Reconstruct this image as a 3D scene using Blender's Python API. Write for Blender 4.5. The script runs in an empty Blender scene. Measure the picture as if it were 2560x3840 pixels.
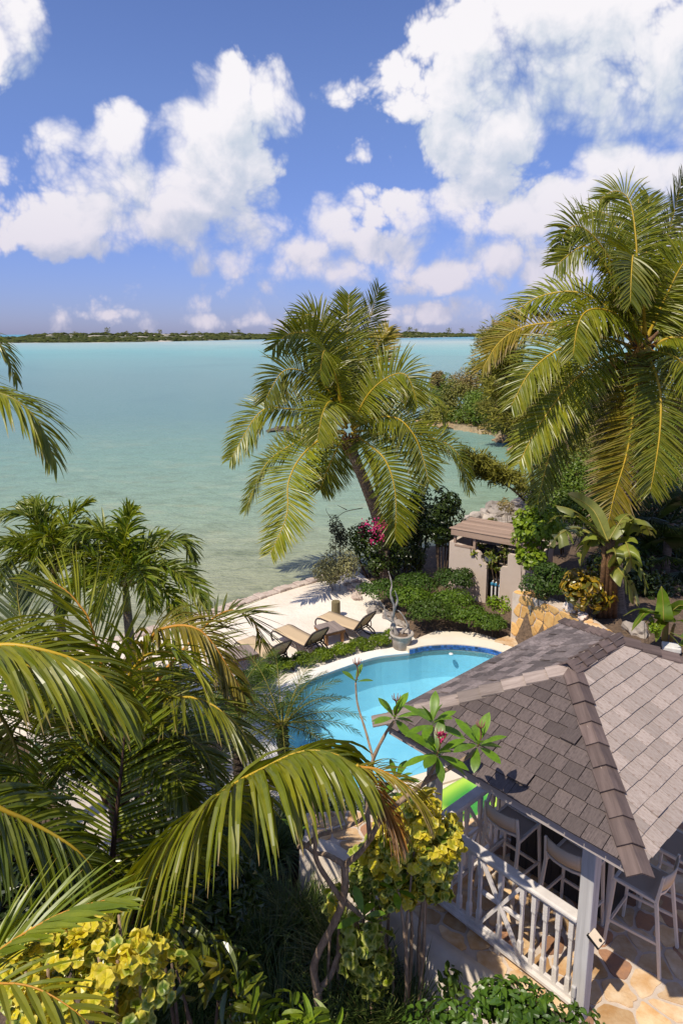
import bpy, math, random
import numpy as np
from mathutils import Vector, Matrix, noise as mnoise
random.seed(7)
RNG = np.random.default_rng(7)
sc = bpy.context.scene
COL = sc.collection
# ------------------------------------------------------------------ camera (24 mm lens on a 36 mm tall frame, slightly shifted)
F, YC, PITCH = 2560.0, 1769.0, math.radians(11.37)
CAM = Vector((0, 0, 6.0))
cs, sn = math.cos(PITCH), math.sin(PITCH)
cd = bpy.data.cameras.new('camera')
cam = bpy.data.objects.new('camera', cd); COL.objects.link(cam)
cam.location = CAM; cam.rotation_euler = (math.pi / 2 - PITCH, 0, 0)
cd.sensor_fit = 'VERTICAL'; cd.sensor_height = 36; cd.lens = 24
cd.shift_y = -(1920 - YC) / 3840
cd.clip_start = 0.05; cd.clip_end = 60000
sc.camera = cam
def ray(px, py):
    u, v = (px - 1280) / F, (py - YC) / F
    return Vector((u, cs - v * sn, -sn - v * cs))
def W(px, py, d): return CAM + ray(px, py) * d              # a point at a distance along the view axis
def G(px, py, z):                                             # a point on the level z
    r = ray(px, py); return CAM + r * ((z - CAM.z) / r.z)
def YY(px, py, y):
    r = ray(px, py); return CAM + r * (y / r.y)
# ------------------------------------------------------------------ light
SUN_AZ, SUN_EL = math.radians(45), math.radians(57.5)          # sun behind the left shoulder
sun_dir = Vector((-math.sin(SUN_AZ) * math.cos(SUN_EL), -math.cos(SUN_AZ) * math.cos(SUN_EL), math.sin(SUN_EL)))
sl = bpy.data.lights.new('sun', 'SUN'); so = bpy.data.objects.new('sun', sl); COL.objects.link(so)
sl.energy = 5.0; sl.angle = math.radians(0.53); sl.color = (1.0, 0.91, 0.76)
so.rotation_euler = sun_dir.to_track_quat('Z', 'Y').to_euler()
so.location = (-10, -10, 30)
vs = sc.view_settings
vs.view_transform = 'Standard'; vs.look = 'None'; vs.gamma = 1; vs.use_curve_mapping = False; vs.exposure = 0.0
sc.cycles.max_bounces = 8; sc.cycles.transparent_max_bounces = 12; sc.cycles.diffuse_bounces = 3
sc.cycles.use_denoising = True
sc.cycles.caustics_reflective = False; sc.cycles.caustics_refractive = False
sc.cycles.sample_clamp_indirect = 6
# ------------------------------------------------------------------ node helpers
class NT:
    def __init__(s, tree): s.t = tree; s.n = tree.nodes; s.l = tree.links
    def node(s, typ, **kw):
        n = s.n.new(typ)
        for k, v in kw.items(): setattr(n, k, v)
        return n
    def inp(s, n, i, v):
        if v is None: return
        sock = n.inputs[i]
        if hasattr(v, 'is_linked') or isinstance(v, bpy.types.NodeSocket): s.l.new(v, sock)
        else: sock.default_value = v
    def math(s, op, a, b=None, c=None, clamp=False):
        n = s.node('ShaderNodeMath', operation=op); n.use_clamp = clamp
        s.inp(n, 0, a); s.inp(n, 1, b); s.inp(n, 2, c); return n.outputs[0]
    def vmath(s, op, a, b=None, c=None):
        n = s.node('ShaderNodeVectorMath', operation=op)
        s.inp(n, 0, a); s.inp(n, 1, b); s.inp(n, 2, c)
        return n.outputs[1] if op in ('DOT_PRODUCT', 'LENGTH', 'DISTANCE') else n.outputs[0]
    def mapr(s, v, a, b, c=0.0, d=1.0, smooth=False):
        n = s.node('ShaderNodeMapRange'); n.interpolation_type = 'SMOOTHSTEP' if smooth else 'LINEAR'
        for i, x in enumerate((v, a, b, c, d)): s.inp(n, i, x)
        return n.outputs[0]
    def mix(s, f, a, b, mode='MIX'):
        n = s.node('ShaderNodeMix', data_type='RGBA', blend_type=mode)
        s.inp(n, 0, f); s.inp(n, 6, a if not isinstance(a, tuple) else col4(a)); s.inp(n, 7, b if not isinstance(b, tuple) else col4(b))
        return n.outputs[2]
    def noise(s, vec, scale, detail=4, rough=0.55, dist=0.0):
        n = s.node('ShaderNodeTexNoise'); s.inp(n, 'Vector', vec)
        n.inputs['Scale'].default_value = scale; n.inputs['Detail'].default_value = detail
        n.inputs['Roughness'].default_value = rough; n.inputs['Distortion'].default_value = dist
        return n.outputs[0]
    def noise2(s, vec, scale, detail=4, rough=0.55):
        n = s.node('ShaderNodeTexNoise', noise_dimensions='2D'); s.inp(n, 'Vector', vec)
        n.inputs['Scale'].default_value = scale; n.inputs['Detail'].default_value = detail
        n.inputs['Roughness'].default_value = rough
        return n.outputs[0]
    def ramp(s, v, stops):
        n = s.node('ShaderNodeValToRGB'); s.inp(n, 0, v); cr = n.color_ramp
        while len(cr.elements) < len(stops): cr.elements.new(0.5)
        for e, (p, c) in zip(cr.elements, stops): e.position = p; e.color = col4(c)
        return n.outputs[0]
def col4(c): return (c[0], c[1], c[2], 1.0)
# ------------------------------------------------------------------ sky: Nishita + cumulus, all laid out by direction (azimuth, elevation)
world = bpy.data.worlds.new('World'); sc.world = world; world.use_nodes = True
world.cycles.sampling_method = 'MANUAL'; world.cycles.sample_map_resolution = 256
wt = NT(world.node_tree); wt.n.clear()
sky = wt.node('ShaderNodeTexSky', sky_type='NISHITA')
sky.sun_disc = False; sky.sun_elevation = SUN_EL; sky.sun_rotation = math.radians(225)
sky.air_density = 1.0; sky.dust_density = 0.3; sky.ozone_density = 2.2; sky.altitude = 0
gen = wt.node('ShaderNodeTexCoord').outputs['Generated']
sp = wt.node('ShaderNodeSeparateXYZ'); wt.l.new(gen, sp.inputs[0])
azn = wt.math('ARCTAN2', sp.outputs[0], sp.outputs[1])
eln = wt.math('ARCSINE', sp.outputs[2])
cb = wt.node('ShaderNodeCombineXYZ'); wt.l.new(azn, cb.inputs[0]); wt.l.new(eln, cb.inputs[1])
P0 = cb.outputs[0]
def azel(px, py):
    r = ray(px, py).normalized(); return math.atan2(r.x, r.y), math.asin(r.z)
BLOBS = [  # photo x, y, half width, half height, strength
 # big left cloud: tower, shoulder, body
 (860,360,150,150,1.0),(985,420,120,150,1.0),(700,470,110,110,1.0),(800,560,220,170,1.1),(700,720,290,150,1.1),(330,830,310,120,1.1),
 (200,870,170,90,.9),(560,840,300,120,1.0),(880,860,160,110,.6),(450,500,110,110,.85),(310,560,130,120,.85),(400,650,270,150,.8),(90,680,190,65,.5),(560,930,110,50,.35),(560,990,40,30,.45),
 # top left corner
 (30,80,120,150,1.0),(10,190,80,110,.7),
 # top right mass
 (1750,180,230,190,1.0),(2000,120,420,240,1.2),(1640,330,280,150,.9),(1850,460,290,190,.9),(2330,200,420,280,1.1),(2430,420,220,130,.8),(1430,580,190,38,.12),(1690,540,170,70,.6),
 # right middle, behind the palm
 (2310,590,160,85,1.1),(2500,640,130,90,1.0),(2230,780,240,150,.85),(2090,770,80,90,1.0),(2450,850,250,190,.8),
 # centre right
 (1400,770,120,85,1.0),(1540,760,130,70,.9),(1660,800,230,100,.9),(1830,750,150,120,.6),(1950,860,230,130,.8),
 # lower rows
 (1000,760,60,55,.7),(1075,830,90,55,.7),(960,920,110,65,.7),(850,990,120,50,.6),(1220,830,120,75,.75),(1130,900,130,70,.5),
 (1150,960,180,80,.8),(1390,940,210,90,.85),(1260,1000,260,60,.8),(1480,1000,160,60,.6),(1700,1030,210,65,.8),(1880,970,250,95,.8),(1500,1060,70,30,.6),(2100,990,240,110,.8),
 # along the horizon
 (1280,1205,1500,34,.12),(700,1110,300,40,.15), (1600,1172,220,38,.65),(1750,1162,120,44,.6),(1440,1180,120,24,.45),(860,1190,260,24,.45),(450,1195,180,18,.35),(1950,1170,150,25,.4),
]
def cloud_field(nt, p, shift):
    acc = None
    for (x, y, rx, ry, a) in BLOBS:
        az, el = azel(x, y); az1, _ = azel(x + 1, y); _, el1 = azel(x, y - 1)
        sx, sy = abs(az1 - az) * rx * 1.3, abs(el1 - el) * ry * 1.3
        v = nt.vmath('MULTIPLY_ADD', p, (1 / sx, 1 / sy, 0), ((-az + shift[0]) / sx, (-el + shift[1]) / sy, 0))
        dd = nt.vmath('DOT_PRODUCT', v, v)
        q = nt.math('MULTIPLY_ADD', dd, -a, a)
        acc = q if acc is None else nt.math('MAXIMUM', acc, q)
    return nt.math('MAXIMUM', acc, -1.5)
wv = wt.node('ShaderNodeTexNoise', noise_dimensions='2D'); wt.l.new(P0, wv.inputs['Vector']); wv.inputs['Scale'].default_value = 9; wv.inputs['Detail'].default_value = 2
warp = wt.vmath('MULTIPLY_ADD', wt.vmath('SUBTRACT', wv.outputs['Color'], (.5, .5, .5)), (.035, .035, 0), P0)
def puff(p):
    def bil(sc_, det):
        v = wt.node('ShaderNodeTexVoronoi', feature='F1', voronoi_dimensions='2D'); wt.l.new(p, v.inputs['Vector'])
        v.inputs['Scale'].default_value = sc_; v.inputs['Detail'].default_value = det; v.inputs['Roughness'].default_value = .5; v.inputs['Lacunarity'].default_value = 2.4
        return wt.math('SUBTRACT', .38, v.outputs['Distance'])
    n = wt.noise2(p, 8, 4, .5)
    return wt.math('ADD', wt.math('MULTIPLY', bil(17, 3.0), .85), wt.math('MULTIPLY_ADD', n, 1.3, -.38))
LSH = (-0.02, 0.05)
f1 = cloud_field(wt, warp, (0, 0)); n1 = puff(warp)
warp2 = wt.vmath('ADD', warp, (LSH[0] * .45, LSH[1] * .45, 0))
f2 = cloud_field(wt, warp, LSH); n2 = puff(warp2)
# elsewhere in the sky the same fair-weather clouds go on
gq = wt.math('MULTIPLY_ADD', wt.noise2(P0, 2.6, 3, .5), 6.0, -3.4)
off = wt.math('MAXIMUM', wt.mapr(wt.math('ABSOLUTE', azn), .52, .8, smooth=True), wt.mapr(eln, .66, .9, smooth=True))
gq = wt.math('ADD', gq, wt.math('MULTIPLY_ADD', off, 3.0, -3.0))
f1 = wt.math('MAXIMUM', f1, gq); f2 = wt.math('MAXIMUM', f2, gq); n2 = wt.math('MULTIPLY', n2, .6)
d1 = wt.math('ADD', f1, n1); d2 = wt.math('ADD', f2, n2)
soft = wt.mapr(wt.noise2(P0, 6, 2, .5), .35, .65, .4, 1.05)
alpha = wt.mapr(d1, -.04, soft, smooth=True)
thick = wt.mapr(d1, .15, 1.0, smooth=True)
shade = wt.mapr(wt.math('SUBTRACT', d2, wt.math('MULTIPLY', d1, .55)), -.1, .85, 1.0, 0.0, True)
low = wt.mapr(eln, .0, .30, 0.0, 1.0, True)
ccol = wt.mix(shade, wt.mix(low, (.46, .48, .66), (.60, .67, .77)), wt.mix(low, (.74, .69, .79), (.98, .95, .97)))
sb = wt.node('ShaderNodeBackground'); sb.inputs[1].default_value = 0.105
tint = wt.mix(wt.mapr(eln, 0.0, .30), (.50, .57, 1.16), (.92, .95, 1.32))
skyc = wt.mix(1.0, sky.outputs[0], tint, 'MULTIPLY'); wt.l.new(skyc, sb.inputs[0])
cbk = wt.node('ShaderNodeBackground'); wt.l.new(ccol, cbk.inputs[0]); cbk.inputs[1].default_value = 1.0
ms = wt.node('ShaderNodeMixShader')
wt.l.new(wt.math('MULTIPLY', alpha, .96), ms.inputs[0]); wt.l.new(sb.outputs[0], ms.inputs[1]); wt.l.new(cbk.outputs[0], ms.inputs[2])
wo = wt.node('ShaderNodeOutputWorld'); wt.l.new(ms.outputs[0], wo.inputs[0])
# ------------------------------------------------------------------ meshes and objects
ORG = {}
class MB:
    """collects geometry in world coordinates, links it as ONE mesh object"""
    def __init__(s): s.V = []; s.F = []; s.A = []; s.M = []; s.n = 0
    def add(s, V, Fs, A=None, mi=0):
        V = np.asarray(V, float).reshape(-1, 3)
        s.V.append(V); s.A.append(np.zeros_like(V) if A is None else np.asarray(A, float).reshape(-1, 3))
        Fs = np.asarray(Fs, dtype=object) if not isinstance(Fs, np.ndarray) else Fs
        n = s.n
        for f in (Fs.tolist() if isinstance(Fs, np.ndarray) else Fs): s.F.append([i + n for i in f]); s.M.append(mi)
        s.n += len(V); return s
    def box(s, c, size, R=None, mi=0, taper=1.0, bev=0):
        c = Vector(c); hx, hy, hz = size[0] / 2, size[1] / 2, size[2] / 2
        vs_ = []
        for z in (-1, 1):
            k = taper if z > 0 else 1.0
            for x, y in ((-1, -1), (1, -1), (1, 1), (-1, 1)):
                p = Vector((x * hx * k, y * hy * k, z * hz))
                vs_.append(c + (R @ p if R else p))
        return s.add(vs_, [(3, 2, 1, 0), (4, 5, 6, 7), (0, 1, 5, 4), (1, 2, 6, 5), (2, 3, 7, 6), (3, 0, 4, 7)], None, mi)
    def beam(s, a, b, w, h, up=(0, 0, 1), mi=0, taper=1.0):
        a, b = Vector(a), Vector(b); d = (b - a)
        z = d.normalized(); u = Vector(up); x = u.cross(z)
        if x.length < 1e-4: x = Vector((1, 0, 0)).cross(z)
        x.normalize(); y = z.cross(x)
        R = Matrix((x, y, z)).transposed()
        return s.box((a + b) / 2, (w, h, d.length), R, mi, taper)
    def tube(s, pts, rad, sides=6, cap=True, mi=0, attr=None):
        P = np.array([tuple(p) for p in pts], float); m = len(P)
        rad = np.full(m, rad, float) if np.isscalar(rad) else np.asarray(rad, float)
        T = np.gradient(P, axis=0); T /= np.linalg.norm(T, axis=1)[:, None] + 1e-9
        n0 = np.array([0, 0, 1.0]) if abs(T[0][2]) < .9 else np.array([1.0, 0, 0])
        N = []; 
        for t in T:
            n0 = n0 - t * (n0 @ t); n0 = n0 / (np.linalg.norm(n0) + 1e-9); N.append(n0)
        N = np.array(N); B = np.cross(T, N)
        a = np.linspace(0, 2 * np.pi, sides, endpoint=False)
        V = P[:, None] + rad[:, None, None] * (np.cos(a)[None, :, None] * N[:, None] + np.sin(a)[None, :, None] * B[:, None])
        Fs = []
        for i in range(m - 1):
            for k in range(sides):
                k2 = (k + 1) % sides
                Fs.append((i * sides + k, i * sides + k2, (i + 1) * sides + k2, (i + 1) * sides + k))
        if cap: Fs.append(tuple(range(sides))[::-1]); Fs.append(tuple((m - 1) * sides + k for k in range(sides)))
        at = np.zeros((m, sides, 3)); at[:, :, 0] = np.linspace(0, 1, m)[:, None]
        return s.add(V.reshape(-1, 3), Fs, at, mi)
    def lathe(s, c, prof, n=20, mi=0, R=None):
        c = Vector(c); V = []; m = len(prof)
        for (r, z) in prof:
            for k in range(n):
                a = 2 * math.pi * k / n; p = Vector((r * math.cos(a), r * math.sin(a), z))
                V.append(c + (R @ p if R else p))
        Fs = []
        for i in range(m - 1):
            for k in range(n):
                k2 = (k + 1) % n; Fs.append((i * n + k, i * n + k2, (i + 1) * n + k2, (i + 1) * n + k))
        Fs.append(tuple(range(n))[::-1]); Fs.append(tuple((m - 1) * n + k for k in range(n)))
        return s.add(V, Fs, None, mi)
    def prism(s, poly, z0, z1, mi=0):
        n = len(poly); V = [(p[0], p[1], z0) for p in poly] + [(p[0], p[1], z1) for p in poly]
        Fs = [tuple(range(n))[::-1], tuple(range(n, 2 * n))] + [(i, (i + 1) % n, n + (i + 1) % n, n + i) for i in range(n)]
        return s.add(V, Fs, None, mi)
    def build(s, name, mats, parent=None, smooth=False, bevel=0, origin=None):
        o = bpy.data.objects.new(name, bpy.data.meshes.new(name)); COL.objects.link(o)
        org = Vector(origin) if origin is not None else (ORG.get(parent.name, Vector()) if parent else Vector())
        V = (np.concatenate(s.V) if s.V else np.zeros((0, 3))) - np.array(org)
        me = o.data; me.from_pydata(V.tolist(), [], s.F)
        mats = mats if isinstance(mats, (list, tuple)) else [mats]
        for m in mats: me.materials.append(m)
        if len(mats) > 1: me.polygons.foreach_set('material_index', np.array(s.M, dtype=np.int32))
        at = me.attributes.new('la', 'FLOAT_VECTOR', 'POINT'); at.data.foreach_set('vector', np.concatenate(s.A).ravel() if s.A else [])
        if smooth: me.polygons.foreach_set('use_smooth', [True] * len(me.polygons))
        me.update()
        if bevel:
            b = o.modifiers.new('b', 'BEVEL'); b.width = bevel; b.segments = 2; b.limit_method = 'ANGLE'
        if parent: o.parent = parent
        elif origin is not None: o.location = org
        ORG[o.name] = org
        return o
def tag(o, label, cat, group=None, kind=None):
    if label: o['label'] = label
    if cat: o['category'] = cat
    if group: o['group'] = group
    if kind: o['kind'] = kind
    return o
def root(name, label, cat, loc=(0, 0, 0), group=None):
    o = bpy.data.objects.new(name, None); COL.objects.link(o); o.location = loc; o.empty_display_size = .1
    ORG[o.name] = Vector(loc); return tag(o, label, cat, group)
def struct(o): o['kind'] = 'structure'; return o
def stuff(o, label=None, cat=None): return tag(o, label, cat, None, 'stuff')
def copy_tree(o, parent=None):
    c = o.copy(); COL.objects.link(c)
    if parent: c.parent = parent
    for ch in list(o.children): copy_tree(ch, c)
    return c
def inst(name, me, parent, M):
    """a part that shares its mesh with alike pieces"""
    o = bpy.data.objects.new(name, me); COL.objects.link(o)
    o.parent = parent; o.matrix_local = Matrix.Translation(-ORG[parent.name]) @ M
    return o
def spline(pts, n):
    P = np.array([tuple(p) for p in pts], float)
    if len(P) == 2: 
        t = np.linspace(0, 1, n)[:, None]; return P[0] * (1 - t) + P[1] * t
    P = np.vstack([2 * P[0] - P[1], P, 2 * P[-1] - P[-2]]); m = len(P) - 3
    out = []
    for x in np.linspace(0, m - 1e-6, n):
        i = int(x); t = x - i; p0, p1, p2, p3 = P[i:i + 4]
        out.append(.5 * ((2 * p1) + (-p0 + p2) * t + (2 * p0 - 5 * p1 + 4 * p2 - p3) * t * t + (-p0 + 3 * p1 - 3 * p2 + p3) * t ** 3))
    out = np.array(out)
    # even spacing
    d = np.r_[0, np.cumsum(np.linalg.norm(np.diff(out, axis=0), axis=1))]; u = np.linspace(0, d[-1], n)
    return np.stack([np.interp(u, d, out[:, k]) for k in range(3)], 1)
def nrm(a): return a / (np.linalg.norm(a, axis=-1, keepdims=True) + 1e-9)
# ------------------------------------------------------------------ materials
def new_mat(name):
    m = bpy.data.materials.new(name); m.use_nodes = True; t = NT(m.node_tree)
    b = t.n['Principled BSDF']; o = t.n['Material Output']; return m, t, b, o
def sep_attr(t):
    a = t.node('ShaderNodeAttribute'); a.attribute_name = 'la'
    s = t.node('ShaderNodeSeparateXYZ'); t.l.new(a.outputs['Vector'], s.inputs[0]); return s.outputs
def leafmat(name, c1, c2, tip=None, tip0=.8, rough=.42, trans=.3, edge=None, spec=.4, tcol=None, objvar=.25):
    m, t, b, o = new_mat(name)
    x, y, z = sep_attr(t)
    c = t.mix(y, c1, c2)
    oi_ = t.node('ShaderNodeObjectInfo').outputs['Random']
    c = t.mix(1.0, c, t.mix(oi_, (1 - objvar,) * 3, (1 + objvar, 1 + objvar, 1 - objvar)), 'MULTIPLY')
    mot = t.node('ShaderNodeTexCoord').outputs['Object']
    mo = t.mapr(t.noise(mot, 5.0, 4, .65), .3, .7); c = t.mix(1.0, c, t.mix(mo, (.72, .76, .8), (1.22, 1.18, 1.1)), 'MULTIPLY')
    if edge: c = t.mix(t.mapr(z, .55, .8), c, edge)
    if tip: c = t.mix(t.math('MULTIPLY', t.mapr(x, tip0, 1.0), t.mapr(y, .2, .7)), c, tip)
    t.l.new(c, b.inputs['Base Color']); b.inputs['Roughness'].default_value = rough; b.inputs['Specular IOR Level'].default_value = spec
    tr = t.node('ShaderNodeBsdfTranslucent')
    t.l.new(t.mix(1.0, c, tcol or (1.5, 1.45, .5), 'MULTIPLY'), tr.inputs[0])
    ms = t.node('ShaderNodeMixShader'); ms.inputs[0].default_value = trans
    t.l.new(b.outputs[0], ms.inputs[1]); t.l.new(tr.outputs[0], ms.inputs[2]); t.l.new(ms.outputs[0], o.inputs[0])
    return m
def mat(name, c, rough=.7, c2=None, scale=8, detail=5, bump=0, bscale=None, spec=.3, vary=0, stretch=None, metal=0, lo=.35, hi=.65):
    """plain procedural surface: two colours broken up by noise in object space, optional bump and per-object variation"""
    m, t, b, o = new_mat(name)
    co = t.node('ShaderNodeTexCoord').outputs['Object']
    oi_ = t.node('ShaderNodeObjectInfo').outputs['Random']
    if vary or stretch:
        mp = t.node('ShaderNodeMapping'); t.l.new(co, mp.inputs[0]); mp.inputs['Scale'].default_value = stretch or (1, 1, 1)
        off_ = t.node('ShaderNodeCombineXYZ'); t.l.new(t.math('MULTIPLY', oi_, 57.0), off_.inputs[0]); t.l.new(t.math('MULTIPLY', oi_, 31.0), off_.inputs[1])
        t.l.new(off_.outputs[0], mp.inputs[1]); co = mp.outputs[0]
    n = t.noise(co, scale, detail, .6)
    cc = t.mix(t.mapr(n, lo, hi), c, c2 or tuple(x * .8 for x in c))
    if vary: cc = t.mix(1.0, cc, t.mix(oi_, (1 - vary,) * 3, (1 + vary,) * 3), 'MULTIPLY')
    t.l.new(cc, b.inputs['Base Color'])
    b.inputs['Roughness'].default_value = rough; b.inputs['Specular IOR Level'].default_value = spec; b.inputs['Metallic'].default_value = metal
    if bump:
        bp = t.node('ShaderNodeBump'); bp.inputs['Strength'].default_value = bump; bp.inputs['Distance'].default_value = .02
        t.l.new(t.noise(co, bscale or scale * 3, 6, .65), bp.inputs['Height']); t.l.new(bp.outputs[0], b.inputs['Normal'])
    return m
def woodmat(name, c, c2, axis='Y', scale=1.0, vary=.25, rough=.75, dark=None, bump=.35):
    """grain running along one axis of the piece, shifted per piece"""
    m, t, b, o = new_mat(name)
    co = t.node('ShaderNodeTexCoord').outputs['Object']; oi_ = t.math('FRACT', t.math('ADD', t.node('ShaderNodeObjectInfo').outputs['Random'], sep_attr(t)[1]))
    st = {'X': (.55, 14, 14), 'Y': (14, .55, 14), 'Z': (14, 14, .55)}[axis]
    mp = t.node('ShaderNodeMapping'); t.l.new(co, mp.inputs[0]); mp.inputs['Scale'].default_value = tuple(x * scale for x in st)
    off_ = t.node('ShaderNodeCombineXYZ')
    for i, k in enumerate((91.0, 47.0, 23.0)): t.l.new(t.math('MULTIPLY', oi_, k), off_.inputs[i])
    t.l.new(off_.outputs[0], mp.inputs[1])
    n = t.noise(mp.outputs[0], 2.2, 6, .65, .6); big = t.noise(co, 5, 2, .5)
    cc = t.mix(t.mapr(n, .3, .7), c, c2)
    w = t.node('ShaderNodeTexWhiteNoise', noise_dimensions='1D'); t.l.new(oi_, w.inputs['W'])
    cc = t.mix(1.0, cc, t.mix(w.outputs['Value'], (1 - vary,) * 3, (1 + vary, 1 + vary * .95, 1 + vary * .9)), 'MULTIPLY')
    if dark: cc = t.mix(t.mapr(big, .52, .78), cc, dark)
    t.l.new(cc, b.inputs['Base Color']); b.inputs['Roughness'].default_value = rough; b.inputs['Specular IOR Level'].default_value = .25
    bp = t.node('ShaderNodeBump'); bp.inputs['Strength'].default_value = bump; bp.inputs['Distance'].default_value = .004
    t.l.new(n, bp.inputs['Height']); t.l.new(bp.outputs[0], b.inputs['Normal'])
    return m
# ------------------------------------------------------------------ leaves
def rot_about(v, k, a):
    c, s_ = np.cos(a)[..., None], np.sin(a)[..., None]
    return v * c + np.cross(k, v) * s_ + k * np.sum(k * v, -1, keepdims=True) * (1 - c)
def frond(name, ctrl, mats, parent, L=.9, n=70, wid=.035, droop=.35, vang=.25, a0=75, a1=28, t0=.12, r0=.03, jit=.12, roll=0.0, seg=5, plume=0.0, bare=0.0, curl=0.0, rach=None, lean=0.0):
    """a feather leaf: rachis tube (sub-part) with rows of folded leaflets"""
    m = 40; C = spline(ctrl, m)
    T = nrm(np.gradient(C, axis=0))
    up = nrm(np.array([0, -lean, 1.0])); out = C[-1] - C[0]; out[2] = 0
    n0 = up - T[0] * (up @ T[0])
    if np.linalg.norm(n0) < .35: n0 = n0 - (out / (np.linalg.norm(out) + 1e-6)) * .5; n0 -= T[0] * (n0 @ T[0])
    n0 = n0 / np.linalg.norm(n0); N = []
    for t in T:
        n0 = n0 - t * (n0 @ t); n0 /= np.linalg.norm(n0) + 1e-9; N.append(n0)
    N = np.array(N)
    if roll: N = rot_about(N, T, np.full(m, roll))
    B = np.cross(T, N)
    mb = MB()
    for side in (-1, 1):
        tt = np.linspace(t0, .995, n) + RNG.normal(0, .25 / n, n); tt = np.clip(tt, 0, 1)
        if bare: 
            keep = RNG.random(n) > bare; tt = tt[keep]
        k = len(tt); idx = tt * (m - 1)
        ip = lambda A: np.stack([np.interp(idx, np.arange(m), A[:, j]) for j in range(3)], 1)
        P, t_, n_, b_ = ip(C), nrm(ip(T)), nrm(ip(N)), nrm(ip(B))
        ang = np.radians(a0 + (a1 - a0) * tt ** 1.2) + RNG.normal(0, jit * .6, k)
        va = vang * (1 - .5 * tt) + RNG.normal(0, jit, k) + (RNG.choice([-1, 0, 1], k) * plume if plume else 0)
        d0 = np.cos(ang)[:, None] * t_ + np.sin(ang)[:, None] * (side * b_ * np.cos(va)[:, None] + n_ * np.sin(va)[:, None])
        prof = np.interp(tt, [0, .12, .3, .55, .8, .93, 1], [.45, .75, 1, 1, .8, .55, .35])
        ln = L * prof * RNG.uniform(.85, 1.1, k)
        s_ = np.linspace(0, 1, seg + 1)
        dr = droop * RNG.uniform(.6, 1.4, k)
        D = d0[:, None, :] + np.array([0, 0, -1.0]) * (dr[:, None] * 2 * s_[None, :] ** 1.3)[..., None]
        if curl: D = D + (rot_about(d0, n_, RNG.normal(0, curl, k)) - d0)[:, None, :] * s_[None, :, None]
        D = nrm(D); step = ln[:, None, None] / seg
        pos = np.concatenate([P[:, None], P[:, None] + np.cumsum((D[:, :-1] + D[:, 1:]) * .5 * step, 1)], 1)
        wd = t_[:, None, :] - D * np.sum(t_[:, None, :] * D, -1, keepdims=True)
        wd = nrm(wd); tw = RNG.normal(0, .25, k)[:, None] * np.ones(seg + 1) + (RNG.normal(0, curl * 1.5, k)[:, None] * s_ if curl else 0)
        wd = rot_about(wd, D, tw)
        nn = np.cross(D, wd); sg = np.sign(np.sum(nn * n_[:, None, :], -1, keepdims=True)); nn = nn * sg
        wp = np.interp(s_, [0, .12, .4, .7, .9, 1], [.45, .9, 1, .78, .4, .04]) * wid * RNG.uniform(.8, 1.15)
        hw = wp[None, :, None] * .5
        rows = np.stack([pos - wd * hw + nn * hw * .35, pos - nn * hw * .15, pos + wd * hw + nn * hw * .35], 2)  # k, seg+1, 3, xyz
        nv = (seg + 1) * 3
        q = []
        for i in range(seg):
            for j in range(2): q.append((i * 3 + j, i * 3 + j + 1, (i + 1) * 3 + j + 1, (i + 1) * 3 + j))
        q = np.array(q); Fs = (q[None] + (np.arange(k) * nv)[:, None, None]).reshape(-1, 4)
        A = np.zeros((k, seg + 1, 3, 3)); A[..., 0] = s_[None, :, None]; A[..., 1] = RNG.random(k)[:, None, None]; A[:, :, 1, 2] = 0; A[..., 2] = np.array([0, 1, 0])[None, None, :] * .9
        mb.add(rows.reshape(-1, 3), Fs, A.reshape(-1, 3))
    o = mb.build(name, mats[0], parent)
    rb = MB(); rr = r0 * np.interp(np.linspace(0, 1, m), [0, .08, .3, 1], [1.5, 1.0, .75, .15])
    rb.tube(C, rr, 5); rb.build('rachis', rach or mats[1], o, smooth=True)
    return o
def arc_ctrl(c, az, el, L, sag, r=.1):
    """control points of an arching leaf that leaves a crown at an azimuth and elevation"""
    h = np.array([math.cos(az), math.sin(az), 0]); p = np.array(c, float) + h * r; pts = [p.copy()]
    e = el; n = 5
    for i in range(n):
        d = h * math.cos(e) + np.array([0, 0, 1]) * math.sin(e); p = p + d * L / n; pts.append(p.copy()); e -= sag * (0.6 + .35 * i) / n * 2
    return pts
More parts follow.
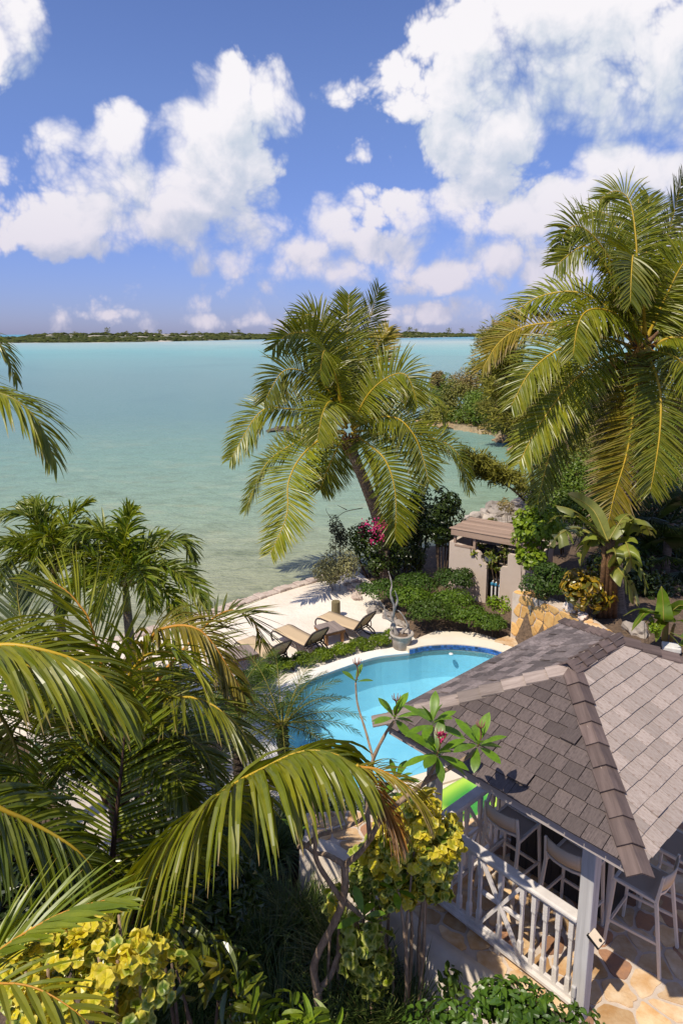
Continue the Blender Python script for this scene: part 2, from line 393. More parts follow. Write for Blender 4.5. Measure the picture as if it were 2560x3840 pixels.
def put_leaves(mb, P, D, N, L, Wd, mi=0, droop=.15, kind='dia'):
    k = len(P); D = nrm(D); N = nrm(N - D * np.sum(N * D, -1, keepdims=True)); S = np.cross(D, N)
    L = np.broadcast_to(L, k)[:, None]; Wd = np.broadcast_to(Wd, k)[:, None]
    y = RNG.random(k)
    if kind == 'dia':
        V = np.stack([P, P + D * L * .5 - S * Wd * .5 + N * Wd * .12, P + D * L - N * L * droop, P + D * L * .5 + S * Wd * .5 + N * Wd * .12], 1)
        A = np.zeros((k, 4, 3)); A[:, :, 0] = [0, .5, 1, .5]; A[:, :, 1] = y[:, None]
        f = np.array([(0, 2, 1), (0, 3, 2)])
        Fs = (f[None] + (np.arange(k) * 4)[:, None, None]).reshape(-1, 3)
    else:   # two rows of a folded ovate blade with a midrib
        a, b_ = P + D * L * .3, P + D * L * .7 - N * L * droop * .4
        V = np.stack([P, a - S * Wd * .48 + N * Wd * .14, a, a + S * Wd * .48 + N * Wd * .14, b_ - S * Wd * .42 + N * Wd * .1, b_, b_ + S * Wd * .42 + N * Wd * .1, P + D * L - N * L * droop], 1)
        A = np.zeros((k, 8, 3)); A[:, :, 0] = [0, .3, .3, .3, .7, .7, .7, 1]; A[:, :, 1] = y[:, None]; A[:, :, 2] = [0, 1, 0, 1, 1, 0, 1, .6]
        f = [(0, 2, 1), (0, 3, 2), (1, 2, 5), (1, 5, 4), (2, 3, 6), (2, 6, 5), (4, 5, 7), (5, 6, 7)]
        Fs = (np.array(f)[None] + (np.arange(k) * 8)[:, None, None]).reshape(-1, 3)
    mb.add(V.reshape(-1, 3), Fs, A.reshape(-1, 3), mi)
def crown_points(c, rad, n, lumps=14, lr=.42, up=.5, flat=False):
    c = np.array(c, float); rad = np.array(rad, float)
    u = nrm(RNG.normal(size=(lumps, 3)))
    if flat: u[:, 2] = np.abs(u[:, 2]) * .8 - .15
    cen = u * RNG.uniform(.45, .72, lumps)[:, None]; rr = lr * RNG.uniform(.7, 1.25, lumps)
    li = RNG.choice(lumps, n, p=rr ** 2 / np.sum(rr ** 2)); w = nrm(RNG.normal(size=(n, 3)))
    P = cen[li] + w * (rr[li] * RNG.uniform(.62, 1.0, n) ** .5)[:, None]
    N = nrm(w + cen[li] * .5 + np.array([0, 0, up])); 
    return c + P * rad, N
def shrub(name, label, cat, c, rad, m, n, ll, lw, lumps=14, lr=.42, kind='dia', stems=5, stem_m=None, base_z=None, group=None, up=.5, flat=False, droop=.15, part='crown'):
    c = Vector(c); bz = base_z if base_z is not None else c.z - rad[2]
    r = root(name, label, cat, (c.x, c.y, bz), group)
    P, N = crown_points(c, rad, n, lumps, lr, up, flat)
    D = RNG.normal(size=(n, 3)); D = D - N * np.sum(D * N, -1, keepdims=True) * .8 + N * .25
    mb = MB(); put_leaves(mb, P, D, N, ll * RNG.uniform(.7, 1.25, n), lw * RNG.uniform(.75, 1.2, n), 0, droop, kind)
    mb.build(part, m, r)
    if stems:
        st = MB()
        for i in range(stems):
            a = RNG.uniform(0, 6.28); q = RNG.uniform(.2, .75)
            e = c + Vector((math.cos(a) * rad[0] * q, math.sin(a) * rad[1] * q, rad[2] * RNG.uniform(-.1, .5)))
            b = Vector((c.x + math.cos(a) * rad[0] * .12, c.y + math.sin(a) * rad[1] * .12, bz - .05))
            mid = (b + e) / 2 + Vector((RNG.normal() * .08, RNG.normal() * .08, .05)) * rad[0]
            k = max(.012, min(.06, rad[2] * .025)); st.tube(spline([b, mid, e], 7), np.linspace(k, k * .4, 7), 5)
        st.build('stem', stem_m or M_BARK, r, smooth=True)
    return r
def poly_clip(poly, p, nx, ny):
    out = []
    for i in range(len(poly)):
        a, b = poly[i], poly[(i + 1) % len(poly)]
        da = (a[0] - p[0]) * nx + (a[1] - p[1]) * ny; db = (b[0] - p[0]) * nx + (b[1] - p[1]) * ny
        if da <= 0: out.append(a)
        if da * db < 0: t = da / (da - db); out.append((a[0] + (b[0] - a[0]) * t, a[1] + (b[1] - a[1]) * t))
    return out
def in_poly(x, y, poly):
    r = False; j = len(poly) - 1
    for i in range(len(poly)):
        xi, yi = poly[i][0], poly[i][1]; xj, yj = poly[j][0], poly[j][1]
        if (yi > y) != (yj > y) and x < (xj - xi) * (y - yi) / (yj - yi) + xi: r = not r
        j = i
    return r
def stones(bounds, spacing, keep, seed, gap=.025, jitter=.38, rough=.02):
    """irregular stone outlines: cells of a jittered grid, shrunk by the joint and roughened; returns lists of 2-D points"""
    rg = random.Random(seed); x0, y0, x1, y1 = bounds; S = []
    ny = int((y1 - y0) / spacing) + 3; nx = int((x1 - x0) / spacing) + 3
    for j in range(-1, ny):
        for i in range(-1, nx):
            S.append((x0 + (i + (j % 2) * .5 + rg.uniform(-jitter, jitter)) * spacing, y0 + (j + rg.uniform(-jitter, jitter)) * spacing))
    res = []
    for a in S:
        if not keep(a[0], a[1]): continue
        R = spacing * 1.3; poly = [(a[0] - R, a[1] - R), (a[0] + R, a[1] - R), (a[0] + R, a[1] + R), (a[0] - R, a[1] + R)]
        for b in S:
            dx, dy = b[0] - a[0], b[1] - a[1]; d = math.hypot(dx, dy)
            if 0 < d < spacing * 2.6:
                poly = poly_clip(poly, (a[0] + dx / 2 - dx / d * gap, a[1] + dy / 2 - dy / d * gap), dx / d, dy / d)
                if len(poly) < 3: break
        if len(poly) < 3: continue
        out = []
        for i in range(len(poly)):
            p, q = poly[i], poly[(i + 1) % len(poly)]; l = math.hypot(q[0] - p[0], q[1] - p[1])
            if l < .015: continue
            out.append((p[0] * .88 + q[0] * .12, p[1] * .88 + q[1] * .12))
            if l > .12: out.append(((p[0] + q[0]) / 2 + rg.uniform(-rough, rough), (p[1] + q[1]) / 2 + rg.uniform(-rough, rough)))
            out.append((p[0] * .12 + q[0] * .88, p[1] * .12 + q[1] * .88))
        if len(out) > 3: res.append(out)
    return res
# ------------------------------------------------------------------ materials of the place
M_BARK = mat('bark', (.16, .11, .075), .85, (.07, .05, .035), 9, 6, .6, spec=.15)
M_TRUNK = mat('palm_trunk_bark', (.27, .20, .15), .85, (.12, .085, .06), 5, 6, .8, 14, spec=.15, stretch=(1, 1, 5))
M_GREYWOOD = mat('driftwood', (.42, .38, .34), .8, (.22, .19, .17), 12, 5, .5, spec=.15, stretch=(3, 3, 1))
M_PALE_BARK = mat('frangipani_bark', (.42, .30, .20), .8, (.26, .18, .12), 14, 6, .6, spec=.2, stretch=(2, 2, 1))
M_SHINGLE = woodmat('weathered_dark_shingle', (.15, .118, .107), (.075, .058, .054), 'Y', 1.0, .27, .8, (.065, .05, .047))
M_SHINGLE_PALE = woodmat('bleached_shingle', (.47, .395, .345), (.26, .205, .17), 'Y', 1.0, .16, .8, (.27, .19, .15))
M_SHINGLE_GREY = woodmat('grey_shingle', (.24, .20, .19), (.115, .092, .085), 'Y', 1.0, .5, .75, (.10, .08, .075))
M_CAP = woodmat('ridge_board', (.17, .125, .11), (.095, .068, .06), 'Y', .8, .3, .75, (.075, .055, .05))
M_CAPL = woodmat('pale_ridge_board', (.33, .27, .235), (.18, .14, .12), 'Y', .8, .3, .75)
M_DECKDARK = mat('roof_underside', (.10, .08, .07), .85)
M_FASCIA = woodmat('greyed_fascia', (.46, .40, .37), (.33, .28, .26), 'X', .6, .06)
M_POST = woodmat('grey_painted_post', (.60, .58, .57), (.40, .385, .38), 'Z', .9, .06, .7)
M_RAIL = mat('cream_rail_paint', (.74, .69, .65), .5, (.60, .55, .51), 5, 7, .25, 60)
M_STOOL = mat('cream_powder_coat', (.68, .60, .51), .5, (.64, .57, .48), 3, 2)
M_SLING = mat('taupe_sling', (.47, .375, .285), .75, (.42, .335, .255), 160, 2, .2)
M_SLING_BACK = mat('sand_sling', (.60, .49, .37), .75, (.55, .45, .34), 160, 2, .2)
M_BAR = woodmat('dark_bar_boards', (.05, .046, .043), (.032, .03, .028), 'Z', .5, .1)
M_BARTOP = mat('bar_counter', (.30, .27, .24), .4)
M_FLAG = mat('flagstone_ochre', (.52, .29, .115), .8, (.68, .50, .30), 3.5, 7, .5, 30, vary=.28, lo=.38, hi=.62)
M_FLAG2 = mat('flagstone_pale', (.68, .52, .34), .8, (.52, .31, .14), 4.5, 7, .5, 30, vary=.22)
M_FLAG3 = mat('flagstone_rust', (.40, .20, .10), .8, (.26, .15, .10), 5, 7, .5, 30, vary=.25)
M_MORTAR = mat('cream_mortar', (.60, .50, .41), .9, (.50, .41, .33), 6, 6, .4, 40)
M_RENDER = mat('white_render', (.64, .56, .47), .9, (.50, .42, .34), 2.6, 7, .25, 30)
M_PINKWALL = mat('pinkish_render', (.56, .46, .385), .9, (.51, .415, .34), 1.6, 6, .2, 40)
M_COPING = mat('cream_coping', (.74, .66, .53), .8, (.69, .60, .48), 1.2, 6, .15, 60)
M_WHITEEDGE = mat('white_pool_edge', (.78, .75, .68), .75, (.72, .67, .60), 2, 6, .15, 60)
M_POOL = mat('pool_plaster', (.58, .77, .82), .8, (.48, .69, .77), 1.3, 6)
M_TILE = mat('blue_pool_tile', (.025, .07, .24), .15, (.045, .13, .36), 9, 2, vary=.6, spec=.6)
M_PATH = mat('pale_concrete', (.56, .49, .42), .9, (.47, .41, .355), 1.1, 7, .2, 30)
M_ROCK = mat('grey_limestone', (.46, .40, .34), .9, (.22, .19, .17), 2.2, 7, 1.0, 6, vary=.2)
M_ROCKDARK = mat('dark_islet_rock', (.17, .14, .10), .9, (.07, .06, .05), 2.2, 7, 1.0, 6)
M_ROCKWARM = mat('ochre_shore_rock', (.46, .32, .17), .9, (.24, .17, .10), 1.5, 7, 1.0, 4, vary=.2)
M_SHELL = mat('pale_shell_rock', (.74, .66, .58), .7, (.52, .38, .31), 5, 6, .8, 14)
M_SEAWALL = mat('sea_wall_stone', (.55, .46, .39), .9, (.40, .31, .26), 3.5, 7, .8, 12)
M_POT = mat('cast_stone_pot', (.44, .39, .335), .85, (.30, .26, .215), 7, 6, .4, 30)
M_BROWNPL = mat('brown_resin', (.052, .036, .03), .38, (.042, .03, .026), 5, 2, spec=.5)
M_LSLING = mat('tan_lounger_sling', (.56, .42, .26), .75, (.50, .375, .235), 60, 3, .15)
M_TABLETOP = woodmat('greyed_table_board', (.30, .24, .21), (.19, .15, .135), 'X', 1, .12)
M_TABLELEG = woodmat('raw_pine', (.40, .21, .085), (.26, .125, .05), 'Z', 1, .1)
M_PERGOLA = woodmat('faded_pergola_board', (.40, .29, .225), (.26, .175, .13), 'X', .5, .16)
M_STUMP = woodmat('mossy_pole', (.22, .18, .09), (.11, .085, .045), 'Z', .7, .1)
M_KAYAK = None
M_BLACK = mat('black_plastic', (.012, .012, .013), .4, spec=.5)
M_WHITEPL = mat('white_plastic', (.74, .72, .69), .35)
M_GREYMETAL = mat('grey_metal', (.30, .31, .31), .4, metal=.7)
M_BLUEPL = mat('blue_valve_plastic', (.05, .25, .42), .35)

# sand: fine relief, litter specks
def sand_material():
    m, t, b, o = new_mat('beach_sand')
    co = t.node('ShaderNodeTexCoord').outputs['Object']
    c = t.mix(t.mapr(t.noise(co, .7, 6, .6), .35, .65), (.80, .725, .63), (.71, .62, .52))
    sp_ = t.mapr(t.noise(co, 9, 3, .7), .70, .76)
    c = t.mix(t.math('MULTIPLY', sp_, .6), c, (.36, .26, .18))
    t.l.new(c, b.inputs['Base Color']); b.inputs['Roughness'].default_value = .95; b.inputs['Specular IOR Level'].default_value = .1
    bp = t.node('ShaderNodeBump'); bp.inputs['Strength'].default_value = .7; bp.inputs['Distance'].default_value = .07
    t.l.new(t.noise(co, 5, 8, .7), bp.inputs['Height']); t.l.new(bp.outputs[0], b.inputs['Normal'])
    return m
M_SAND = sand_material()
def mulch_material():
    m, t, b, o = new_mat('garden_soil')
    co = t.node('ShaderNodeTexCoord').outputs['Object']
    c = t.mix(t.mapr(t.noise(co, 14, 6, .7), .35, .65), (.06, .04, .026), (.19, .125, .08))
    c = t.mix(t.mapr(t.noise(co, 40, 3, .7), .62, .72), c, (.32, .22, .14))
    sy = t.node('ShaderNodeSeparateXYZ'); t.l.new(co, sy.inputs[0])
    c = t.mix(t.mapr(sy.outputs[1], 29, 33), c, t.mix(t.mapr(t.noise(co, .8, 7, .7), .4, .6), (.36, .28, .17), (.20, .16, .09)))
    t.l.new(c, b.inputs['Base Color']); b.inputs['Roughness'].default_value = .95
    bp = t.node('ShaderNodeBump'); bp.inputs['Strength'].default_value = .9; bp.inputs['Distance'].default_value = .04
    t.l.new(t.noise(co, 22, 7, .75), bp.inputs['Height']); t.l.new(bp.outputs[0], b.inputs['Normal'])
    return m
M_SOIL = mulch_material()
# sea: colour follows the depth of the bottom (shallow pale sand near both shores, weed patches), small wind ripples
def sea_material():
    m, t, b, o = new_mat('lagoon_water')
    ge = t.node('ShaderNodeNewGeometry').outputs['Position']
    s_ = t.node('ShaderNodeSeparateXYZ'); t.l.new(ge, s_.inputs[0])
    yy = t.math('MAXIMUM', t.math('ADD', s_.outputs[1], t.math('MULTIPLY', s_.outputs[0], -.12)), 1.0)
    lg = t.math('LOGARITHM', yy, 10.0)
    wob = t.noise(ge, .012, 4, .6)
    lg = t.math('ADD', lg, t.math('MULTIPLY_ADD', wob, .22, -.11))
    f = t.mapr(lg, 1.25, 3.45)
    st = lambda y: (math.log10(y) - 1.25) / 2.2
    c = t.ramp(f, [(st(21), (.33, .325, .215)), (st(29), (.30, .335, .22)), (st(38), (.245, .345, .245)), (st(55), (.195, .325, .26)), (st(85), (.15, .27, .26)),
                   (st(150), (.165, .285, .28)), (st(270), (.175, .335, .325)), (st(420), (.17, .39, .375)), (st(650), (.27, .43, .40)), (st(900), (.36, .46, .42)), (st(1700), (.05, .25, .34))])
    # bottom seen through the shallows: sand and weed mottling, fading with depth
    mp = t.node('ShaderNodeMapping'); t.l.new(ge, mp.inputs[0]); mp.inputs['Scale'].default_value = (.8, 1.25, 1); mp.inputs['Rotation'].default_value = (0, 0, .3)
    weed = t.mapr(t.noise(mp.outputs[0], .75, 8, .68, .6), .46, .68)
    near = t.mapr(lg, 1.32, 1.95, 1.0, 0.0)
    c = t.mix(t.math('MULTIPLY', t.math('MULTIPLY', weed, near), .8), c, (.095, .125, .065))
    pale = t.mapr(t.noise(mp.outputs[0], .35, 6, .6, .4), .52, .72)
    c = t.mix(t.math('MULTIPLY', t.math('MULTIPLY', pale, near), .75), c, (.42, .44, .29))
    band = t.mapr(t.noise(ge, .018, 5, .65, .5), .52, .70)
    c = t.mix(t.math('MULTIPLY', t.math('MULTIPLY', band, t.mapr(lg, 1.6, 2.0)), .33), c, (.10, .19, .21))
    # sandbar right by the far right shore
    t.l.new(c, b.inputs['Base Color']); b.inputs['Roughness'].default_value = .3; b.inputs['Specular IOR Level'].default_value = .22; b.inputs['IOR'].default_value = 1.33
    mw = t.node('ShaderNodeMapping'); t.l.new(ge, mw.inputs[0]); mw.inputs['Scale'].default_value = (1.0, 2.3, 1); mw.inputs['Rotation'].default_value = (0, 0, .22)
    w1 = t.noise(mw.outputs[0], 2.6, 4, .6, .4); w2 = t.noise(mw.outputs[0], .35, 4, .6)
    bp = t.node('ShaderNodeBump'); bp.inputs['Strength'].default_value = .9; bp.inputs['Distance'].default_value = .16
    t.l.new(t.math('ADD', w1, t.math('MULTIPLY', w2, 1.5)), bp.inputs['Height']); t.l.new(bp.outputs[0], b.inputs['Normal'])
    return m
M_SEA = sea_material()
# ------------------------------------------------------------------ levels and outlines
Z_SEA, Z_BEACH, Z_POOL = -3.95, -3.36, -3.2
xy = lambda v: (v.x, v.y)
wall_px = [(-700, 2620), (-200, 2530), (0, 2490), (300, 2440), (560, 2380), (760, 2318), (930, 2262), (1100, 2208), (1250, 2166), (1330, 2140)]
SEAWALL = [xy(G(a, b, -3.45)) for a, b in wall_px]
SHORE_R = [(2.2, 28.5), (3.3, 29.5), (5.0, 31.0), (6.6, 34.5), (8.6, 36), (11, 38), (13.5, 44), (15, 52), (16, 60), (15.5, 66), (13.5, 70), (10.8, 73.5), (9.8, 77), (11, 82), (16, 88), (24, 92), (40, 96), (90, 120)]
LAND = [(-80, -30), (-40, 6)] + SEAWALL + SHORE_R + [(200, 150), (200, -30)]
sea_edge = [(-40000, -6000), (-60, -8), (-30, 5)] + [(x + .15, y - .7) for x, y in SEAWALL] + [(x + 1.2, y - 1.0) for x, y in SHORE_R] + [(400, 160), (40000, 1500), (40000, 40000), (-40000, 40000)]
from mathutils.geometry import tessellate_polygon
def ngon(name, poly, z, m):
    mb = MB(); tr = tessellate_polygon([[Vector((p[0], p[1], 0)) for p in poly]])
    V = [(p[0], p[1], z) for p in poly]
    Fs = []
    for a, b, c in tr:
        n = (Vector(V[b]) - Vector(V[a])).cross(Vector(V[c]) - Vector(V[a]))
        Fs.append((a, b, c) if n.z > 0 else (a, c, b))
    mb.add(V, Fs); return mb.build(name, m)
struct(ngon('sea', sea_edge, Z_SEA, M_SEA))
# pool outline (water edge) and coping outline
pool_px = [(1535, 2456), (1600, 2443), (1700, 2438), (1800, 2447), (1870, 2463), (1950, 2498), (2000, 2560), (2010, 2660), (1960, 2740), (1860, 2810), (1740, 2860), (1590, 2906), (1476, 2938), (1330, 2965), (1200, 2940), (1080, 2860), (1030, 2760), (1050, 2650), (1130, 2575), (1260, 2520), (1400, 2474), (1480, 2462)]
POOL = [xy(G(a, b, -3.26)) for a, b in pool_px]
pc = (sum(p[0] for p in POOL) / len(POOL), sum(p[1] for p in POOL) / len(POOL))
def smooth_loop(P, n):
    P = [(*p, 0) for p in P]; k = len(P); S = spline(P[-3:] + P + P[:3], 600)
    a = np.argmin(np.linalg.norm(S - np.array(P[0]), axis=1)[:300]); b = 300 + np.argmin(np.linalg.norm(S - np.array(P[0]), axis=1)[300:])
    ix = np.linspace(a, b, n + 1)[:-1]
    return [(float(np.interp(i, np.arange(600), S[:, 0])), float(np.interp(i, np.arange(600), S[:, 1]))) for i in ix]
POOLS = smooth_loop(POOL, 96)
def offset_loop(P, d):
    n = len(P); out = []
    for i in range(n):
        a, b = P[i - 1], P[(i + 1) % n]; tx, ty = b[0] - a[0], b[1] - a[1]; l = math.hypot(tx, ty) or 1
        nx, ny = ty / l, -tx / l
        if (P[i][0] - pc[0]) * nx + (P[i][1] - pc[1]) * ny < 0: nx, ny = -nx, -ny
        out.append((P[i][0] + nx * d, P[i][1] + ny * d))
    return out
POOL_OUT = offset_loop(POOLS, .46)
# patio outline on the gazebo level
E1, E2 = Vector((-.671, .741, 0)).normalized(), Vector((.741, .671, 0)).normalized()
N0 = Vector((2.13, 5.05, 0))
def GZ(a, b, z): return N0 + E1 * a + E2 * b + Vector((0, 0, z))
edge_px = [(1140, 3150), (1235, 3170), (1330, 3230), (1460, 3350), (1600, 3492), (1750, 3600), (1906, 3706), (2080, 3830)]
PEDGE = [xy(G(a, b, 0)) for a, b in edge_px] + [(2.4, 4.55), (3.2, 3.6), (4.4, 2.4)]
PATIO = PEDGE + [(9, 2.4), (9, 9.5), xy(GZ(.3, 3.3, 0)), xy(GZ(1.9, 2.9, 0)), (1.1, 7.3), (.2, 7.75), (-.45, 7.7)]
BED = [(5.25, 19.5), (5.9, 18.7), (6.45, 17.6), (6.75, 16.2), (6.9, 12), (9.0, 9.4), (30, 9), (40, 40), (12, 30), (7.5, 22.5)]
def sstep(a, b, x): t = max(0, min(1, (x - a) / (b - a))); return t * t * (3 - 2 * t)
PED_A = np.array(PEDGE)
def ground_z(x, y):
    if not in_poly(x, y, LAND): return -6.0
    if in_poly(x, y, PATIO): return -1.0
    if in_poly(x, y, BEACH): return -3.62
    if in_poly(x, y, BED): return -1.75 + .35 * sstep(20, 30, y)
    if y > 30: return -3.85 + .3 * sstep(30, 42, y) + min(.5, max(0, (x - 9 - (y - 40) * .1)) * .05)
    d = float(np.min(np.hypot(PED_A[:, 0] - x, PED_A[:, 1] - y)))
    z = -.62 - 2.7 * sstep(.6, 5.2, d + max(0, -x - 3) * .25)
    return max(z, -3.42) if y < 27 else -3.5
def make_ground():
    xs = np.r_[np.arange(-30, -8, 1.0), np.arange(-8, 14, .4), np.arange(14, 60, 1.5)]; ys = np.r_[np.arange(-4, 30, .4), np.arange(30, 110, 1.0)]
    hole = offset_loop(POOLS, .2)
    Z = [[ground_z(x, y) for x in xs] for y in ys]; V = []; nx = len(xs)
    for j, y in enumerate(ys):
        for i, x in enumerate(xs):
            z = Z[j][i]
            if in_poly(x, y, hole): z = -5.4
            elif z > -5: z += .05 * mnoise.noise(Vector((x * .9, y * .9, 0)))
            V.append((x, y, z))
    Fs = [(j * nx + i, j * nx + i + 1, (j + 1) * nx + i + 1, (j + 1) * nx + i) for j in range(len(ys) - 1) for i in range(nx - 1)]
    mb = MB(); mb.add(V, Fs); struct(mb.build('garden_ground', M_SOIL, smooth=True))
# sand between the sea wall and the planted edge
BEACH = SEAWALL + [xy(G(a, b, Z_BEACH)) for a, b in [(1400, 2190), (1420, 2245), (1480, 2320), (1560, 2400), (1530, 2420), (1400, 2440), (1200, 2500), (980, 2590), (800, 2680), (500, 2740), (100, 2760), (-400, 2780)]]
bo = ngon('beach_sand', BEACH, Z_BEACH, M_SAND); struct(bo)
make_ground()
# low wall that edges the beach: single weathered blocks
sw = MB()
sp_pts = spline([(p[0], p[1], -3.45) for p in SEAWALL], 60)
swr = root('sea_wall', 'low weathered stone edging along the beach at the waterline', 'sea wall', tuple(sp_pts[40]))
for i in range(0, 59):
    a, b = Vector(sp_pts[i]), Vector(sp_pts[i + 1]); d = (b - a).normalized()
    hh = .5 + random.uniform(-.03, .03); w_ = .42 + random.uniform(-.05, .06)
    c = (a + b) / 2; R = Matrix.Rotation(math.atan2(d.y, d.x) + random.uniform(-.03, .03), 3, 'Z')
    k = MB(); k.box((c.x, c.y, -3.58 + hh / 2 - .2), ((b - a).length * .98, w_, hh), R, 0, random.uniform(.93, .99)); k.build('block', M_SEAWALL, swr, bevel=.03)
# pool: basin, water, coping, raised tiled beam
pr = root('swimming_pool', 'kidney shaped swimming pool with turquoise water and cream coping beside the beach', 'swimming pool', (pc[0], pc[1], -3.2))
n = len(POOLS); mb = MB(); rings = []
for d, z in ((0.0, -3.19), (0.0, -3.4), (-.05, -4.1), (-.35, -4.55), (-1.2, -4.75)):
    L_ = offset_loop(POOLS, d) if d else POOLS
    rings.append([(p[0], p[1], z) for p in L_])
V = [p for r_ in rings for p in r_]; Fs = []
for k in range(len(rings) - 1):
    for i in range(n): Fs.append((k * n + i, (k + 1) * n + i, (k + 1) * n + (i + 1) % n, k * n + (i + 1) % n))
Fs.append(tuple((len(rings) - 1) * n + i for i in range(n)))
mb.add(V, Fs); mb.build('basin', M_POOL, pr, smooth=False)
def pool_water():
    m, t, b, o = new_mat('pool_water'); t.n.remove(b)
    fr = t.node('ShaderNodeFresnel'); fr.inputs[0].default_value = 1.33
    ge = t.node('ShaderNodeNewGeometry').outputs['Position']
    bp = t.node('ShaderNodeBump'); bp.inputs['Strength'].default_value = .6; bp.inputs['Distance'].default_value = .06
    t.l.new(t.noise(ge, 3.2, 4, .55, .5), bp.inputs['Height']); t.l.new(bp.outputs[0], fr.inputs['Normal'])
    tr = t.node('ShaderNodeBsdfTransparent'); tr.inputs[0].default_value = (.58, .86, .97, 1)
    gl = t.node('ShaderNodeBsdfGlossy'); gl.inputs['Roughness'].default_value = .03; t.l.new(bp.outputs[0], gl.inputs['Normal'])
    ms = t.node('ShaderNodeMixShader'); t.l.new(fr.outputs[0], ms.inputs[0]); t.l.new(tr.outputs[0], ms.inputs[1]); t.l.new(gl.outputs[0], ms.inputs[2])
    t.l.new(ms.outputs[0], o.inputs[0]); return m
mb = MB(); wl = offset_loop(POOLS, .05); mb.add([(p[0], p[1], -3.27) for p in wl], [tuple(range(n))] if True else [])
w_ = mb.build('water', pool_water(), pr)
if w_.data.polygons[0].normal.z < 0: w_.data.flip_normals()
far_i = [i for i, p in enumerate(POOLS) if p[1] > 16.9 and p[0] > G(1530, 2446, -3.26).x - .05]
mb = MB(); mbr = MB(); mbw = MB()
inn = POOLS; out = POOL_OUT
for i in range(n):
    j = (i + 1) % n; raised = i in far_i and j in far_i
    left = not raised and POOLS[i][0] < 1.95 and POOLS[i][1] > 13.2
    z1 = -3.06 if raised else -3.2 if not left else -3.215
    tgt = mbr if raised else (mbw if left else mb)
    q = [inn[i], inn[j], out[j], out[i]]
    tgt.prism(q, -3.6, z1)
mbr.build('raised_coping', M_COPING, pr); mb.build('coping', M_COPING, pr); mbw.build('beach_side_edge', M_WHITEEDGE, pr)
# tiles under the raised coping, one object each, two rows
tm = MB(); tm.box((0, 0, 0), (.086, .012, .066)); t0 = tm.build('tile', M_TILE); tme = t0.data; bpy.data.objects.remove(t0)
fp = [POOLS[i] for i in far_i]
if math.dist(fp[0], fp[-1]) < .3: pass
fp = sorted(fp, key=lambda p: math.atan2(p[1] - pc[1], p[0] - pc[0]), reverse=True)
seg = spline([(p[0], p[1], 0) for p in fp], 300); dl = np.r_[0, np.cumsum(np.linalg.norm(np.diff(seg, axis=0), axis=1))]
kk = 0; pos = .06
while pos < dl[-1] - .05 and kk < 80:
    x = np.interp(pos, dl, seg[:, 0]); y = np.interp(pos, dl, seg[:, 1]); x2 = np.interp(pos + .03, dl, seg[:, 0]); y2 = np.interp(pos + .03, dl, seg[:, 1])
    a = math.atan2(y2 - y, x2 - x); nx, ny = math.sin(a), -math.cos(a)
    if (pc[0] - x) * nx + (pc[1] - y) * ny < 0: nx, ny = -nx, -ny
    for row in (0, 1):  # two courses
        inst('tile', tme, pr, Matrix.Translation((x + nx * .008, y + ny * .010, -3.125 - row * .072)) @ Matrix.Rotation(a, 4, 'Z'))
    pos += .092; kk += 1
mb = MB(); lp = G(1690, 2448, -3.24); mb.lathe((lp.x, lp.y, -3.3), [(.07, 0), (.075, .02), (.05, .045), (.02, .05)], 14); mb.build('return_fitting', M_WHITEPL, pr)
# cream paving round the pool and pale garden paths
deck = [xy(G(a, b, -3.3)) for a, b in [(1560, 2400), (1500, 2425), (1400, 2450), (1200, 2505), (1000, 2580), (880, 2680), (860, 2800), (930, 2950), (1040, 3060), (1200, 3080), (1400, 3060), (1700, 3000)]] + [(4.5, 10.5), (5.6, 13), (6.4, 16), (6.2, 17.6), (5.6, 18.8), (5.0, 19.6), (4.2, 20.2), (3.0, 20.3)]
dk = MB()
hole = [(p[0], p[1]) for p in offset_loop(POOLS, .4)]
tr = tessellate_polygon([[Vector((p[0], p[1], 0)) for p in deck], [Vector((p[0], p[1], 0)) for p in hole]])
allp = deck + hole; Fs = []
for a, b, c in tr:
    A_, B_, C_ = [Vector((*allp[i], 0)) for i in (a, b, c)]
    Fs.append((a, b, c) if (B_ - A_).cross(C_ - A_).z > 0 else (a, c, b))
dk.add([(p[0], p[1], -3.25) for p in allp], Fs); struct(dk.build('pool_deck', M_COPING))
def ribbon(name, pts, w, m, lift=.03):
    C = spline(pts, 40); V = []; Fs = []
    T = nrm(np.gradient(C, axis=0))
    for i in range(40):
        nx, ny = -T[i][1], T[i][0]; ww = w * (1 + .15 * math.sin(i * .5))
        for s_ in (-1, 0, 1):
            V.append((C[i][0] + nx * ww / 2 * s_, C[i][1] + ny * ww / 2 * s_, C[i][2] + lift))
    for i in range(39):
        for k in range(2): Fs.append((i * 3 + k, (i + 1) * 3 + k, (i + 1) * 3 + k + 1, i * 3 + k + 1))
    mb = MB(); mb.add(V, Fs); return struct(mb.build(name, m, smooth=True))
def gp(px, py, z): v = G(px, py, z); return (v.x, v.y, max(z, ground_z(v.x, v.y)))
ribbon('garden_path', [gp(100, 2560, -3.2), gp(170, 2680, -3.2), gp(240, 2820, -3.2), gp(330, 2980, -3.2), gp(440, 3120, -3.1), gp(600, 3220, -2.8)], 1.15, M_PATH, .08)
ribbon('garden_path', [gp(980, 2880, -3.2), gp(820, 2930, -3.1), gp(690, 3010, -3.0), gp(620, 3100, -2.9), gp(600, 3220, -2.8), gp(640, 3350, -2.5)], 1.3, M_PATH, .085)
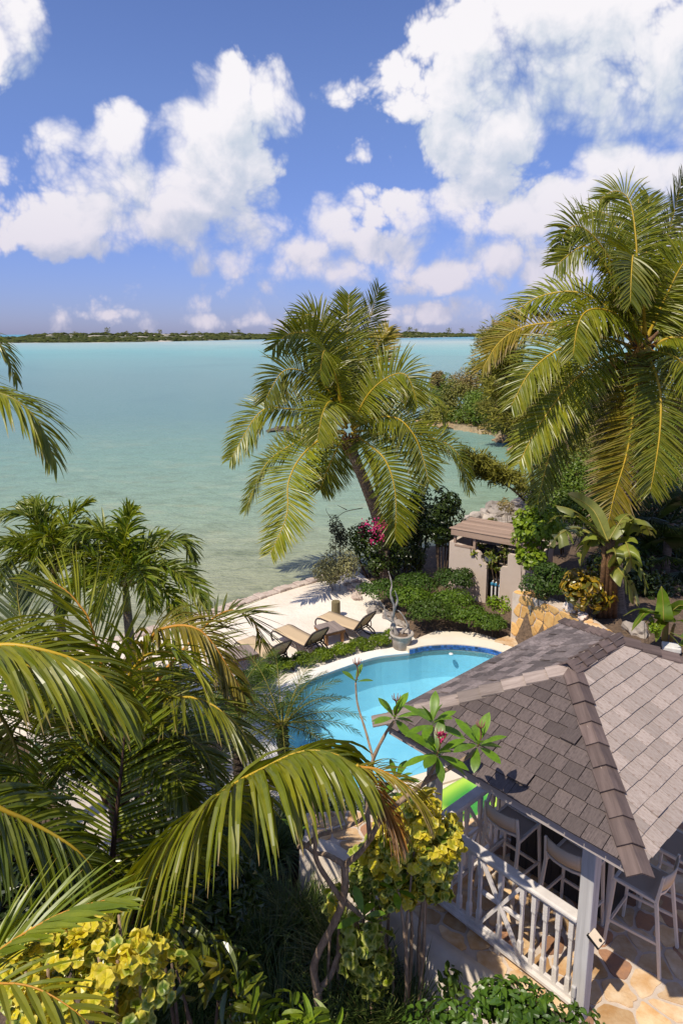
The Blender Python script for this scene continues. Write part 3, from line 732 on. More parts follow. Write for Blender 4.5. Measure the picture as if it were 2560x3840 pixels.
# ------------------------------------------------------------------ patio: mortar bed, retaining face, single flagstones
pm = MB(); pm.prism(PATIO, -3.3, 0.0); patio = struct(pm.build('patio', M_MORTAR))
mb = MB(); m_ = len(PEDGE)
oe = []
for i in range(m_):
    a, b = PEDGE[max(0, i - 1)], PEDGE[min(m_ - 1, i + 1)]; tx, ty = b[0] - a[0], b[1] - a[1]; l = math.hypot(tx, ty); nx, ny = ty / l, -tx / l
    if nx * -1 + ny * -1 < 0: nx, ny = -nx, -ny
    oe.append((nx, ny))
prof = [(.0, .012), (.10, .010), (.13, -.02), (.22, -.9), (.30, -1.4)]
PC = np.array([(*p, 0) for p in PEDGE]); ON = np.array([(*p, 0) for p in oe]); K = 40
PCs = spline(PC, K); ONs = nrm(np.stack([np.interp(np.linspace(0, m_ - 1, K), np.arange(m_), ON[:, k]) for k in range(3)], 1))
V = []; Fs = []
for i in range(K):
    for (d, z) in prof: V.append((PCs[i][0] + ONs[i][0] * d, PCs[i][1] + ONs[i][1] * d, z))
q = len(prof)
for i in range(K - 1):
    for k in range(q - 1): Fs.append((i * q + k, i * q + k + 1, (i + 1) * q + k + 1, (i + 1) * q + k))
mb.add(V, Fs); rw = mb.build('retaining_wall', M_RENDER, smooth=True, origin=(PEDGE[4][0], PEDGE[4][1], -.6))
tag(rw, 'low curved whitewashed retaining wall edging the flagstone patio', 'wall')
bm_ = rw.modifiers.new('s', 'SOLIDIFY'); bm_.thickness = .05; bm_.offset = 1
for pl in stones((-.6, 3.0, 6.2, 9.5), .255, lambda x, y: in_poly(x, y, PATIO) and not (y > 8.9 and x < 2) and x < 5.6, 11, .016, .40):
    if not all(in_poly(x, y, PATIO) for x, y in pl): 
        pl = [p for p in pl if in_poly(p[0], p[1], PATIO)]
        if len(pl) < 4: continue
    mb = MB(); mb.prism(pl, -.02, .006 + random.uniform(0, .006))
    mb.build('flagstone', random.choices([M_FLAG, M_FLAG2, M_FLAG3], [.50, .36, .14])[0], patio)
far_st = MB()
for pl in stones((3.3, 2.4, 8.6, 9.4), .42, lambda x, y: in_poly(x, y, PATIO) and x > 3.42, 12, .018, .36):
    pl = [p for p in pl if p[0] > 3.25 and in_poly(p[0], p[1], PATIO)]
    if len(pl) > 3: far_st.prism(pl, -.02, .0065 + random.uniform(0, .005), random.randrange(3))
fs_ = far_st.build('outer_flagstones', [M_FLAG, M_FLAG2, M_FLAG3], patio); fs_['kind'] = 'stuff'
# steps and stone landing by the wall beyond the pool
for k, pp in enumerate([[(1768, 2412), (1812, 2398), (1860, 2402), (1850, 2420), (1790, 2424)], [(1855, 2395), (1905, 2380), (1925, 2402), (1860, 2422), (1845, 2420)], [(1925, 2376), (1990, 2392), (2060, 2422), (2010, 2436), (1935, 2428), (1880, 2424)]]):
    mb = MB(); mb.prism([xy(G(a, b, -3.1)) for a, b in pp], -3.4, -3.2 + .06 * k + .02)
    o = mb.build('stone_step', M_FLAG2, bevel=.02, origin=G(*pp[0], -3.2)); tag(o, ['lowest pinkish stone step between the hedge and the pool', 'middle pinkish stone step near the hedge corner', 'broad pinkish stone step at the foot of the ochre wall'][k], 'step', 'stone steps by the pool')
# curved ochre stone wall
WP = spline([(5.15, 19.45, 0), (5.75, 18.9, 0), (6.3, 17.9, 0), (6.62, 16.7, 0), (6.8, 15.0, 0)], 60)
wd_ = np.r_[0, np.cumsum(np.linalg.norm(np.diff(WP, axis=0), axis=1))]; WT = nrm(np.gradient(WP, axis=0)); ZB, ZT = -3.2, -1.62
def wpt(s_, d, z):
    x, y = np.interp(s_, wd_, WP[:, 0]), np.interp(s_, wd_, WP[:, 1]); tx, ty = np.interp(s_, wd_, WT[:, 0]), np.interp(s_, wd_, WT[:, 1])
    return (x + ty * d, y - tx * d, z)      # d positive: into the bed? sign fixed below
sgn = 1.0
c0 = wpt(1.0, 1.0, 0); sgn = -1.0 if math.hypot(c0[0], c0[1]) > math.hypot(*wpt(1.0, -1.0, 0)[:2]) else 1.0
def wp2(s_, d, z): return wpt(s_, d * sgn, z)   # d > 0 towards the viewer
swl = root('stone_wall', 'curved ochre stone retaining wall with pale joints beyond the pool', 'wall', (5.15, 19.45, -3.2))
mb = MB(); V = []; Fs = []; ss = np.linspace(0, wd_[-1], 40)
for s_ in ss:
    for d, z in ((0, ZB - .3), (0, ZT), (-.42, ZT), (-.42, ZB - .3)): V.append(wp2(s_, d, z))
for i in range(39):
    for k in range(4): k2 = (k + 1) % 4; Fs.append((i * 4 + k, i * 4 + k2, (i + 1) * 4 + k2, (i + 1) * 4 + k))
Fs.append((0, 1, 2, 3)); Fs.append((39 * 4 + 3, 39 * 4 + 2, 39 * 4 + 1, 39 * 4))
mb.add(V, Fs); mb.build('wall_core', M_MORTAR, swl)
def wall_stone(pl, f, th, m):
    k = len(pl); V = [f(x, y, -.01) for x, y in pl] + [f(x, y, th) for x, y in pl]
    cx, cy = sum(p[0] for p in pl) / k, sum(p[1] for p in pl) / k
    V += [f(cx + (x - cx) * .8, cy + (y - cy) * .8, th + .012) for x, y in pl]
    Fs = [(i, (i + 1) % k, k + (i + 1) % k, k + i) for i in range(k)] + [(k + i, k + (i + 1) % k, 2 * k + (i + 1) % k, 2 * k + i) for i in range(k)] + [tuple(range(2 * k, 3 * k))]
    mb = MB(); mb.add(V, Fs); mb.build('stone', m, swl)
Lw = float(wd_[-1])
M_WST = mat('wall_stone_ochre', (.58, .31, .09), .8, (.66, .42, .17), 4, 7, .7, 20, vary=.25); M_WST2 = mat('wall_stone_brown', (.22, .12, .06), .8, (.34, .19, .09), 4, 7, .7, 20, vary=.25)
for pl in stones((0, ZB, Lw, ZT), .36, lambda x, y: 0.05 < x < Lw - .05 and ZB < y < ZT, 5, .013, .5):
    pl = [(min(Lw, max(0.02, x)), min(ZT - .02, max(ZB - .1, y))) for x, y in pl]
    wall_stone(pl, lambda s_, z, d: wp2(s_, d, z), .018, random.choices([M_WST, M_WST2], [.84, .16])[0])
for pl in stones((0, -.42, Lw, 0), .34, lambda x, y: 0.05 < x < Lw - .05 and -.4 < y < -.02, 6, .012, .36):
    pl = [(min(Lw, max(0.02, x)), min(-.0, max(-.42, y))) for x, y in pl]
    wall_stone(pl, lambda s_, d, h: wp2(s_, d, ZT + h), .02, random.choices([M_WST, M_FLAG], [.7, .3])[0])
# ------------------------------------------------------------------ gazebo
gz = root('gazebo', 'open timber gazebo with a hipped roof of weathered shingles and cream railings', 'gazebo', tuple(GZ(.87, 1.3, 0)))
A0, A1, B0, B1, ZE, ZR = -.562, 2.055, -.483, 3.06, 2.2, 2.83
AM = (A0 + A1) / 2; RB0, RB1 = B0 + (AM - A0), B1 - (AM - A0)
c_nb, c_lb, c_rf, c_lf = GZ(A0, B0, ZE), GZ(A1, B0, ZE), GZ(A0, B1, ZE), GZ(A1, B1, ZE)
r_0, r_1 = GZ(AM, RB0, ZR), GZ(AM, RB1, ZR)
mb = MB()
und = [v - Vector((0, 0, .03)) for v in (c_nb, c_lb, c_lf, c_rf, r_0, r_1)]
mb.add(und, [(0, 4, 1), (1, 4, 5, 2), (2, 5, 3), (3, 5, 4, 0), (0, 1, 2, 3)]); mb.build('roof_deck', M_DECKDARK, gz)
# shingles: one object each
unit = MB(); unit.add([(-.5, 0, 0), (.5, 0, 0), (.5, 1, 0), (-.5, 1, 0), (-.5, 0, .017), (.5, 0, .017), (.5, 1, .003), (-.5, 1, .003)], [(3, 2, 1, 0), (4, 5, 6, 7), (0, 1, 5, 4), (1, 2, 6, 5), (2, 3, 7, 6), (3, 0, 4, 7)])
def unit_me(m): o = unit.build('shingle', m); me = o.data; bpy.data.objects.remove(o); return me
EXPO = .138
def face_shingles(P, Q, R0, R1, m, seed, dens):
    """one roof face: eave P-Q, ridge R0-R1 (a point for a hip end)"""
    rg = random.Random(seed); ex = (Q - P).normalized(); up = ((R0 + R1) / 2 - (P + Q) / 2); up = (up - ex * up.dot(ex)); Ls = up.length; up.normalize(); nn = ex.cross(up)
    if nn.z < 0: nn = -nn
    We = (Q - P).length; xl, xr = (R0 - P).dot(ex), (R1 - P).dot(ex)
    lim = lambda y: (max(0, y / Ls) * xl, We + max(0, y / Ls) * (xr - We))
    res = []; y = -.03; k = 0
    while y < Ls - .05:
        x = -.05 - rg.uniform(0, .12)
        while x < We + .05:
            w = rg.uniform(.11, .21); x0, x1 = x + .003, x + w - .003; y0, y1 = y + rg.uniform(-.004, .004), y + EXPO + .02
            l0, h0 = lim(y0); l1, h1 = lim(min(y1, Ls))
            a0, b0, a1, b1 = max(x0, l0 - .03), min(x1, h0 + .03), max(x0, l1 - .03), min(x1, h1 + .03)
            x += w
            if b0 - a0 < .02: continue
            if b1 < a1: a1 = b1 = (a1 + b1) / 2
            lift = rg.choice([0] * 24 + [.012, .02]); zz = .003 + rg.uniform(0, .003)
            o3 = lambda u, v, h: P + ex * u + up * v + nn * h
            rect = abs(a0 - x0) < 1e-6 and abs(b0 - x1) < 1e-6 and abs(a1 - x0) < 1e-6 and abs(b1 - x1) < 1e-6
            cen = o3((a0 + b0) / 2, (y0 + y1) / 2, 0)
            if rect: res.append((cen, 'r', (o3((x0 + x1) / 2, y0, zz), x1 - x0, y1 - y0, rg.uniform(-.012, .012), lift), m, (ex, up, nn)))
            else: res.append((cen, 'p', [o3(a0, y0, zz), o3(b0, y0, zz), o3(b1, y1, zz), o3(a1, y1, zz), o3(a0, y0, zz + .017), o3(b0, y0, zz + .017), o3(b1, y1, zz + .003), o3(a1, y1, zz + .003)], m, (ex, up, nn)))
        y += EXPO * rg.uniform(.97, 1.03); k += 1
    return res
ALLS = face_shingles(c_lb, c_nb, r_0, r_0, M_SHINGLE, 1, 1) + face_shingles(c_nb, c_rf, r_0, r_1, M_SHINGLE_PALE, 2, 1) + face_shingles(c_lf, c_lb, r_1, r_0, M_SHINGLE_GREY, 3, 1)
def seen(p):
    v = p - CAM; d = v.y * cs - v.z * sn; return d, 1280 + F * v.x / d, YC + F * (-(v.y * sn + v.z * cs)) / d
def rank(s):
    d, px, py = seen(s[0]); return d + (100 if px > 2600 else 0) + (3 if s[3] is M_SHINGLE_GREY else 0)
ALLS.sort(key=rank); UM = {m.name: unit_me(m) for m in (M_SHINGLE, M_SHINGLE_PALE, M_SHINGLE_GREY)}
rest = MB()
for i, (cen, kind, g, m, (ex, up, nn)) in enumerate(ALLS):
    Rm = Matrix((ex, up, nn)).transposed().to_4x4()
    if kind == 'r':
        p, w, h, ry, lift = g
        M = Matrix.Translation(p) @ Rm @ Matrix.Rotation(ry, 4, 'Z') @ Matrix.Rotation(-lift * 4, 4, 'X') @ Matrix.Diagonal((w, h, 1, 1))
        if lift: M = Matrix.Translation(nn * lift) @ M
        if i < 300: inst('shingle', UM[m.name], gz, M)
        else: rest.add([M @ Vector(v) for v in ((-.5, 0, 0), (.5, 0, 0), (.5, 1, 0), (-.5, 1, 0), (-.5, 0, .017), (.5, 0, .017), (.5, 1, .003), (-.5, 1, .003))], [(3, 2, 1, 0), (4, 5, 6, 7), (0, 1, 5, 4), (1, 2, 6, 5), (2, 3, 7, 6), (3, 0, 4, 7)], np.tile((0, RNG.random(), 0), (8, 1)), 0 if m is M_SHINGLE_GREY else 1)
    else:
        t = MB() if i < 300 else rest
        t.add(g, [(3, 2, 1, 0), (4, 5, 6, 7), (0, 1, 5, 4), (1, 2, 6, 5), (2, 3, 7, 6), (3, 0, 4, 7)], np.tile((0, RNG.random(), 0), (8, 1)), 0 if i < 300 or m is M_SHINGLE_GREY else 1)
        if i < 300:
            # keep the grain along the slope by giving the piece its own axes
            o = bpy.data.objects.new('shingle', bpy.data.meshes.new('shingle')); COL.objects.link(o); o.parent = gz
            M4 = Matrix.Translation(Vector(g[0])) @ Rm; inv = M4.inverted()
            o.data.from_pydata([inv @ Vector(v) for v in g], [], t.F); o.data.materials.append(m); o.matrix_local = Matrix.Translation(-ORG[gz.name]) @ M4
ro = rest.build('far_shingles', [M_SHINGLE_GREY, M_SHINGLE_PALE], gz); ro['kind'] = 'stuff'
# hip and ridge boards, lapped
def caps(p, q, fa, fb, nm, n, w=.105, m=None):
    """boards bent over the edge from p (low) to q (high); fa, fb: directions down each adjoining face, square to the edge"""
    h = (q - p).normalized(); L_ = (q - p).length; stp = L_ / n
    for i in range(n):
        a = p + h * (i * stp - .03); b = p + h * ((i + 1) * stp + .035); ww = w * random.uniform(.93, 1.06)
        la = .036 + random.uniform(0, .006); lb = .012
        mb = MB(); V = []
        upv = Vector((0, 0, 1)); upv = (upv - h * upv.dot(h)).normalized()
        for (c, l) in ((a, la), (b, lb)):
            for th in (0, .014):
                V += [c + fa * ww + upv * (l - .012 + th), c + upv * (l + .008 + th), c + fb * ww + upv * (l - .012 + th)]
        # 0-2 low bottom, 3-5 low top, 6-8 high bottom, 9-11 high top
        Fs = [(3, 4, 10, 9), (4, 5, 11, 10), (0, 6, 7, 1), (1, 7, 8, 2), (0, 1, 4, 3), (1, 2, 5, 4), (6, 9, 10, 7), (7, 10, 11, 8), (0, 3, 9, 6), (2, 8, 11, 5)]
        R4 = Matrix((h.cross(upv), h, upv)).transposed().to_4x4(); M4 = Matrix.Translation(a) @ R4; inv = M4.inverted()
        o = bpy.data.objects.new('ridge_cap', bpy.data.meshes.new('ridge_cap')); COL.objects.link(o); o.parent = gz
        o.data.from_pydata([inv @ v for v in V], [], Fs); o.data.materials.append(m or M_CAP); o.matrix_local = Matrix.Translation(-ORG[gz.name]) @ M4
def face_dir(h, outw):
    # direction lying in the face whose horizontal outward normal is outw, square to the edge h
    sl = math.atan2(ZR - ZE, AM - A0); n_ = outw * math.sin(sl) + Vector((0, 0, math.cos(sl))); d = n_.cross(h).normalized()
    if d.z > 0: d = -d
    return d
def hip(p, q, o1, o2, n, m=None, w=.105):
    h = (q - p).normalized(); caps(p, q, face_dir(h, o1), face_dir(h, o2), 'ridge_cap', n, w, m)
fl, fr, bl = -E2, -E1, E1
hip(c_nb - (r_0 - c_nb).normalized() * .05, r_0, fl, fr, 9)
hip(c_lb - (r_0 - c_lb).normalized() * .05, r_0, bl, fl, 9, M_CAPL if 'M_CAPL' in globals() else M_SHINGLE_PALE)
hip(c_rf, r_1, fr, E2, 9); hip(c_lf, r_1, E2, bl, 10)
h = (r_1 - r_0).normalized(); caps(r_0 - h * .06 + Vector((0, 0, .012)), r_1 + h * .04 + Vector((0, 0, .012)), face_dir(h, fr), face_dir(h, bl), 'ridge_cap', 5, .12)
# fascia boards and rafters ends
for (p, q, inw) in ((c_lb, c_nb, E2), (c_nb, c_rf, E1), (c_lf, c_lb, -E1), (c_rf, c_lf, -E2)):
    d = (q - p).normalized(); mb = MB(); z = Vector((0, 0, -.085))
    R = Matrix((d, d.cross(Vector((0, 0, 1))) * -1, Vector((0, 0, 1)))).transposed()
    a, b = p + d * .075 + inw * .06 + z, q - d * .075 + inw * .06 + z; M4 = Matrix.Translation((a + b) / 2) @ R.to_4x4()
    t = MB(); t.box((0, 0, 0), ((b - a).length, .03, .12)); o = t.build('fascia_board', M_FASCIA); o.parent = gz; o.matrix_local = Matrix.Translation(-ORG[gz.name]) @ M4
def gbox(name, a0, a1, b0, b1, z0, z1, m, parent=gz, bev=.006):
    R4 = Matrix((E1, E2, Vector((0, 0, 1)))).transposed().to_4x4(); c = GZ((a0 + a1) / 2, (b0 + b1) / 2, (z0 + z1) / 2)
    t = MB(); t.box((0, 0, 0), (abs(a1 - a0), abs(b1 - b0), abs(z1 - z0))); o = t.build(name, m, bevel=bev)
    o.parent = parent; o.matrix_local = Matrix.Translation(-ORG[parent.name]) @ Matrix.Translation(c) @ R4; return o
def gbeam(name, p, q, w, h_, m, parent=gz, bev=.004):
    p, q = GZ(*p), GZ(*q); d = (q - p).normalized(); x = d.cross(Vector((0, 0, 1)));
    x = x.normalized() if x.length > 1e-3 else E2
    y = x.cross(d); M4 = Matrix.Translation((p + q) / 2) @ Matrix((d, x, y)).transposed().to_4x4()
    t = MB(); t.box((0, 0, 0), ((q - p).length, w, h_)); o = t.build(name, m, bevel=bev); o.parent = parent; o.matrix_local = Matrix.Translation(-ORG[parent.name]) @ M4; return o
PW = .062; PA = 1.73
for (a, b) in ((0, 0), (PA, 0), (0, 2.6), (PA, 2.6)): gbox('post', a - PW, a + PW, b - PW, b + PW, .001, 2.16, M_POST, bev=.008)
gbox('post', 1.69 - .04, 1.69 + .04, 1.22, 1.30, .001, .99, M_RAIL)
# railing between the posts: top rail, bottom rail, turned square balusters, crossed panel
def railing(name_, p0, p1, b_of, bal, panel):
    """b_of maps (t along, across) to gazebo coordinates"""
    f = lambda t, c, z: (*b_of(t, c), z)
    def bx(nm, t0, t1, c0, c1, z0, z1, bev=.006):
        (a0, b0), (a1, b1) = b_of(t0, c0), b_of(t1, c1); gbox(nm, min(a0, a1), max(a0, a1), min(b0, b1), max(b0, b1), z0, z1, M_RAIL, bev=bev)
    bx('top_rail', p0, p1, -.062, .058, .955, 1.003, .016); bx('rail_fillet', p0, p1, -.02, .03, .905, .953)
    bx('bottom_rail', p0, p1, -.05, .055, .075, .115); bx('bottom_fillet', p0, p1, -.012, .03, .1155, .155)
    for t in bal:
        (a, b) = b_of(t, .009); o = MB(); s_ = .019
        for (z0, z1, k) in ((.156, .30, 1.15), (.30, .33, .85), (.33, .72, .85), (.72, .75, 1.15), (.75, .904, 1.15)):
            pass
        prof_ = [(.156, 1.18), (.30, 1.18), (.325, .84), (.70, .84), (.725, 1.18), (.904, 1.18)]
        V = []; Fs = []
        for (z, k) in prof_:
            for (x, y) in ((-1, -1), (1, -1), (1, 1), (-1, 1)): V.append((x * s_ * k, y * s_ * k, z))
        for i in range(len(prof_) - 1):
            for j in range(4): Fs.append((i * 4 + j, i * 4 + (j + 1) % 4, (i + 1) * 4 + (j + 1) % 4, (i + 1) * 4 + j))
        Fs += [(3, 2, 1, 0), tuple(len(prof_) * 4 - 4 + j for j in range(4))]
        if not BAL: 
            o.add(V, Fs); bo_ = o.build('baluster', M_RAIL); BAL.append(bo_.data); bpy.data.objects.remove(bo_)
        R4 = Matrix((E1, E2, Vector((0, 0, 1)))).transposed().to_4x4(); inst('baluster', BAL[0], gz, Matrix.Translation(GZ(a, b, 0)) @ R4)
    if panel:
        t0, t1 = panel; tm_ = (t0 + t1) / 2; zb, zt = .17, .89; zm = (zb + zt) / 2
        w = .036
        gbeam('panel_brace', f(t0 + .02, .004, zb), f(t1 - .02, .004, zt), w, w, M_RAIL)
        for (u0, z0, u1, z1) in ((t0 + .02, zt, tm_ - .014, zm + .02), (tm_ + .014, zm - .02, t1 - .02, zb)): gbeam('panel_brace', f(u0, .012, z0), f(u1, .012, z1), w, w, M_RAIL)
        for (u0, u1) in ((t0 + .022, tm_ - .035), (tm_ + .035, t1 - .022)): gbeam('panel_brace', f(u0, .02, zm), f(u1, .02, zm), w, w, M_RAIL)
    bx('rail_foot', (p0 + p1) / 2 - .035, (p0 + p1) / 2 + .035, -.035, .035, .004, .074)
BAL = []
railing('front', PW, PA - PW, lambda t, c: (t, c), [.132, .261, .388, .509, .634, .877, 1.118, 1.239, 1.366, 1.49, 1.61], (.634, 1.118))
railing('side', PW, 1.22, lambda t, c: (1.69 - c, t), [.14, .265, .39, .515, .757, 1.0, 1.12], (.515, 1.0))
# bar under the roof
br = root('bar_counter', 'dark boarded bar counter under the gazebo roof', 'bar', tuple(GZ(.85, 1.55, 0)))
for k in range(11): gbox('board', .33 + k * .105, .33 + k * .105 + .102, 1.10, 1.125, .02, 1.0, M_BAR, br, .003)
for k in range(8): gbox('board', .30, .325, 1.13 + k * .105, 1.13 + k * .105 + .102, .02, 1.0, M_BAR, br, .003)
gbox('carcass', .328, 1.47, 1.128, 1.95, .01, .98, M_BLACK, br, 0); gbox('counter_top', .22, 1.56, 1.02, 2.0, 1.0, 1.04, M_BARTOP, br)
gbox('corner_post', .28, .33, 1.08, 1.13, .01, 1.0, M_POST, br)
# ------------------------------------------------------------------ bar stools (built facing +Y at the origin)
def make_stool():
    r = root('bar_stool', 'stool', 'bar stool')
    w, sh = .205, .76
    mb = MB()
    mb.beam((-w, -.19, sh), (-w, .21, sh + .012), .032, .032); mb.beam((w, -.19, sh), (w, .21, sh + .012), .032, .032)
    mb.beam((-w + .017, .2, sh + .011), (w - .017, .2, sh + .011), .03, .03); mb.build('seat_frame', M_STOOL, r, bevel=.004)
    t = MB(); V = []; nx_, ny_ = 7, 6
    for j in range(ny_):
        for i in range(nx_):
            x = -w + 2 * w * i / (nx_ - 1); y = -.17 + .375 * j / (ny_ - 1); V.append((x, y, sh + .02 - .014 * (1 - (2 * i / (nx_ - 1) - 1) ** 2) * (1 if 0 < j < ny_ - 1 else .6)))
    t.add(V, [(j * nx_ + i, j * nx_ + i + 1, (j + 1) * nx_ + i + 1, (j + 1) * nx_ + i) for j in range(ny_ - 1) for i in range(nx_ - 1)])
    o = t.build('seat', M_SLING, r, smooth=True); md = o.modifiers.new('s', 'SOLIDIFY'); md.thickness = .006
    for sx in (-1, 1):
        l = MB(); l.beam((sx * (w + .03), .24, 0), (sx * w, .20, sh - .005), .026, .026, (0, 1, 0), 0, 1.2); l.build('leg', M_STOOL, r, bevel=.003)
        l = MB(); l.beam((sx * (w + .03), -.30, 0), (sx * w, -.195, sh - .01), .03, .028, (0, 1, 0), 0, 1.15); l.beam((sx * w, -.195, sh - .012), (sx * (w - .005), -.235, sh + .29), .030, .030, (0, 1, 0), 0, .8); l.build('leg', M_STOOL, r, bevel=.003)
        s_ = MB(); s_.beam((sx * (w + .02), .222, .30), (sx * (w + .017), -.252, .34), .02, .028); s_.build('side_stretcher', M_STOOL, r)
    s_ = MB(); s_.beam((-w - .012, .222, .26), (w + .012, .222, .26), .022, .03); s_.build('foot_rest', M_STOOL, r)
    s_ = MB(); pts = [(-w + .012, -.205, sh + .075), (-w * .5, -.232, sh + .07), (0, -.24, sh + .068), (w * .5, -.232, sh + .07), (w - .012, -.205, sh + .075)]
    for a, b in zip(pts[:-1], pts[1:]): s_.beam(a, b, .012, .022)
    s_.build('lower_back_rail', M_STOOL, r)
    b = MB(); V = []; n_ = 9
    for i in range(n_):
        u = i / (n_ - 1) * 2 - 1; x = (w - .014) * u; yb = -.21 - .045 * (1 - u * u)
        for (z, dy) in ((sh + .115, 0), (sh + .20, -.012), (sh + .285, -.022)):
            V.append((x, yb + dy, z))
    b.add(V, [(i * 3 + k, (i + 1) * 3 + k, (i + 1) * 3 + k + 1, i * 3 + k + 1) for i in range(n_ - 1) for k in range(2)])
    o = b.build('backrest', M_SLING_BACK, r, smooth=True); md = o.modifiers.new('s', 'SOLIDIFY'); md.thickness = .014; md.offset = 0
    return r
st0 = make_stool(); az_in = math.atan2(E2.y, E2.x) - math.pi / 2; az_l = math.atan2(E1.y, E1.x) - math.pi / 2
specs = [(1.285, .80, az_in, 'cream bar stool nearest the crossed railing panel, back to the rail'), (.56, .815, az_in, 'cream bar stool just inside the thick near gazebo post'),
         (-.02, 1.10, az_l + .06, 'cream bar stool in the sunlit right opening, seat turned to the bar'), (-.06, 1.80, az_l + .04, 'cream bar stool at the right edge, farther along the bar')]
for i, (a, b, rz, lb) in enumerate(specs):
    o = st0 if i == 0 else copy_tree(st0); o.location = GZ(a, b, .012); o.rotation_euler = (0, 0, rz); o['label'] = lb; o['group'] = 'bar stools round the bar'
# flood lamp on the post and the outlet with its conduit
lamp = root('flood_lamp', 'small square solar flood lamp fixed to the near gazebo post', 'lamp', tuple(GZ(-.02, -.07, .93)))
Rl = Matrix.Rotation(math.atan2(-E1.y, -E1.x), 3, 'Z') @ Matrix.Rotation(.55, 3, 'Y')
cl = GZ(-.105, -.03, .92)
m_ = MB(); m_.box(cl, (.13, .115, .022), Rl); m_.build('housing', M_BLACK, lamp, bevel=.004)
m_ = MB(); m_.box(cl + Rl @ Vector((.0, 0, .013)), (.115, .10, .008), Rl); m_.build('panel', mat('lamp_face', (.75, .62, .45), .15, (.72, .58, .42)), lamp, bevel=.002)
m_ = MB(); m_.lathe(cl + Rl @ Vector((.03, .01, .017)), [(.014, 0), (.014, .008), (.006, .013)], 10, 0, Rl); m_.build('sensor', M_BLACK, lamp)
m_ = MB(); m_.box(GZ(-.07, -.03, .93), (.05, .03, .03)); m_.build('bracket', M_GREYMETAL, lamp)
ob = root('outlet_box', 'grey outlet box with a conduit low on the near gazebo post', 'outlet box', tuple(GZ(.03, -.07, .2)))
gbox('cover', .008, .05, -.098, -.064, .24, .36, M_POST, ob, .012); m_ = MB(); m_.tube(spline([GZ(.029, -.08, .245), GZ(.029, -.078, .10), GZ(.05, -.085, .02)], 8), .009, 8); m_.build('conduit', M_POST, ob, smooth=True)
# ------------------------------------------------------------------ kayak / board lying beyond the railing
def kayak_mat():
    m, t, b, o = new_mat('lime_to_green_plastic'); g = t.node('ShaderNodeTexCoord').outputs['Object']
    s_ = t.node('ShaderNodeSeparateXYZ'); t.l.new(g, s_.inputs[0])
    c = t.ramp(t.math('ADD', t.mapr(s_.outputs[2], .42, .16), t.mapr(s_.outputs[0], -.6, 2.4, 0, .45)), [(0, (.76, .78, .20)), (.45, (.66, .76, .10)), (.75, (.26, .54, .06)), (1, (.06, .30, .05))])
    t.l.new(c, b.inputs['Base Color']); b.inputs['Roughness'].default_value = .35; return m
M_KAYAK = kayak_mat()
def build_kayak(loc, rz):
    r = root('kayak', 'lime green sit-on-top kayak lying beside the pool behind the railing', 'kayak')
    sec = []; n_ = 26; V = []; Fs = []; K = 14
    for i in range(n_):
        u = i / (n_ - 1) * 2 - 1; w = .6 * (1 - abs(u) ** 2.6) ** .6 + .012; top = .30 + .10 * u * u; keel = .02 + .16 * abs(u) ** 3
        well = .10 * (1 if -.55 < u < -.05 or .05 < u < .6 else 0)
        ring = [(-w * .25, keel), (-w * .8, keel + .06), (-w, keel + .16), (-w * .96, top - .03), (-w * .84, top), (-w * .62, top - .01), (-w * .5, top - .02 - well), (0, top - .03 - well), (w * .5, top - .02 - well), (w * .62, top - .01), (w * .84, top), (w * .96, top - .03), (w, keel + .16), (w * .8, keel + .06)]
        for (y, z) in ring: V.append((u * 1.8, y, z))
    for i in range(n_ - 1):
        for k in range(K): k2 = (k + 1) % K; Fs.append((i * K + k, (i + 1) * K + k, (i + 1) * K + k2, i * K + k2))
    Fs += [tuple(range(K)), tuple((n_ - 1) * K + k for k in range(K))[::-1]]
    mb = MB(); mb.add(V, Fs); o = mb.build('hull', M_KAYAK, r, smooth=True); s_ = o.modifiers.new('s', 'SUBSURF'); s_.levels = 1; s_.render_levels = 1
    for (x, y) in ((-.62, .12), (-.62, -.12), (.2, .12), (.2, -.12)):
        p = MB(); p.lathe((x, y, .245), [(.03, 0), (.032, .01), (.02, .012), (.016, .0)], 12); p.build('scupper_hole', mat('dark_lime_plastic', (.30, .45, .03), .5) if 'M_DL' not in globals() else M_DL, r)
    r.location = loc; r.rotation_euler = (0, 0, rz); return r
M_DL = mat('dark_lime_plastic', (.30, .45, .03), .5)
k1, k2 = G(1620, 3060, -2.95), G(1800, 2930, -2.95); kd = (k2 - k1).normalized()
build_kayak(G(1690, 3050, -2.95) + Vector((0, 0, -.28)), math.atan2(kd.y, kd.x) )
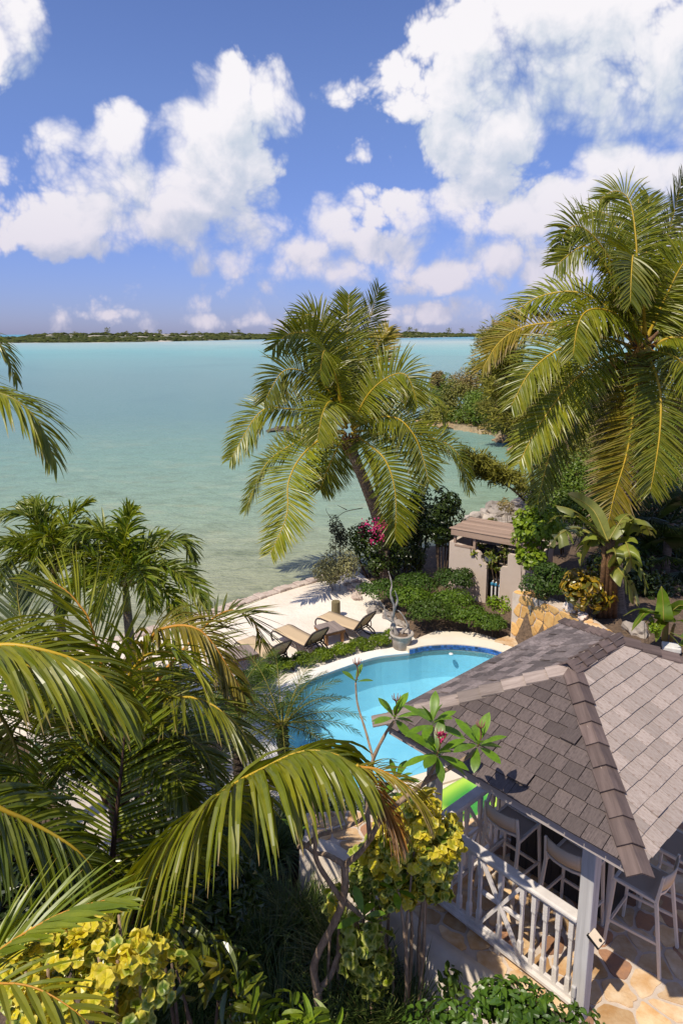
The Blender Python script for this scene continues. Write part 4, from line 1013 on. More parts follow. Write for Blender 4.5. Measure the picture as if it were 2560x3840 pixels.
# ------------------------------------------------------------------ loungers (built with the head at +X end, on the sand at z = 0)
def make_lounger():
    r = root('sun_lounger', 'lounger', 'sun lounger'); w = .33
    fr_ = MB()
    for s_ in (-1, 1):
        y = s_ * w
        fr_.tube(spline([(-.98, y, .02), (-1.05, y, .14), (-1.02, y, .28), (-.85, y, .36), (-.3, y, .335), (.35, y, .33), (.62, y, .33)], 22), .026, 8)
        fr_.tube(spline([(.0, y, .33), (.18, y * 1.06, .24), (.34, y * 1.1, .10), (.50, y * 1.1, .03), (.72, y * 1.1, .03), (.86, y * 1.08, .10), (.80, y * 1.03, .22), (.62, y, .32)], 22), .024, 8)
    for x in (-.9, .3, .62): fr_.tube([(x, -w, .33), (x, w, .33)], .022, 8)
    fr_.build('frame', M_BROWNPL, r, smooth=True)
    for s_ in (-1, 1):
        l = MB(); l.tube(spline([(.58, s_ * w * .8, .30), (.78, s_ * w * .85, .18), (1.0, s_ * w * .9, .03), (1.06, s_ * w * .9, .02)], 10), .022, 8); l.build('rear_leg', M_BROWNPL, r, smooth=True)
    s = MB(); V = []; pr_ = [(-1.0, .355), (-.9, .378), (-.5, .36), (0, .35), (.4, .352), (.56, .36)]
    for (x, z) in pr_:
        for k in range(5): y = -w + .02 + (2 * w - .04) * k / 4; V.append((x, y, z - .012 * (1 - (k / 2 - 1) ** 2)))
    s.add(V, [(i * 5 + k, i * 5 + k + 1, (i + 1) * 5 + k + 1, (i + 1) * 5 + k) for i in range(5) for k in range(4)][::1]); o = s.build('seat_sling', M_LSLING, r, smooth=True); md = o.modifiers.new('s', 'SOLIDIFY'); md.thickness = .012
    # raised back: rounded frame and its sling
    ang = math.radians(55); bd = Vector((math.cos(ang), 0, math.sin(ang))); b0 = Vector((.56, 0, .36)); H = .66
    pts = []
    for (y, v) in ((-w, 0), (-w, .3), (-w * .99, .52), (-w * .9, .63), (-w * .7, .66), (0, .67), (w * .7, .66), (w * .9, .63), (w * .99, .52), (w, .3), (w, 0)): pts.append(b0 + bd * v + Vector((0, y, 0)))
    b = MB(); b.tube(spline(pts, 40), .030, 8); b.beam(b0 + Vector((0, -w, 0)), b0 + Vector((0, w, 0)), .05, .03); bk = b.build('backrest', M_BROWNPL, r, smooth=True)
    V = []
    for v in (.0, .2, .4, .56, .64):
        for k in range(5): V.append(b0 + bd * v + Vector((0, (-w + .02 + (2 * w - .04) * k / 4) * (1 if v < .6 else .82), 0)) + Vector((.012, 0, -.008)) * (1 - (k / 2 - 1) ** 2))
    s2 = MB(); s2.add(V, [(i * 5 + k, i * 5 + k + 1, (i + 1) * 5 + k + 1, (i + 1) * 5 + k) for i in range(4) for k in range(4)]); o = s2.build('back_sling', M_LSLING, bk, smooth=True); md = o.modifiers.new('s', 'SOLIDIFY'); md.thickness = .012
    for s_ in (-1, 1):
        p = MB(); p.tube(spline([b0 + bd * .32 + Vector((.01, s_ * w * .7, -.02)), (.80, s_ * w * .7, .40), (.70, s_ * w * .7, .30)], 8), .016, 6); p.build('prop', M_BROWNPL, r, smooth=True)
    return r
lg = make_lounger(); la = math.atan2(-.66, .75)
lsp = [(G(1300, 2352, Z_BEACH + .2), la + .03, 'brown lounger with tan sling on the right, nearest the driftwood pot'), (G(1128, 2408, Z_BEACH + .2), la - .1, 'brown lounger with tan sling between the two low wooden tables'), (G(990, 2456, Z_BEACH + .2), la - .12, 'leftmost brown lounger, partly hidden by palm leaves')]
for i, (p, rz, lb) in enumerate(lsp):
    o = lg if i == 0 else copy_tree(lg); o.location = (p.x, p.y, Z_BEACH + .005); o.rotation_euler = (0, 0, rz); o['label'] = lb; o['group'] = 'sun loungers on the sand'
def make_table():
    r = root('low_table', 'table', 'table'); s = .37
    for k in range(5):
        b = MB(); b.box((0, -s + .074 + k * .148, .415), (2 * s, .142, .03)); b.build('board', M_TABLETOP, r, bevel=.004)
    a = MB()
    for s_ in (-1, 1): a.box((0, s_ * (s - .03), .36), (2 * s - .02, .03, .08)); a.box((s_ * (s - .03), 0, .36), (.03, 2 * s - .1, .08))
    a.build('apron', M_TABLELEG, r)
    for x in (-1, 1):
        for y in (-1, 1): l = MB(); l.box((x * (s - .09), y * (s - .09), .2), (.085, .085, .398)); l.build('leg', M_TABLELEG, r, bevel=.004)
    return r
tb = make_table(); ta = math.atan2(-.7, .42)
for i, (p, lb) in enumerate([(G(1236, 2352, Z_BEACH + .43), 'low wooden table with greyed boards between the two right loungers'), (G(905, 2443, Z_BEACH + .43), 'low wooden table left of the leftmost lounger, half behind palm leaves')]):
    o = tb if i == 0 else copy_tree(tb); o.location = (p.x, p.y, Z_BEACH + .004); o.rotation_euler = (0, 0, ta); o['label'] = lb; o['group'] = 'low wooden tables on the sand'
# stump, pot, driftwood
p = G(1259, 2312, Z_BEACH); mb = MB(); mb.lathe((p.x, p.y, Z_BEACH - .05), [(.155, 0), (.15, .3), (.147, .58), (.14, .60)], 18)
o = mb.build('wooden_stump', M_STUMP, smooth=False, origin=p); tag(o, 'short round mossy wooden post standing in the sand behind the loungers', 'post')
pp = G(1505, 2428, -3.22); pot = root('planter_pot', 'round pale stone planter pot at the corner of the pool edge', 'pot', tuple(pp))
mb = MB(); mb.lathe(pp, [(.22, 0), (.26, .02), (.30, .30), (.315, .40), (.36, .42), (.365, .47), (.33, .485), (.30, .47), (.28, .40)], 24); mb.build('body', M_POT, pot, smooth=True)
mb = MB(); mb.lathe(pp, [(.285, .38), (.1, .42), (.0, .42)], 16); mb.build('soil', M_SOIL, pot)
dw = root('driftwood', 'twisted silvery driftwood branch standing in the stone pot', 'driftwood', tuple(pp + Vector((0, 0, .42))))
bpx = lambda a, b, dy=0: YY(a, b, pp.y + dy)
mb = MB()
mb.tube(spline([bpx(1500, 2420), bpx(1480, 2360), bpx(1470, 2320, .1), bpx(1478, 2280), bpx(1464, 2230, -.05), bpx(1468, 2190), bpx(1456, 2142, .05)], 40), np.linspace(.075, .012, 40) * (1 + .25 * np.sin(np.arange(40) * 1.3)), 7)
mb.build('stem', M_GREYWOOD, dw, smooth=True)
for pts in ([(1498, 2410), (1510, 2370), (1528, 2345), (1500, 2295), (1474, 2285)], [(1490, 2400), (1465, 2360), (1470, 2330)], [(1478, 2280), (1490, 2250), (1480, 2215)], [(1470, 2330), (1446, 2312), (1440, 2270)], [(1500, 2420), (1530, 2380), (1532, 2330)], [(1500, 2425), (1475, 2395), (1462, 2382)], [(1460, 2392), (1500, 2400), (1528, 2405)]):
    b = MB(); b.tube(spline([bpx(x, y, random.uniform(-.12, .12)) for x, y in pts], 16), np.linspace(.045, .01, 16), 6); b.build('branch', M_GREYWOOD, dw, smooth=True)
# pool equipment enclosure with its slatted shade
PL, PR = Vector((3.97, 23.55, 0)), Vector((6.1, 22.05, 0)); wd2 = (PR - PL).normalized(); wn = Vector((-wd2.y, wd2.x, 0)); wn = wn if wn.y > 0 else -wn
en = root('pump_enclosure', 'pinkish rendered pump enclosure with scrolled walls under a slatted shade', 'enclosure', tuple(PL + Vector((0, 0, -3.3))))
def wall_poly(name, pts, th, m):
    V = [PL + wd2 * s_ + Vector((0, 0, z)) for s_, z in pts] + [PL + wd2 * s_ + wn * th + Vector((0, 0, z)) for s_, z in pts]; k = len(pts)
    mb = MB(); mb.add(V, [tuple(range(k)), tuple(range(k, 2 * k))[::-1]] + [(i, k + i, k + (i + 1) % k, (i + 1) % k) for i in range(k)]); return mb.build(name, m, en)
wall_poly('wall', [(-.1, -3.4), (1.36, -3.4), (1.36, -2.05), (1.33, -1.93), (1.2, -1.84), (1.13, -1.72), (1.12, -1.6), (1.04, -1.50), (.9, -1.46), (.55, -1.38), (-.1, -1.30)], .16, M_PINKWALL)
wall_poly('wall', [(1.85, -3.4), (2.95, -3.4), (2.95, -1.36), (2.10, -1.36), (2.10, -1.84), (1.9, -1.86), (1.85, -1.95)], .16, M_PINKWALL)
for (s0, d0, s1, d1, zt) in ((-.1, .16, -.1, 2.0, -1.35), (-.1, 2.0, 2.95, 2.0, -1.3), (2.95, .16, 2.95, 2.0, -1.36)):
    a, b = PL + wd2 * s0 + wn * d0, PL + wd2 * s1 + wn * d1; mb = MB(); mb.beam(a + Vector((0, 0, (zt - 3.4) / 2)), b + Vector((0, 0, (zt - 3.4) / 2)), .14, zt + 3.4); mb.build('wall', M_PINKWALL, en)
shd = root('slatted_shade', 'flat slatted timber shade on short posts over the pump enclosure', 'shade', tuple(PL + Vector((0, 0, -1.3))))
def sbox(name, s0, s1, d0, d1, z0, z1, m=M_PERGOLA):
    c = PL + wd2 * (s0 + s1) / 2 + wn * (d0 + d1) / 2 + Vector((0, 0, (z0 + z1) / 2)); M4 = Matrix.Translation(c) @ Matrix((wd2, wn, Vector((0, 0, 1)))).transposed().to_4x4()
    t = MB(); t.box((0, 0, 0), (abs(s1 - s0), abs(d1 - d0), abs(z1 - z0))); o = t.build(name, m, bevel=.008); o.parent = shd; o.matrix_local = Matrix.Translation(-ORG[shd.name]) @ M4
sbox('beam', -.02, 2.75, -.08, -.03, -1.02, -.80); sbox('beam', -.02, 2.75, 1.62, 1.67, -1.02, -.80)
for k in range(9): sbox('slat', -.06 + random.uniform(-.03, .03), 2.8, -.1 + k * .2, -.1 + k * .2 + .165, -.795, -.76 + random.uniform(-.004, .004))
for s_ in (.1, .85, 2.6): sbox('post', s_ - .045, s_ + .045, .0, .09, -1.5, -1.02)
sbox('sill', .1, .85, -.01, .10, -1.44, -1.36)
for s_ in (.1, 2.6): sbox('post', s_ - .045, s_ + .045, 1.5, 1.59, -1.5, -1.02)
pu = root('pool_pump', 'black pump tank with blue valves and pipes in the enclosure', 'pump', tuple(PL + wd2 * 1.3 + wn * .6 + Vector((0, 0, -3.3))))
c = PL + wd2 * 1.05 + wn * .75; mb = MB(); mb.lathe((c.x, c.y, -3.3), [(.42, 0), (.44, .3), (.44, 1.65), (.36, 1.8), (.34, 1.72), (.30, 1.65)], 18); mb.build('tank', M_BLACK, pu, smooth=True)
c = PL + wd2 * 1.35 + wn * .35; mb = MB(); mb.box((c.x, c.y, -1.75), (.42, .36, .22), Matrix.Rotation(math.atan2(wd2.y, wd2.x), 3, 'Z'), 0, .8); mb.build('lid', M_GREYMETAL, pu, bevel=.03)
c = PL + wd2 * 1.62 + wn * .25
for k in range(3):
    mb = MB(); q = c + wd2 * (k - 1) * .14 + Vector((0, 0, -2.75)); mb.tube(spline([q + Vector((0, 0, -.5)), q + Vector((0, 0, .1)), q + wn * .2 + Vector((0, 0, .18)), q + wn * .6 + Vector((0, 0, .15))], 12), .035, 8); mb.build('pipe', M_WHITEPL, pu, smooth=True)
    mb = MB(); mb.lathe(q + Vector((0, 0, .05)), [(.05, 0), (.06, .03), (.06, .08), (.03, .11)], 10); mb.build('valve', M_BLUEPL, pu)
# small things on and by the stone wall
v = wp2(.62, .0, -1.98); wl_ = root('wall_spotlight', 'small grey metal spotlight on the ochre stone wall', 'spotlight', v)
q = Vector(wp2(.62, .05, -1.92)); mb = MB(); mb.box(q, (.12, .10, .12), Matrix.Rotation(.5, 3, 'Z')); mb.build('housing', M_GREYMETAL, wl_, bevel=.012)
q = Vector(wp2(.62, .045, -2.06)); mb = MB(); mb.tube([q + Vector((0, 0, .1)), q - Vector((0, 0, .09))], .022, 8); mb.build('stem', M_GREYMETAL, wl_)
v = Vector(wp2(1.02, -.6, -1.7)); pl_ = root('path_light', 'mushroom shaped path light behind the top of the ochre wall', 'path light', tuple(v))
mb = MB(); mb.tube([v, v + Vector((0, 0, .46))], .014, 8); mb.build('stake', M_GREYMETAL, pl_); mb = MB(); mb.lathe(v + Vector((0, 0, .44)), [(.14, 0), (.13, .03), (.06, .07), (.01, .085)], 16); mb.build('cap', M_SHELL, pl_, smooth=True)
def rock(name, label, cat, c, size, m, seed, group=None, sq=(1, 1, .7), kind=None, amp=.35):
    import bmesh
    b = bmesh.new(); bmesh.ops.create_icosphere(b, subdivisions=3, radius=1)
    for v in b.verts:
        d = 1 + amp * mnoise.noise(v.co * 1.4 + Vector((seed * 7.1, 0, seed))) + amp * .5 * mnoise.noise(v.co * 3.5 + Vector((seed, 3, 0))) + amp * .3 * mnoise.noise(v.co * 8 + Vector((seed, 3, 0)))
        v.co = Vector((v.co.x * sq[0], v.co.y * sq[1], v.co.z * sq[2])) * d * size
    me = bpy.data.meshes.new(name); b.to_mesh(me); b.free(); o = bpy.data.objects.new(name, me); COL.objects.link(o); me.materials.append(m)
    o.location = c; o.rotation_euler = (0, 0, seed * 1.7); ORG[o.name] = Vector(c)
    return tag(o, label, cat, group, kind)
rock('conch_shell', 'larger pale conch shell on the end of the ochre wall', 'shell', wp2(1.95, -.15, -1.5), .20, M_SHELL, 3, 'shells on the stone wall', (1.3, .8, .75), None, .6)
rock('conch_shell', 'smaller pale conch shell nearest the roof on the ochre wall', 'shell', wp2(2.45, -.12, -1.52), .17, M_SHELL, 8, 'shells on the stone wall', (1.2, .8, .7), None, .6)
rock('rock', 'grey jagged rock in the mulch left of the banana plant', 'rock', G(2388, 2372, -1.75) , .34, M_ROCK, 5, None, (1, .8, .8), None, .55)
wb = MB(); q = G(2515, 2428, -1.6); wb.box(q, (.42, .36, .14), Matrix.Rotation(-.35, 3, 'Z')); o = wb.build('utility_box', M_WHITEPL, bevel=.03, origin=q - Vector((0, 0, .07))); tag(o, 'flat white utility box in the planting bed at the right edge', 'box')
rl = [(1335, 2180, .16, 'reddish beach rock lowest beside the silver bush'), (1316, 2208, .19, 'upright pinkish slab of rock by the hedge corner'), (1345, 2222, .17, 'knobbly pale rock at the hedge corner'), (1336, 2240, .22, 'flat pinkish rock slab pointing at the stump'), (1300, 2190, .13, 'small pink rock at the end of the sea wall'), (1460, 2310, .24, 'grey flat rock by the driftwood pot'), (1405, 2290, .26, 'pale grey rock between lounger and hedge'), (1500, 2340, .2, 'weathered rock just behind the stone pot')]
for i, (x, y, s_, lb) in enumerate(rl): rock('beach_rock', lb, 'rock', G(x, y, Z_BEACH + .03), s_, M_SEAWALL if i < 5 else M_ROCK, 11 + i, 'rocks along the beach planting', (1.25, .9, .55), None, .5)
# ------------------------------------------------------------------ plant materials
L_COCO = leafmat('coconut_leaf', (.14, .175, .013), (.25, .245, .017), (.36, .24, .12), .86, .36, .28, spec=.5, objvar=.22)
L_COCO_DRY = leafmat('coconut_leaf_yellowing', (.21, .19, .015), (.30, .22, .02), (.42, .30, .19), .62, .42, .25, spec=.4)
L_COCO_DEAD = leafmat('dry_coconut_leaf', (.36, .16, .035), (.28, .13, .03), (.45, .3, .18), .5, .6, .2, spec=.2)
L_COCO_NEAR = leafmat('near_coconut_leaf', (.10, .14, .010), (.18, .20, .013), (.40, .24, .08), .93, .30, .25, spec=.6, edge=None)
R_YEL = mat('yellow_leaf_stalk', (.50, .32, .02), .45, (.42, .30, .03), 6, 3)
R_GREEN = mat('green_leaf_stalk', (.20, .19, .03), .5, (.26, .21, .04), 6, 3)
R_ORANGE = mat('orange_leaf_stalk', (.52, .24, .03), .5, (.45, .22, .03), 6, 3)
L_ADON = leafmat('adonidia_leaf', (.10, .155, .012), (.21, .23, .02), None, .9, .38, .3, spec=.45)
L_ROEB = leafmat('pygmy_date_leaf', (.045, .08, .014), (.085, .125, .018), None, .9, .4, .2, spec=.4)
FIBRE = mat('palm_fibre', (.24, .13, .06), .9, (.10, .055, .03), 9, 5, .8, 20)
COCONUT = mat('coconut_husk', (.34, .22, .03), .5, (.24, .17, .03), 4, 3)
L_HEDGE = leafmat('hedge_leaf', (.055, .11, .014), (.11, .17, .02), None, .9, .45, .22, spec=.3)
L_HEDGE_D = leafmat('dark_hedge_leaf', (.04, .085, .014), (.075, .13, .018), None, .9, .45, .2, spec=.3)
L_SILVER = leafmat('silver_leaf', (.17, .17, .115), (.27, .255, .18), None, .9, .6, .15, spec=.3)
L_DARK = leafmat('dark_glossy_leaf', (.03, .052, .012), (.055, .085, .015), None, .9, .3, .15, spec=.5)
L_BOUG = leafmat('bougainvillea_leaf', (.035, .065, .012), (.07, .11, .016), None, .9, .4, .25)
PINK = leafmat('magenta_bract', (.52, .02, .25), (.62, .05, .34), None, .9, .6, .4, tcol=(1.2, .8, 1.1))
L_GRAPE = leafmat('lime_round_leaf', (.13, .22, .018), (.24, .31, .025), None, .9, .4, .3)
L_CROTON = leafmat('croton_leaf', (.05, .085, .012), (.42, .24, .015), None, .9, .3, .2, spec=.55, objvar=.3)
L_BANANA = leafmat('banana_leaf', (.095, .165, .015), (.14, .21, .02), (.3, .22, .09), .9, .35, .35, spec=.45)
L_STREL = leafmat('traveller_leaf', (.15, .19, .035), (.25, .26, .06), (.42, .36, .22), .6, .38, .3, spec=.45)
L_CASU = leafmat('casuarina_needle', (.19, .19, .045), (.30, .28, .065), None, .9, .6, .25, spec=.2)
L_SCRUB = leafmat('shore_scrub_leaf', (.15, .16, .035), (.27, .25, .05), None, .9, .5, .25)
L_SCRUB_G = leafmat('green_scrub_leaf', (.085, .15, .02), (.16, .22, .028), None, .9, .45, .25)
L_SCRUB_B = leafmat('brown_scrub_leaf', (.22, .17, .085), (.32, .25, .13), None, .9, .6, .2)
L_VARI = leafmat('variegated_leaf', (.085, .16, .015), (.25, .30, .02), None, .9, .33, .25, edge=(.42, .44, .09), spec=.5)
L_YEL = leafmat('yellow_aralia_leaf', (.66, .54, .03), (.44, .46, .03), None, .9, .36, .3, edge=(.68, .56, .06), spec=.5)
L_FRANG = leafmat('frangipani_leaf', (.12, .23, .02), (.16, .28, .025), None, .9, .36, .35, spec=.45)
L_GRASS = leafmat('mondo_grass', (.055, .10, .025), (.14, .20, .045), (.32, .25, .10), .8, .4, .2, spec=.45)
L_STRIP = leafmat('low_green_cover', (.10, .17, .012), (.19, .25, .016), None, .9, .45, .3)
# ------------------------------------------------------------------ palms
def palm_trunk(parent, pts, r0, r1, n=60, m=None, rings=.06):
    C = spline(pts, n); r = np.linspace(r0, r1, n); r = r * (1 + rings * (np.arange(n) % 2)); r[:4] *= np.array([1.35, 1.2, 1.1, 1.03])
    mb = MB(); mb.tube(C, r, 12); return mb.build('trunk', m or M_TRUNK, parent, smooth=False)
def boots(parent, c, r, n=16, h=.5):
    mb = MB(); c = np.array(c)
    for i in range(n):
        a = i * 2.4; z = -h + h * 1.3 * i / n; b = c + np.array([math.cos(a) * r * .5, math.sin(a) * r * .5, z]); e = b + np.array([math.cos(a) * r * 1.2, math.sin(a) * r * 1.2, .28 + .1 * RNG.random()])
        mb.tube(spline([b, (b + e) / 2 + np.array([0, 0, -.04]), e], 6), np.linspace(r * .42, r * .12, 6), 5)
    mb.build('leaf_base', FIBRE, parent, smooth=True)
def cf(parent, pts, d, mats=None, **kw):
    """a coconut leaf through photo points; each point may carry its own distance"""
    P = []
    n_ = len(pts)
    for i, p in enumerate(pts):
        dd = p[2] if len(p) > 2 else d
        P.append(W(p[0], p[1], dd))
    return frond('frond', P, mats or (L_COCO, R_YEL), parent, **kw)
Z4 = lambda pts: [(780 + p[0] / 1.4255, 1050 + p[1] / 1.4255, *p[2:]) for p in pts]
Z5 = lambda pts: [(1680 + p[0] / 1.68, 600 + p[1] / 1.68, *p[2:]) for p in pts]
ZL = lambda pts: [(p[0] / 1.568, 1800 + p[1] / 1.568, *p[2:]) for p in pts]
base = G(1447, 2165, -3.25); cw = W(1312, 1640, 26.2)
mp = root('coconut_palm', 'tall leaning coconut palm in the middle standing against the lagoon', 'palm tree', tuple(base), 'coconut palms')
tp = [YY(1447, 2185, base.y), YY(1440, 2080, base.y), YY(1420, 1960, base.y + .1), YY(1375, 1830, base.y + .2), YY(1330, 1720, base.y + .2), YY(1312, 1655, base.y + .2)]
palm_trunk(mp, tp, .23, .19); boots(mp, YY(1312, 1660, base.y + .2), .2)
D = 26.2
mid = [ ([(735, 760), (690, 480), (620, 240), (530, 185), (450, 250)], 0, {}),
        ([(735, 760, 26), (650, 470, 25.4), (560, 300, 24.8), (430, 290, 24.2), (345, 370, 24)], 0, {}),
        ([(745, 760), (742, 480), (745, 280), (752, 80)], 0, dict(droop=.12, vang=.4)),
        ([(760, 760, 26.4), (790, 500, 26.8), (850, 260, 27), (912, 40, 27)], 0, dict(droop=.15, roll=.9)),
        ([(770, 770, 26.4), (810, 580, 27), (890, 380, 27.6), (965, 255, 28)], 1, {}),
        ([(735, 770), (650, 600, 25.5), (520, 495, 25), (400, 490, 24.6), (300, 650, 24.3)], 0, {}),
        ([(725, 790), (620, 720, 25.6), (440, 690, 25.2), (280, 705, 25), (120, 960, 25)], 0, {}),
        ([(725, 810), (600, 810, 26.6), (430, 890, 27.2), (300, 1000, 27.6), (200, 1230, 27.6)], 1, {}),
        ([(730, 815, 26), (620, 840, 25.2), (500, 940, 24.6), (430, 1080, 23.9), (420, 1260, 23.4), (335, 1460, 23.0)], 1, {}),
        ([(740, 790, 26), (700, 690, 25), (650, 650, 24.2), (610, 720, 23.6), (585, 850, 23.4)], 0, {}),
        ([(765, 790), (850, 620, 25.6), (960, 520, 25.3), (1060, 510, 25), (1120, 660, 25)], 0, {}),
        ([(770, 790, 26.6), (950, 640, 27.4), (1130, 590, 28), (1230, 640, 28.4), (1265, 790, 28.4)], 0, {}),
        ([(770, 800), (880, 740, 25.6), (1010, 740, 25.2), (1100, 830, 25), (1150, 960, 24.9), (1180, 1090, 24.9)], 1, {}),
        ([(775, 810, 26.5), (980, 800, 27), (1200, 845, 27.3), (1330, 925, 27.5), (1395, 1120, 27.5)], 0, {}),
        ([(765, 820, 26), (860, 880, 25.2), (950, 970, 24.8), (1000, 1140, 24.6), (1000, 1385, 24.6)], 1, {}),
        ([(740, 770, 26), (690, 540, 25), (640, 400, 24.3), (615, 390, 23.6), (595, 520, 23.3)], 0, {}),
        ([(735, 820, 26.6), (690, 900, 27.4), (640, 1010, 27.8), (600, 1120, 28)], 1, {}),
        ([(765, 820, 26.8), (830, 900, 27.6), (880, 1020, 28), (900, 1150, 28.2)], 1, {}) ]
for pts, dry, kw in mid:
    k = dict(L=1.32 if not dry else 1.3, n=112, wid=.055, droop=.28 if not dry else .12, r0=.05, t0=.10, a0=86, a1=40, jit=.1, curl=.15, lean=0.75); k.update(kw)
    cf(mp, Z4(pts), D, (L_COCO_DRY if dry and RNG.random() < .35 else L_COCO, R_YEL), **k)
for i in range(5):
    c = W(1312 + (i - 2) * 9, 1655 + (i % 2) * 10, 25.9); mb = MB(); mb.lathe(c, [(.02, -.13), (.09, -.08), (.11, 0), (.08, .09), (.02, .13)], 10); mb.build('coconut', COCONUT if i % 2 else FIBRE, mp, smooth=True)
# right palm
D = 20.0; rb_ = G(2310, 2300, -1.8)
rp = root('coconut_palm', 'large coconut palm on the right with coconuts and long hanging leaves', 'palm tree', tuple(rb_), 'coconut palms')
cR = W(2405, 1300, D)
palm_trunk(rp, [(rb_.x, rb_.y, -1.9), (rb_.x + .05, rb_.y + (cR.y - rb_.y) * .35, .4), (cR.x - .1, rb_.y + (cR.y - rb_.y) * .8, 2.4), (cR.x, cR.y, cR.z - .15)], .25, .2); boots(rp, (cR.x, cR.y, cR.z), .25, 20, .7)
right = [ ([(1215, 1120), (1190, 800), (1180, 500), (1140, 260, 20.2), (1050, 195, 20.2), (950, 250, 20.2)], 0, {}),
 ([(1205, 1120), (1080, 760, 19.4), (960, 540, 18.9), (850, 430, 18.6), (760, 430, 18.4), (690, 545, 18.3)], 0, {}),
 ([(1205, 1120), (1130, 650, 20.8), (1060, 420, 21.2), (960, 325, 21.4), (845, 345, 21.5)], 0, {}),
 ([(1205, 1130), (1060, 800, 19), (930, 590, 18.6), (830, 550, 18.3), (675, 665, 18.2)], 0, {}),
 ([(1225, 1120), (1240, 750), (1250, 450, 20.6), (1262, 230, 20.8)], 0, dict(droop=.15, vang=.4)),
 ([(1240, 1120, 20.4), (1300, 800, 21), (1390, 450, 21.4), (1475, 110, 21.6)], 0, dict(droop=.15, roll=.9)),
 ([(1250, 1120), (1370, 860, 19.6), (1480, 650, 19.3), (1620, 540, 19.2)], 0, {}),
 ([(1235, 1100, 19.6), (1225, 850, 18.8), (1175, 640, 18.2), (1160, 610, 17.6), (1150, 740, 17.1), (1145, 900, 16.9)], 0, {}),
 ([(1205, 1150), (1040, 960, 20.6), (860, 845, 21), (680, 835, 21.3), (500, 900, 21.5), (345, 1070, 21.6)], 0, {}),
 ([(1200, 1160), (1090, 1000, 19.2), (960, 940, 18.6), (860, 960, 18.2), (810, 1060, 18), (785, 1230, 17.9)], 0, {}),
 ([(1200, 1170), (1000, 1040, 20.4), (760, 1020, 20.7), (480, 1050, 21), (320, 1150, 21.1), (215, 1310, 21.1)], 1, {}),
 ([(1190, 1190), (960, 1120, 19.5), (720, 1180, 19.2), (520, 1330, 19), (395, 1550, 19)], 0, {}),
 ([(1180, 1215), (960, 1260, 19.6), (760, 1420, 19.4), (560, 1690, 19.3), (445, 1910, 19.3)], 0, {}),
 ([(1190, 1225), (1000, 1360, 20.4), (830, 1560, 20.6), (660, 1800, 20.7), (560, 2160, 20.7)], 0, {}),
 ([(1200, 1240), (1180, 1420, 19.4), (1160, 1620, 19.2), (1120, 1860, 19.1), (1045, 2110, 19), (1000, 2310, 19)], 1, dict(L=1.3)),
 ([(1245, 1220, 19.8), (1300, 1330, 19), (1335, 1500, 18.6), (1330, 1720, 18.4), (1300, 1930, 18.3), (1270, 2090, 18.3)], 0, dict(L=1.25, droop=.2)),
 ([(1260, 1190), (1400, 1120, 19.6), (1540, 1150, 19.4), (1680, 1300, 19.3)], 0, {}),
 ([(1255, 1160), (1400, 1000, 20.4), (1560, 960, 20.7), (1720, 1060, 20.8)], 0, {}),
 ([(1265, 1215), (1400, 1330, 19.9), (1480, 1560, 19.9), (1500, 1880, 19.9)], 1, {}),
 ([(1265, 1205), (1420, 1240, 19), (1560, 1380, 18.6), (1640, 1620, 18.5)], 0, {}),
 ([(1200, 1230, 20.4), (1120, 1400, 21), (1040, 1600, 21.4), (980, 1820, 21.6)], 1, {}) ]
for pts, dry, kw in right:
    k = dict(L=1.2, n=118, wid=.052, droop=.28 if not dry else .12, r0=.055, t0=.10, a0=86, a1=40, jit=.1, curl=.15, lean=0.75); k.update(kw)
    cf(rp, Z5(pts), D, (L_COCO_DRY if dry else L_COCO, R_YEL), **k)
for i, (x, y) in enumerate([(1210, 1225), (1250, 1205), (1040, 1275), (1015, 1345), (1120, 1290), (1180, 1280)]):
    c = W(*Z5([(x, y)])[0], 19.55); mb = MB(); mb.lathe(c, [(.02, -.17), (.11, -.1), (.135, 0), (.10, .11), (.02, .16)], 12); mb.build('coconut', COCONUT if i < 3 else FIBRE, rp, smooth=True)
mb = MB()
for i in range(9):
    a = RNG.uniform(3.4, 6.0); p = np.array(W(2400, 1310, 19.8)); mb.tube(spline([p, p + np.array([math.cos(a) * .4, -.3, .25 - .05 * i]), p + np.array([math.cos(a) * .8, -.35, -.1 - .09 * i])], 8), .02, 5)
mb.build('flower_stalk', mat('orange_flower_stalk', (.55, .25, .03), .6), rp)
# palm at the left edge, leaves reaching in
def edge_palm(name, label, crown, gz_, r, leaves, rnd, L, n, wid, mats, droop=.45, sag=.5):
    rt = root('coconut_palm', label, 'palm tree', (crown[0], crown[1], gz_), 'coconut palms')
    palm_trunk(rt, [(crown[0] + .15, crown[1] + .2, gz_ - .1), (crown[0] + .05, crown[1] + .1, (gz_ + crown[2]) / 2), tuple(crown)], r * 1.2, r, 40); boots(rt, crown, r * 1.1, 10, .4)
    for pts, kw in leaves:
        k = dict(L=L, n=n, wid=wid, droop=droop, r0=.035, t0=.12); k.update(kw); ms_ = k.pop('mats', mats)
        P = [Vector(crown) + Vector((0, 0, .05))] + [W(*p) for p in pts]; frond('frond', P, ms_, rt, **k)
    for (az, el, LL) in rnd:
        frond('frond', arc_ctrl(crown, az, el, LL, sag), mats, rt, L=L * .9, n=n, wid=wid, droop=droop, r0=.035)
    return rt
c = W(-620, 1560, 9.5)
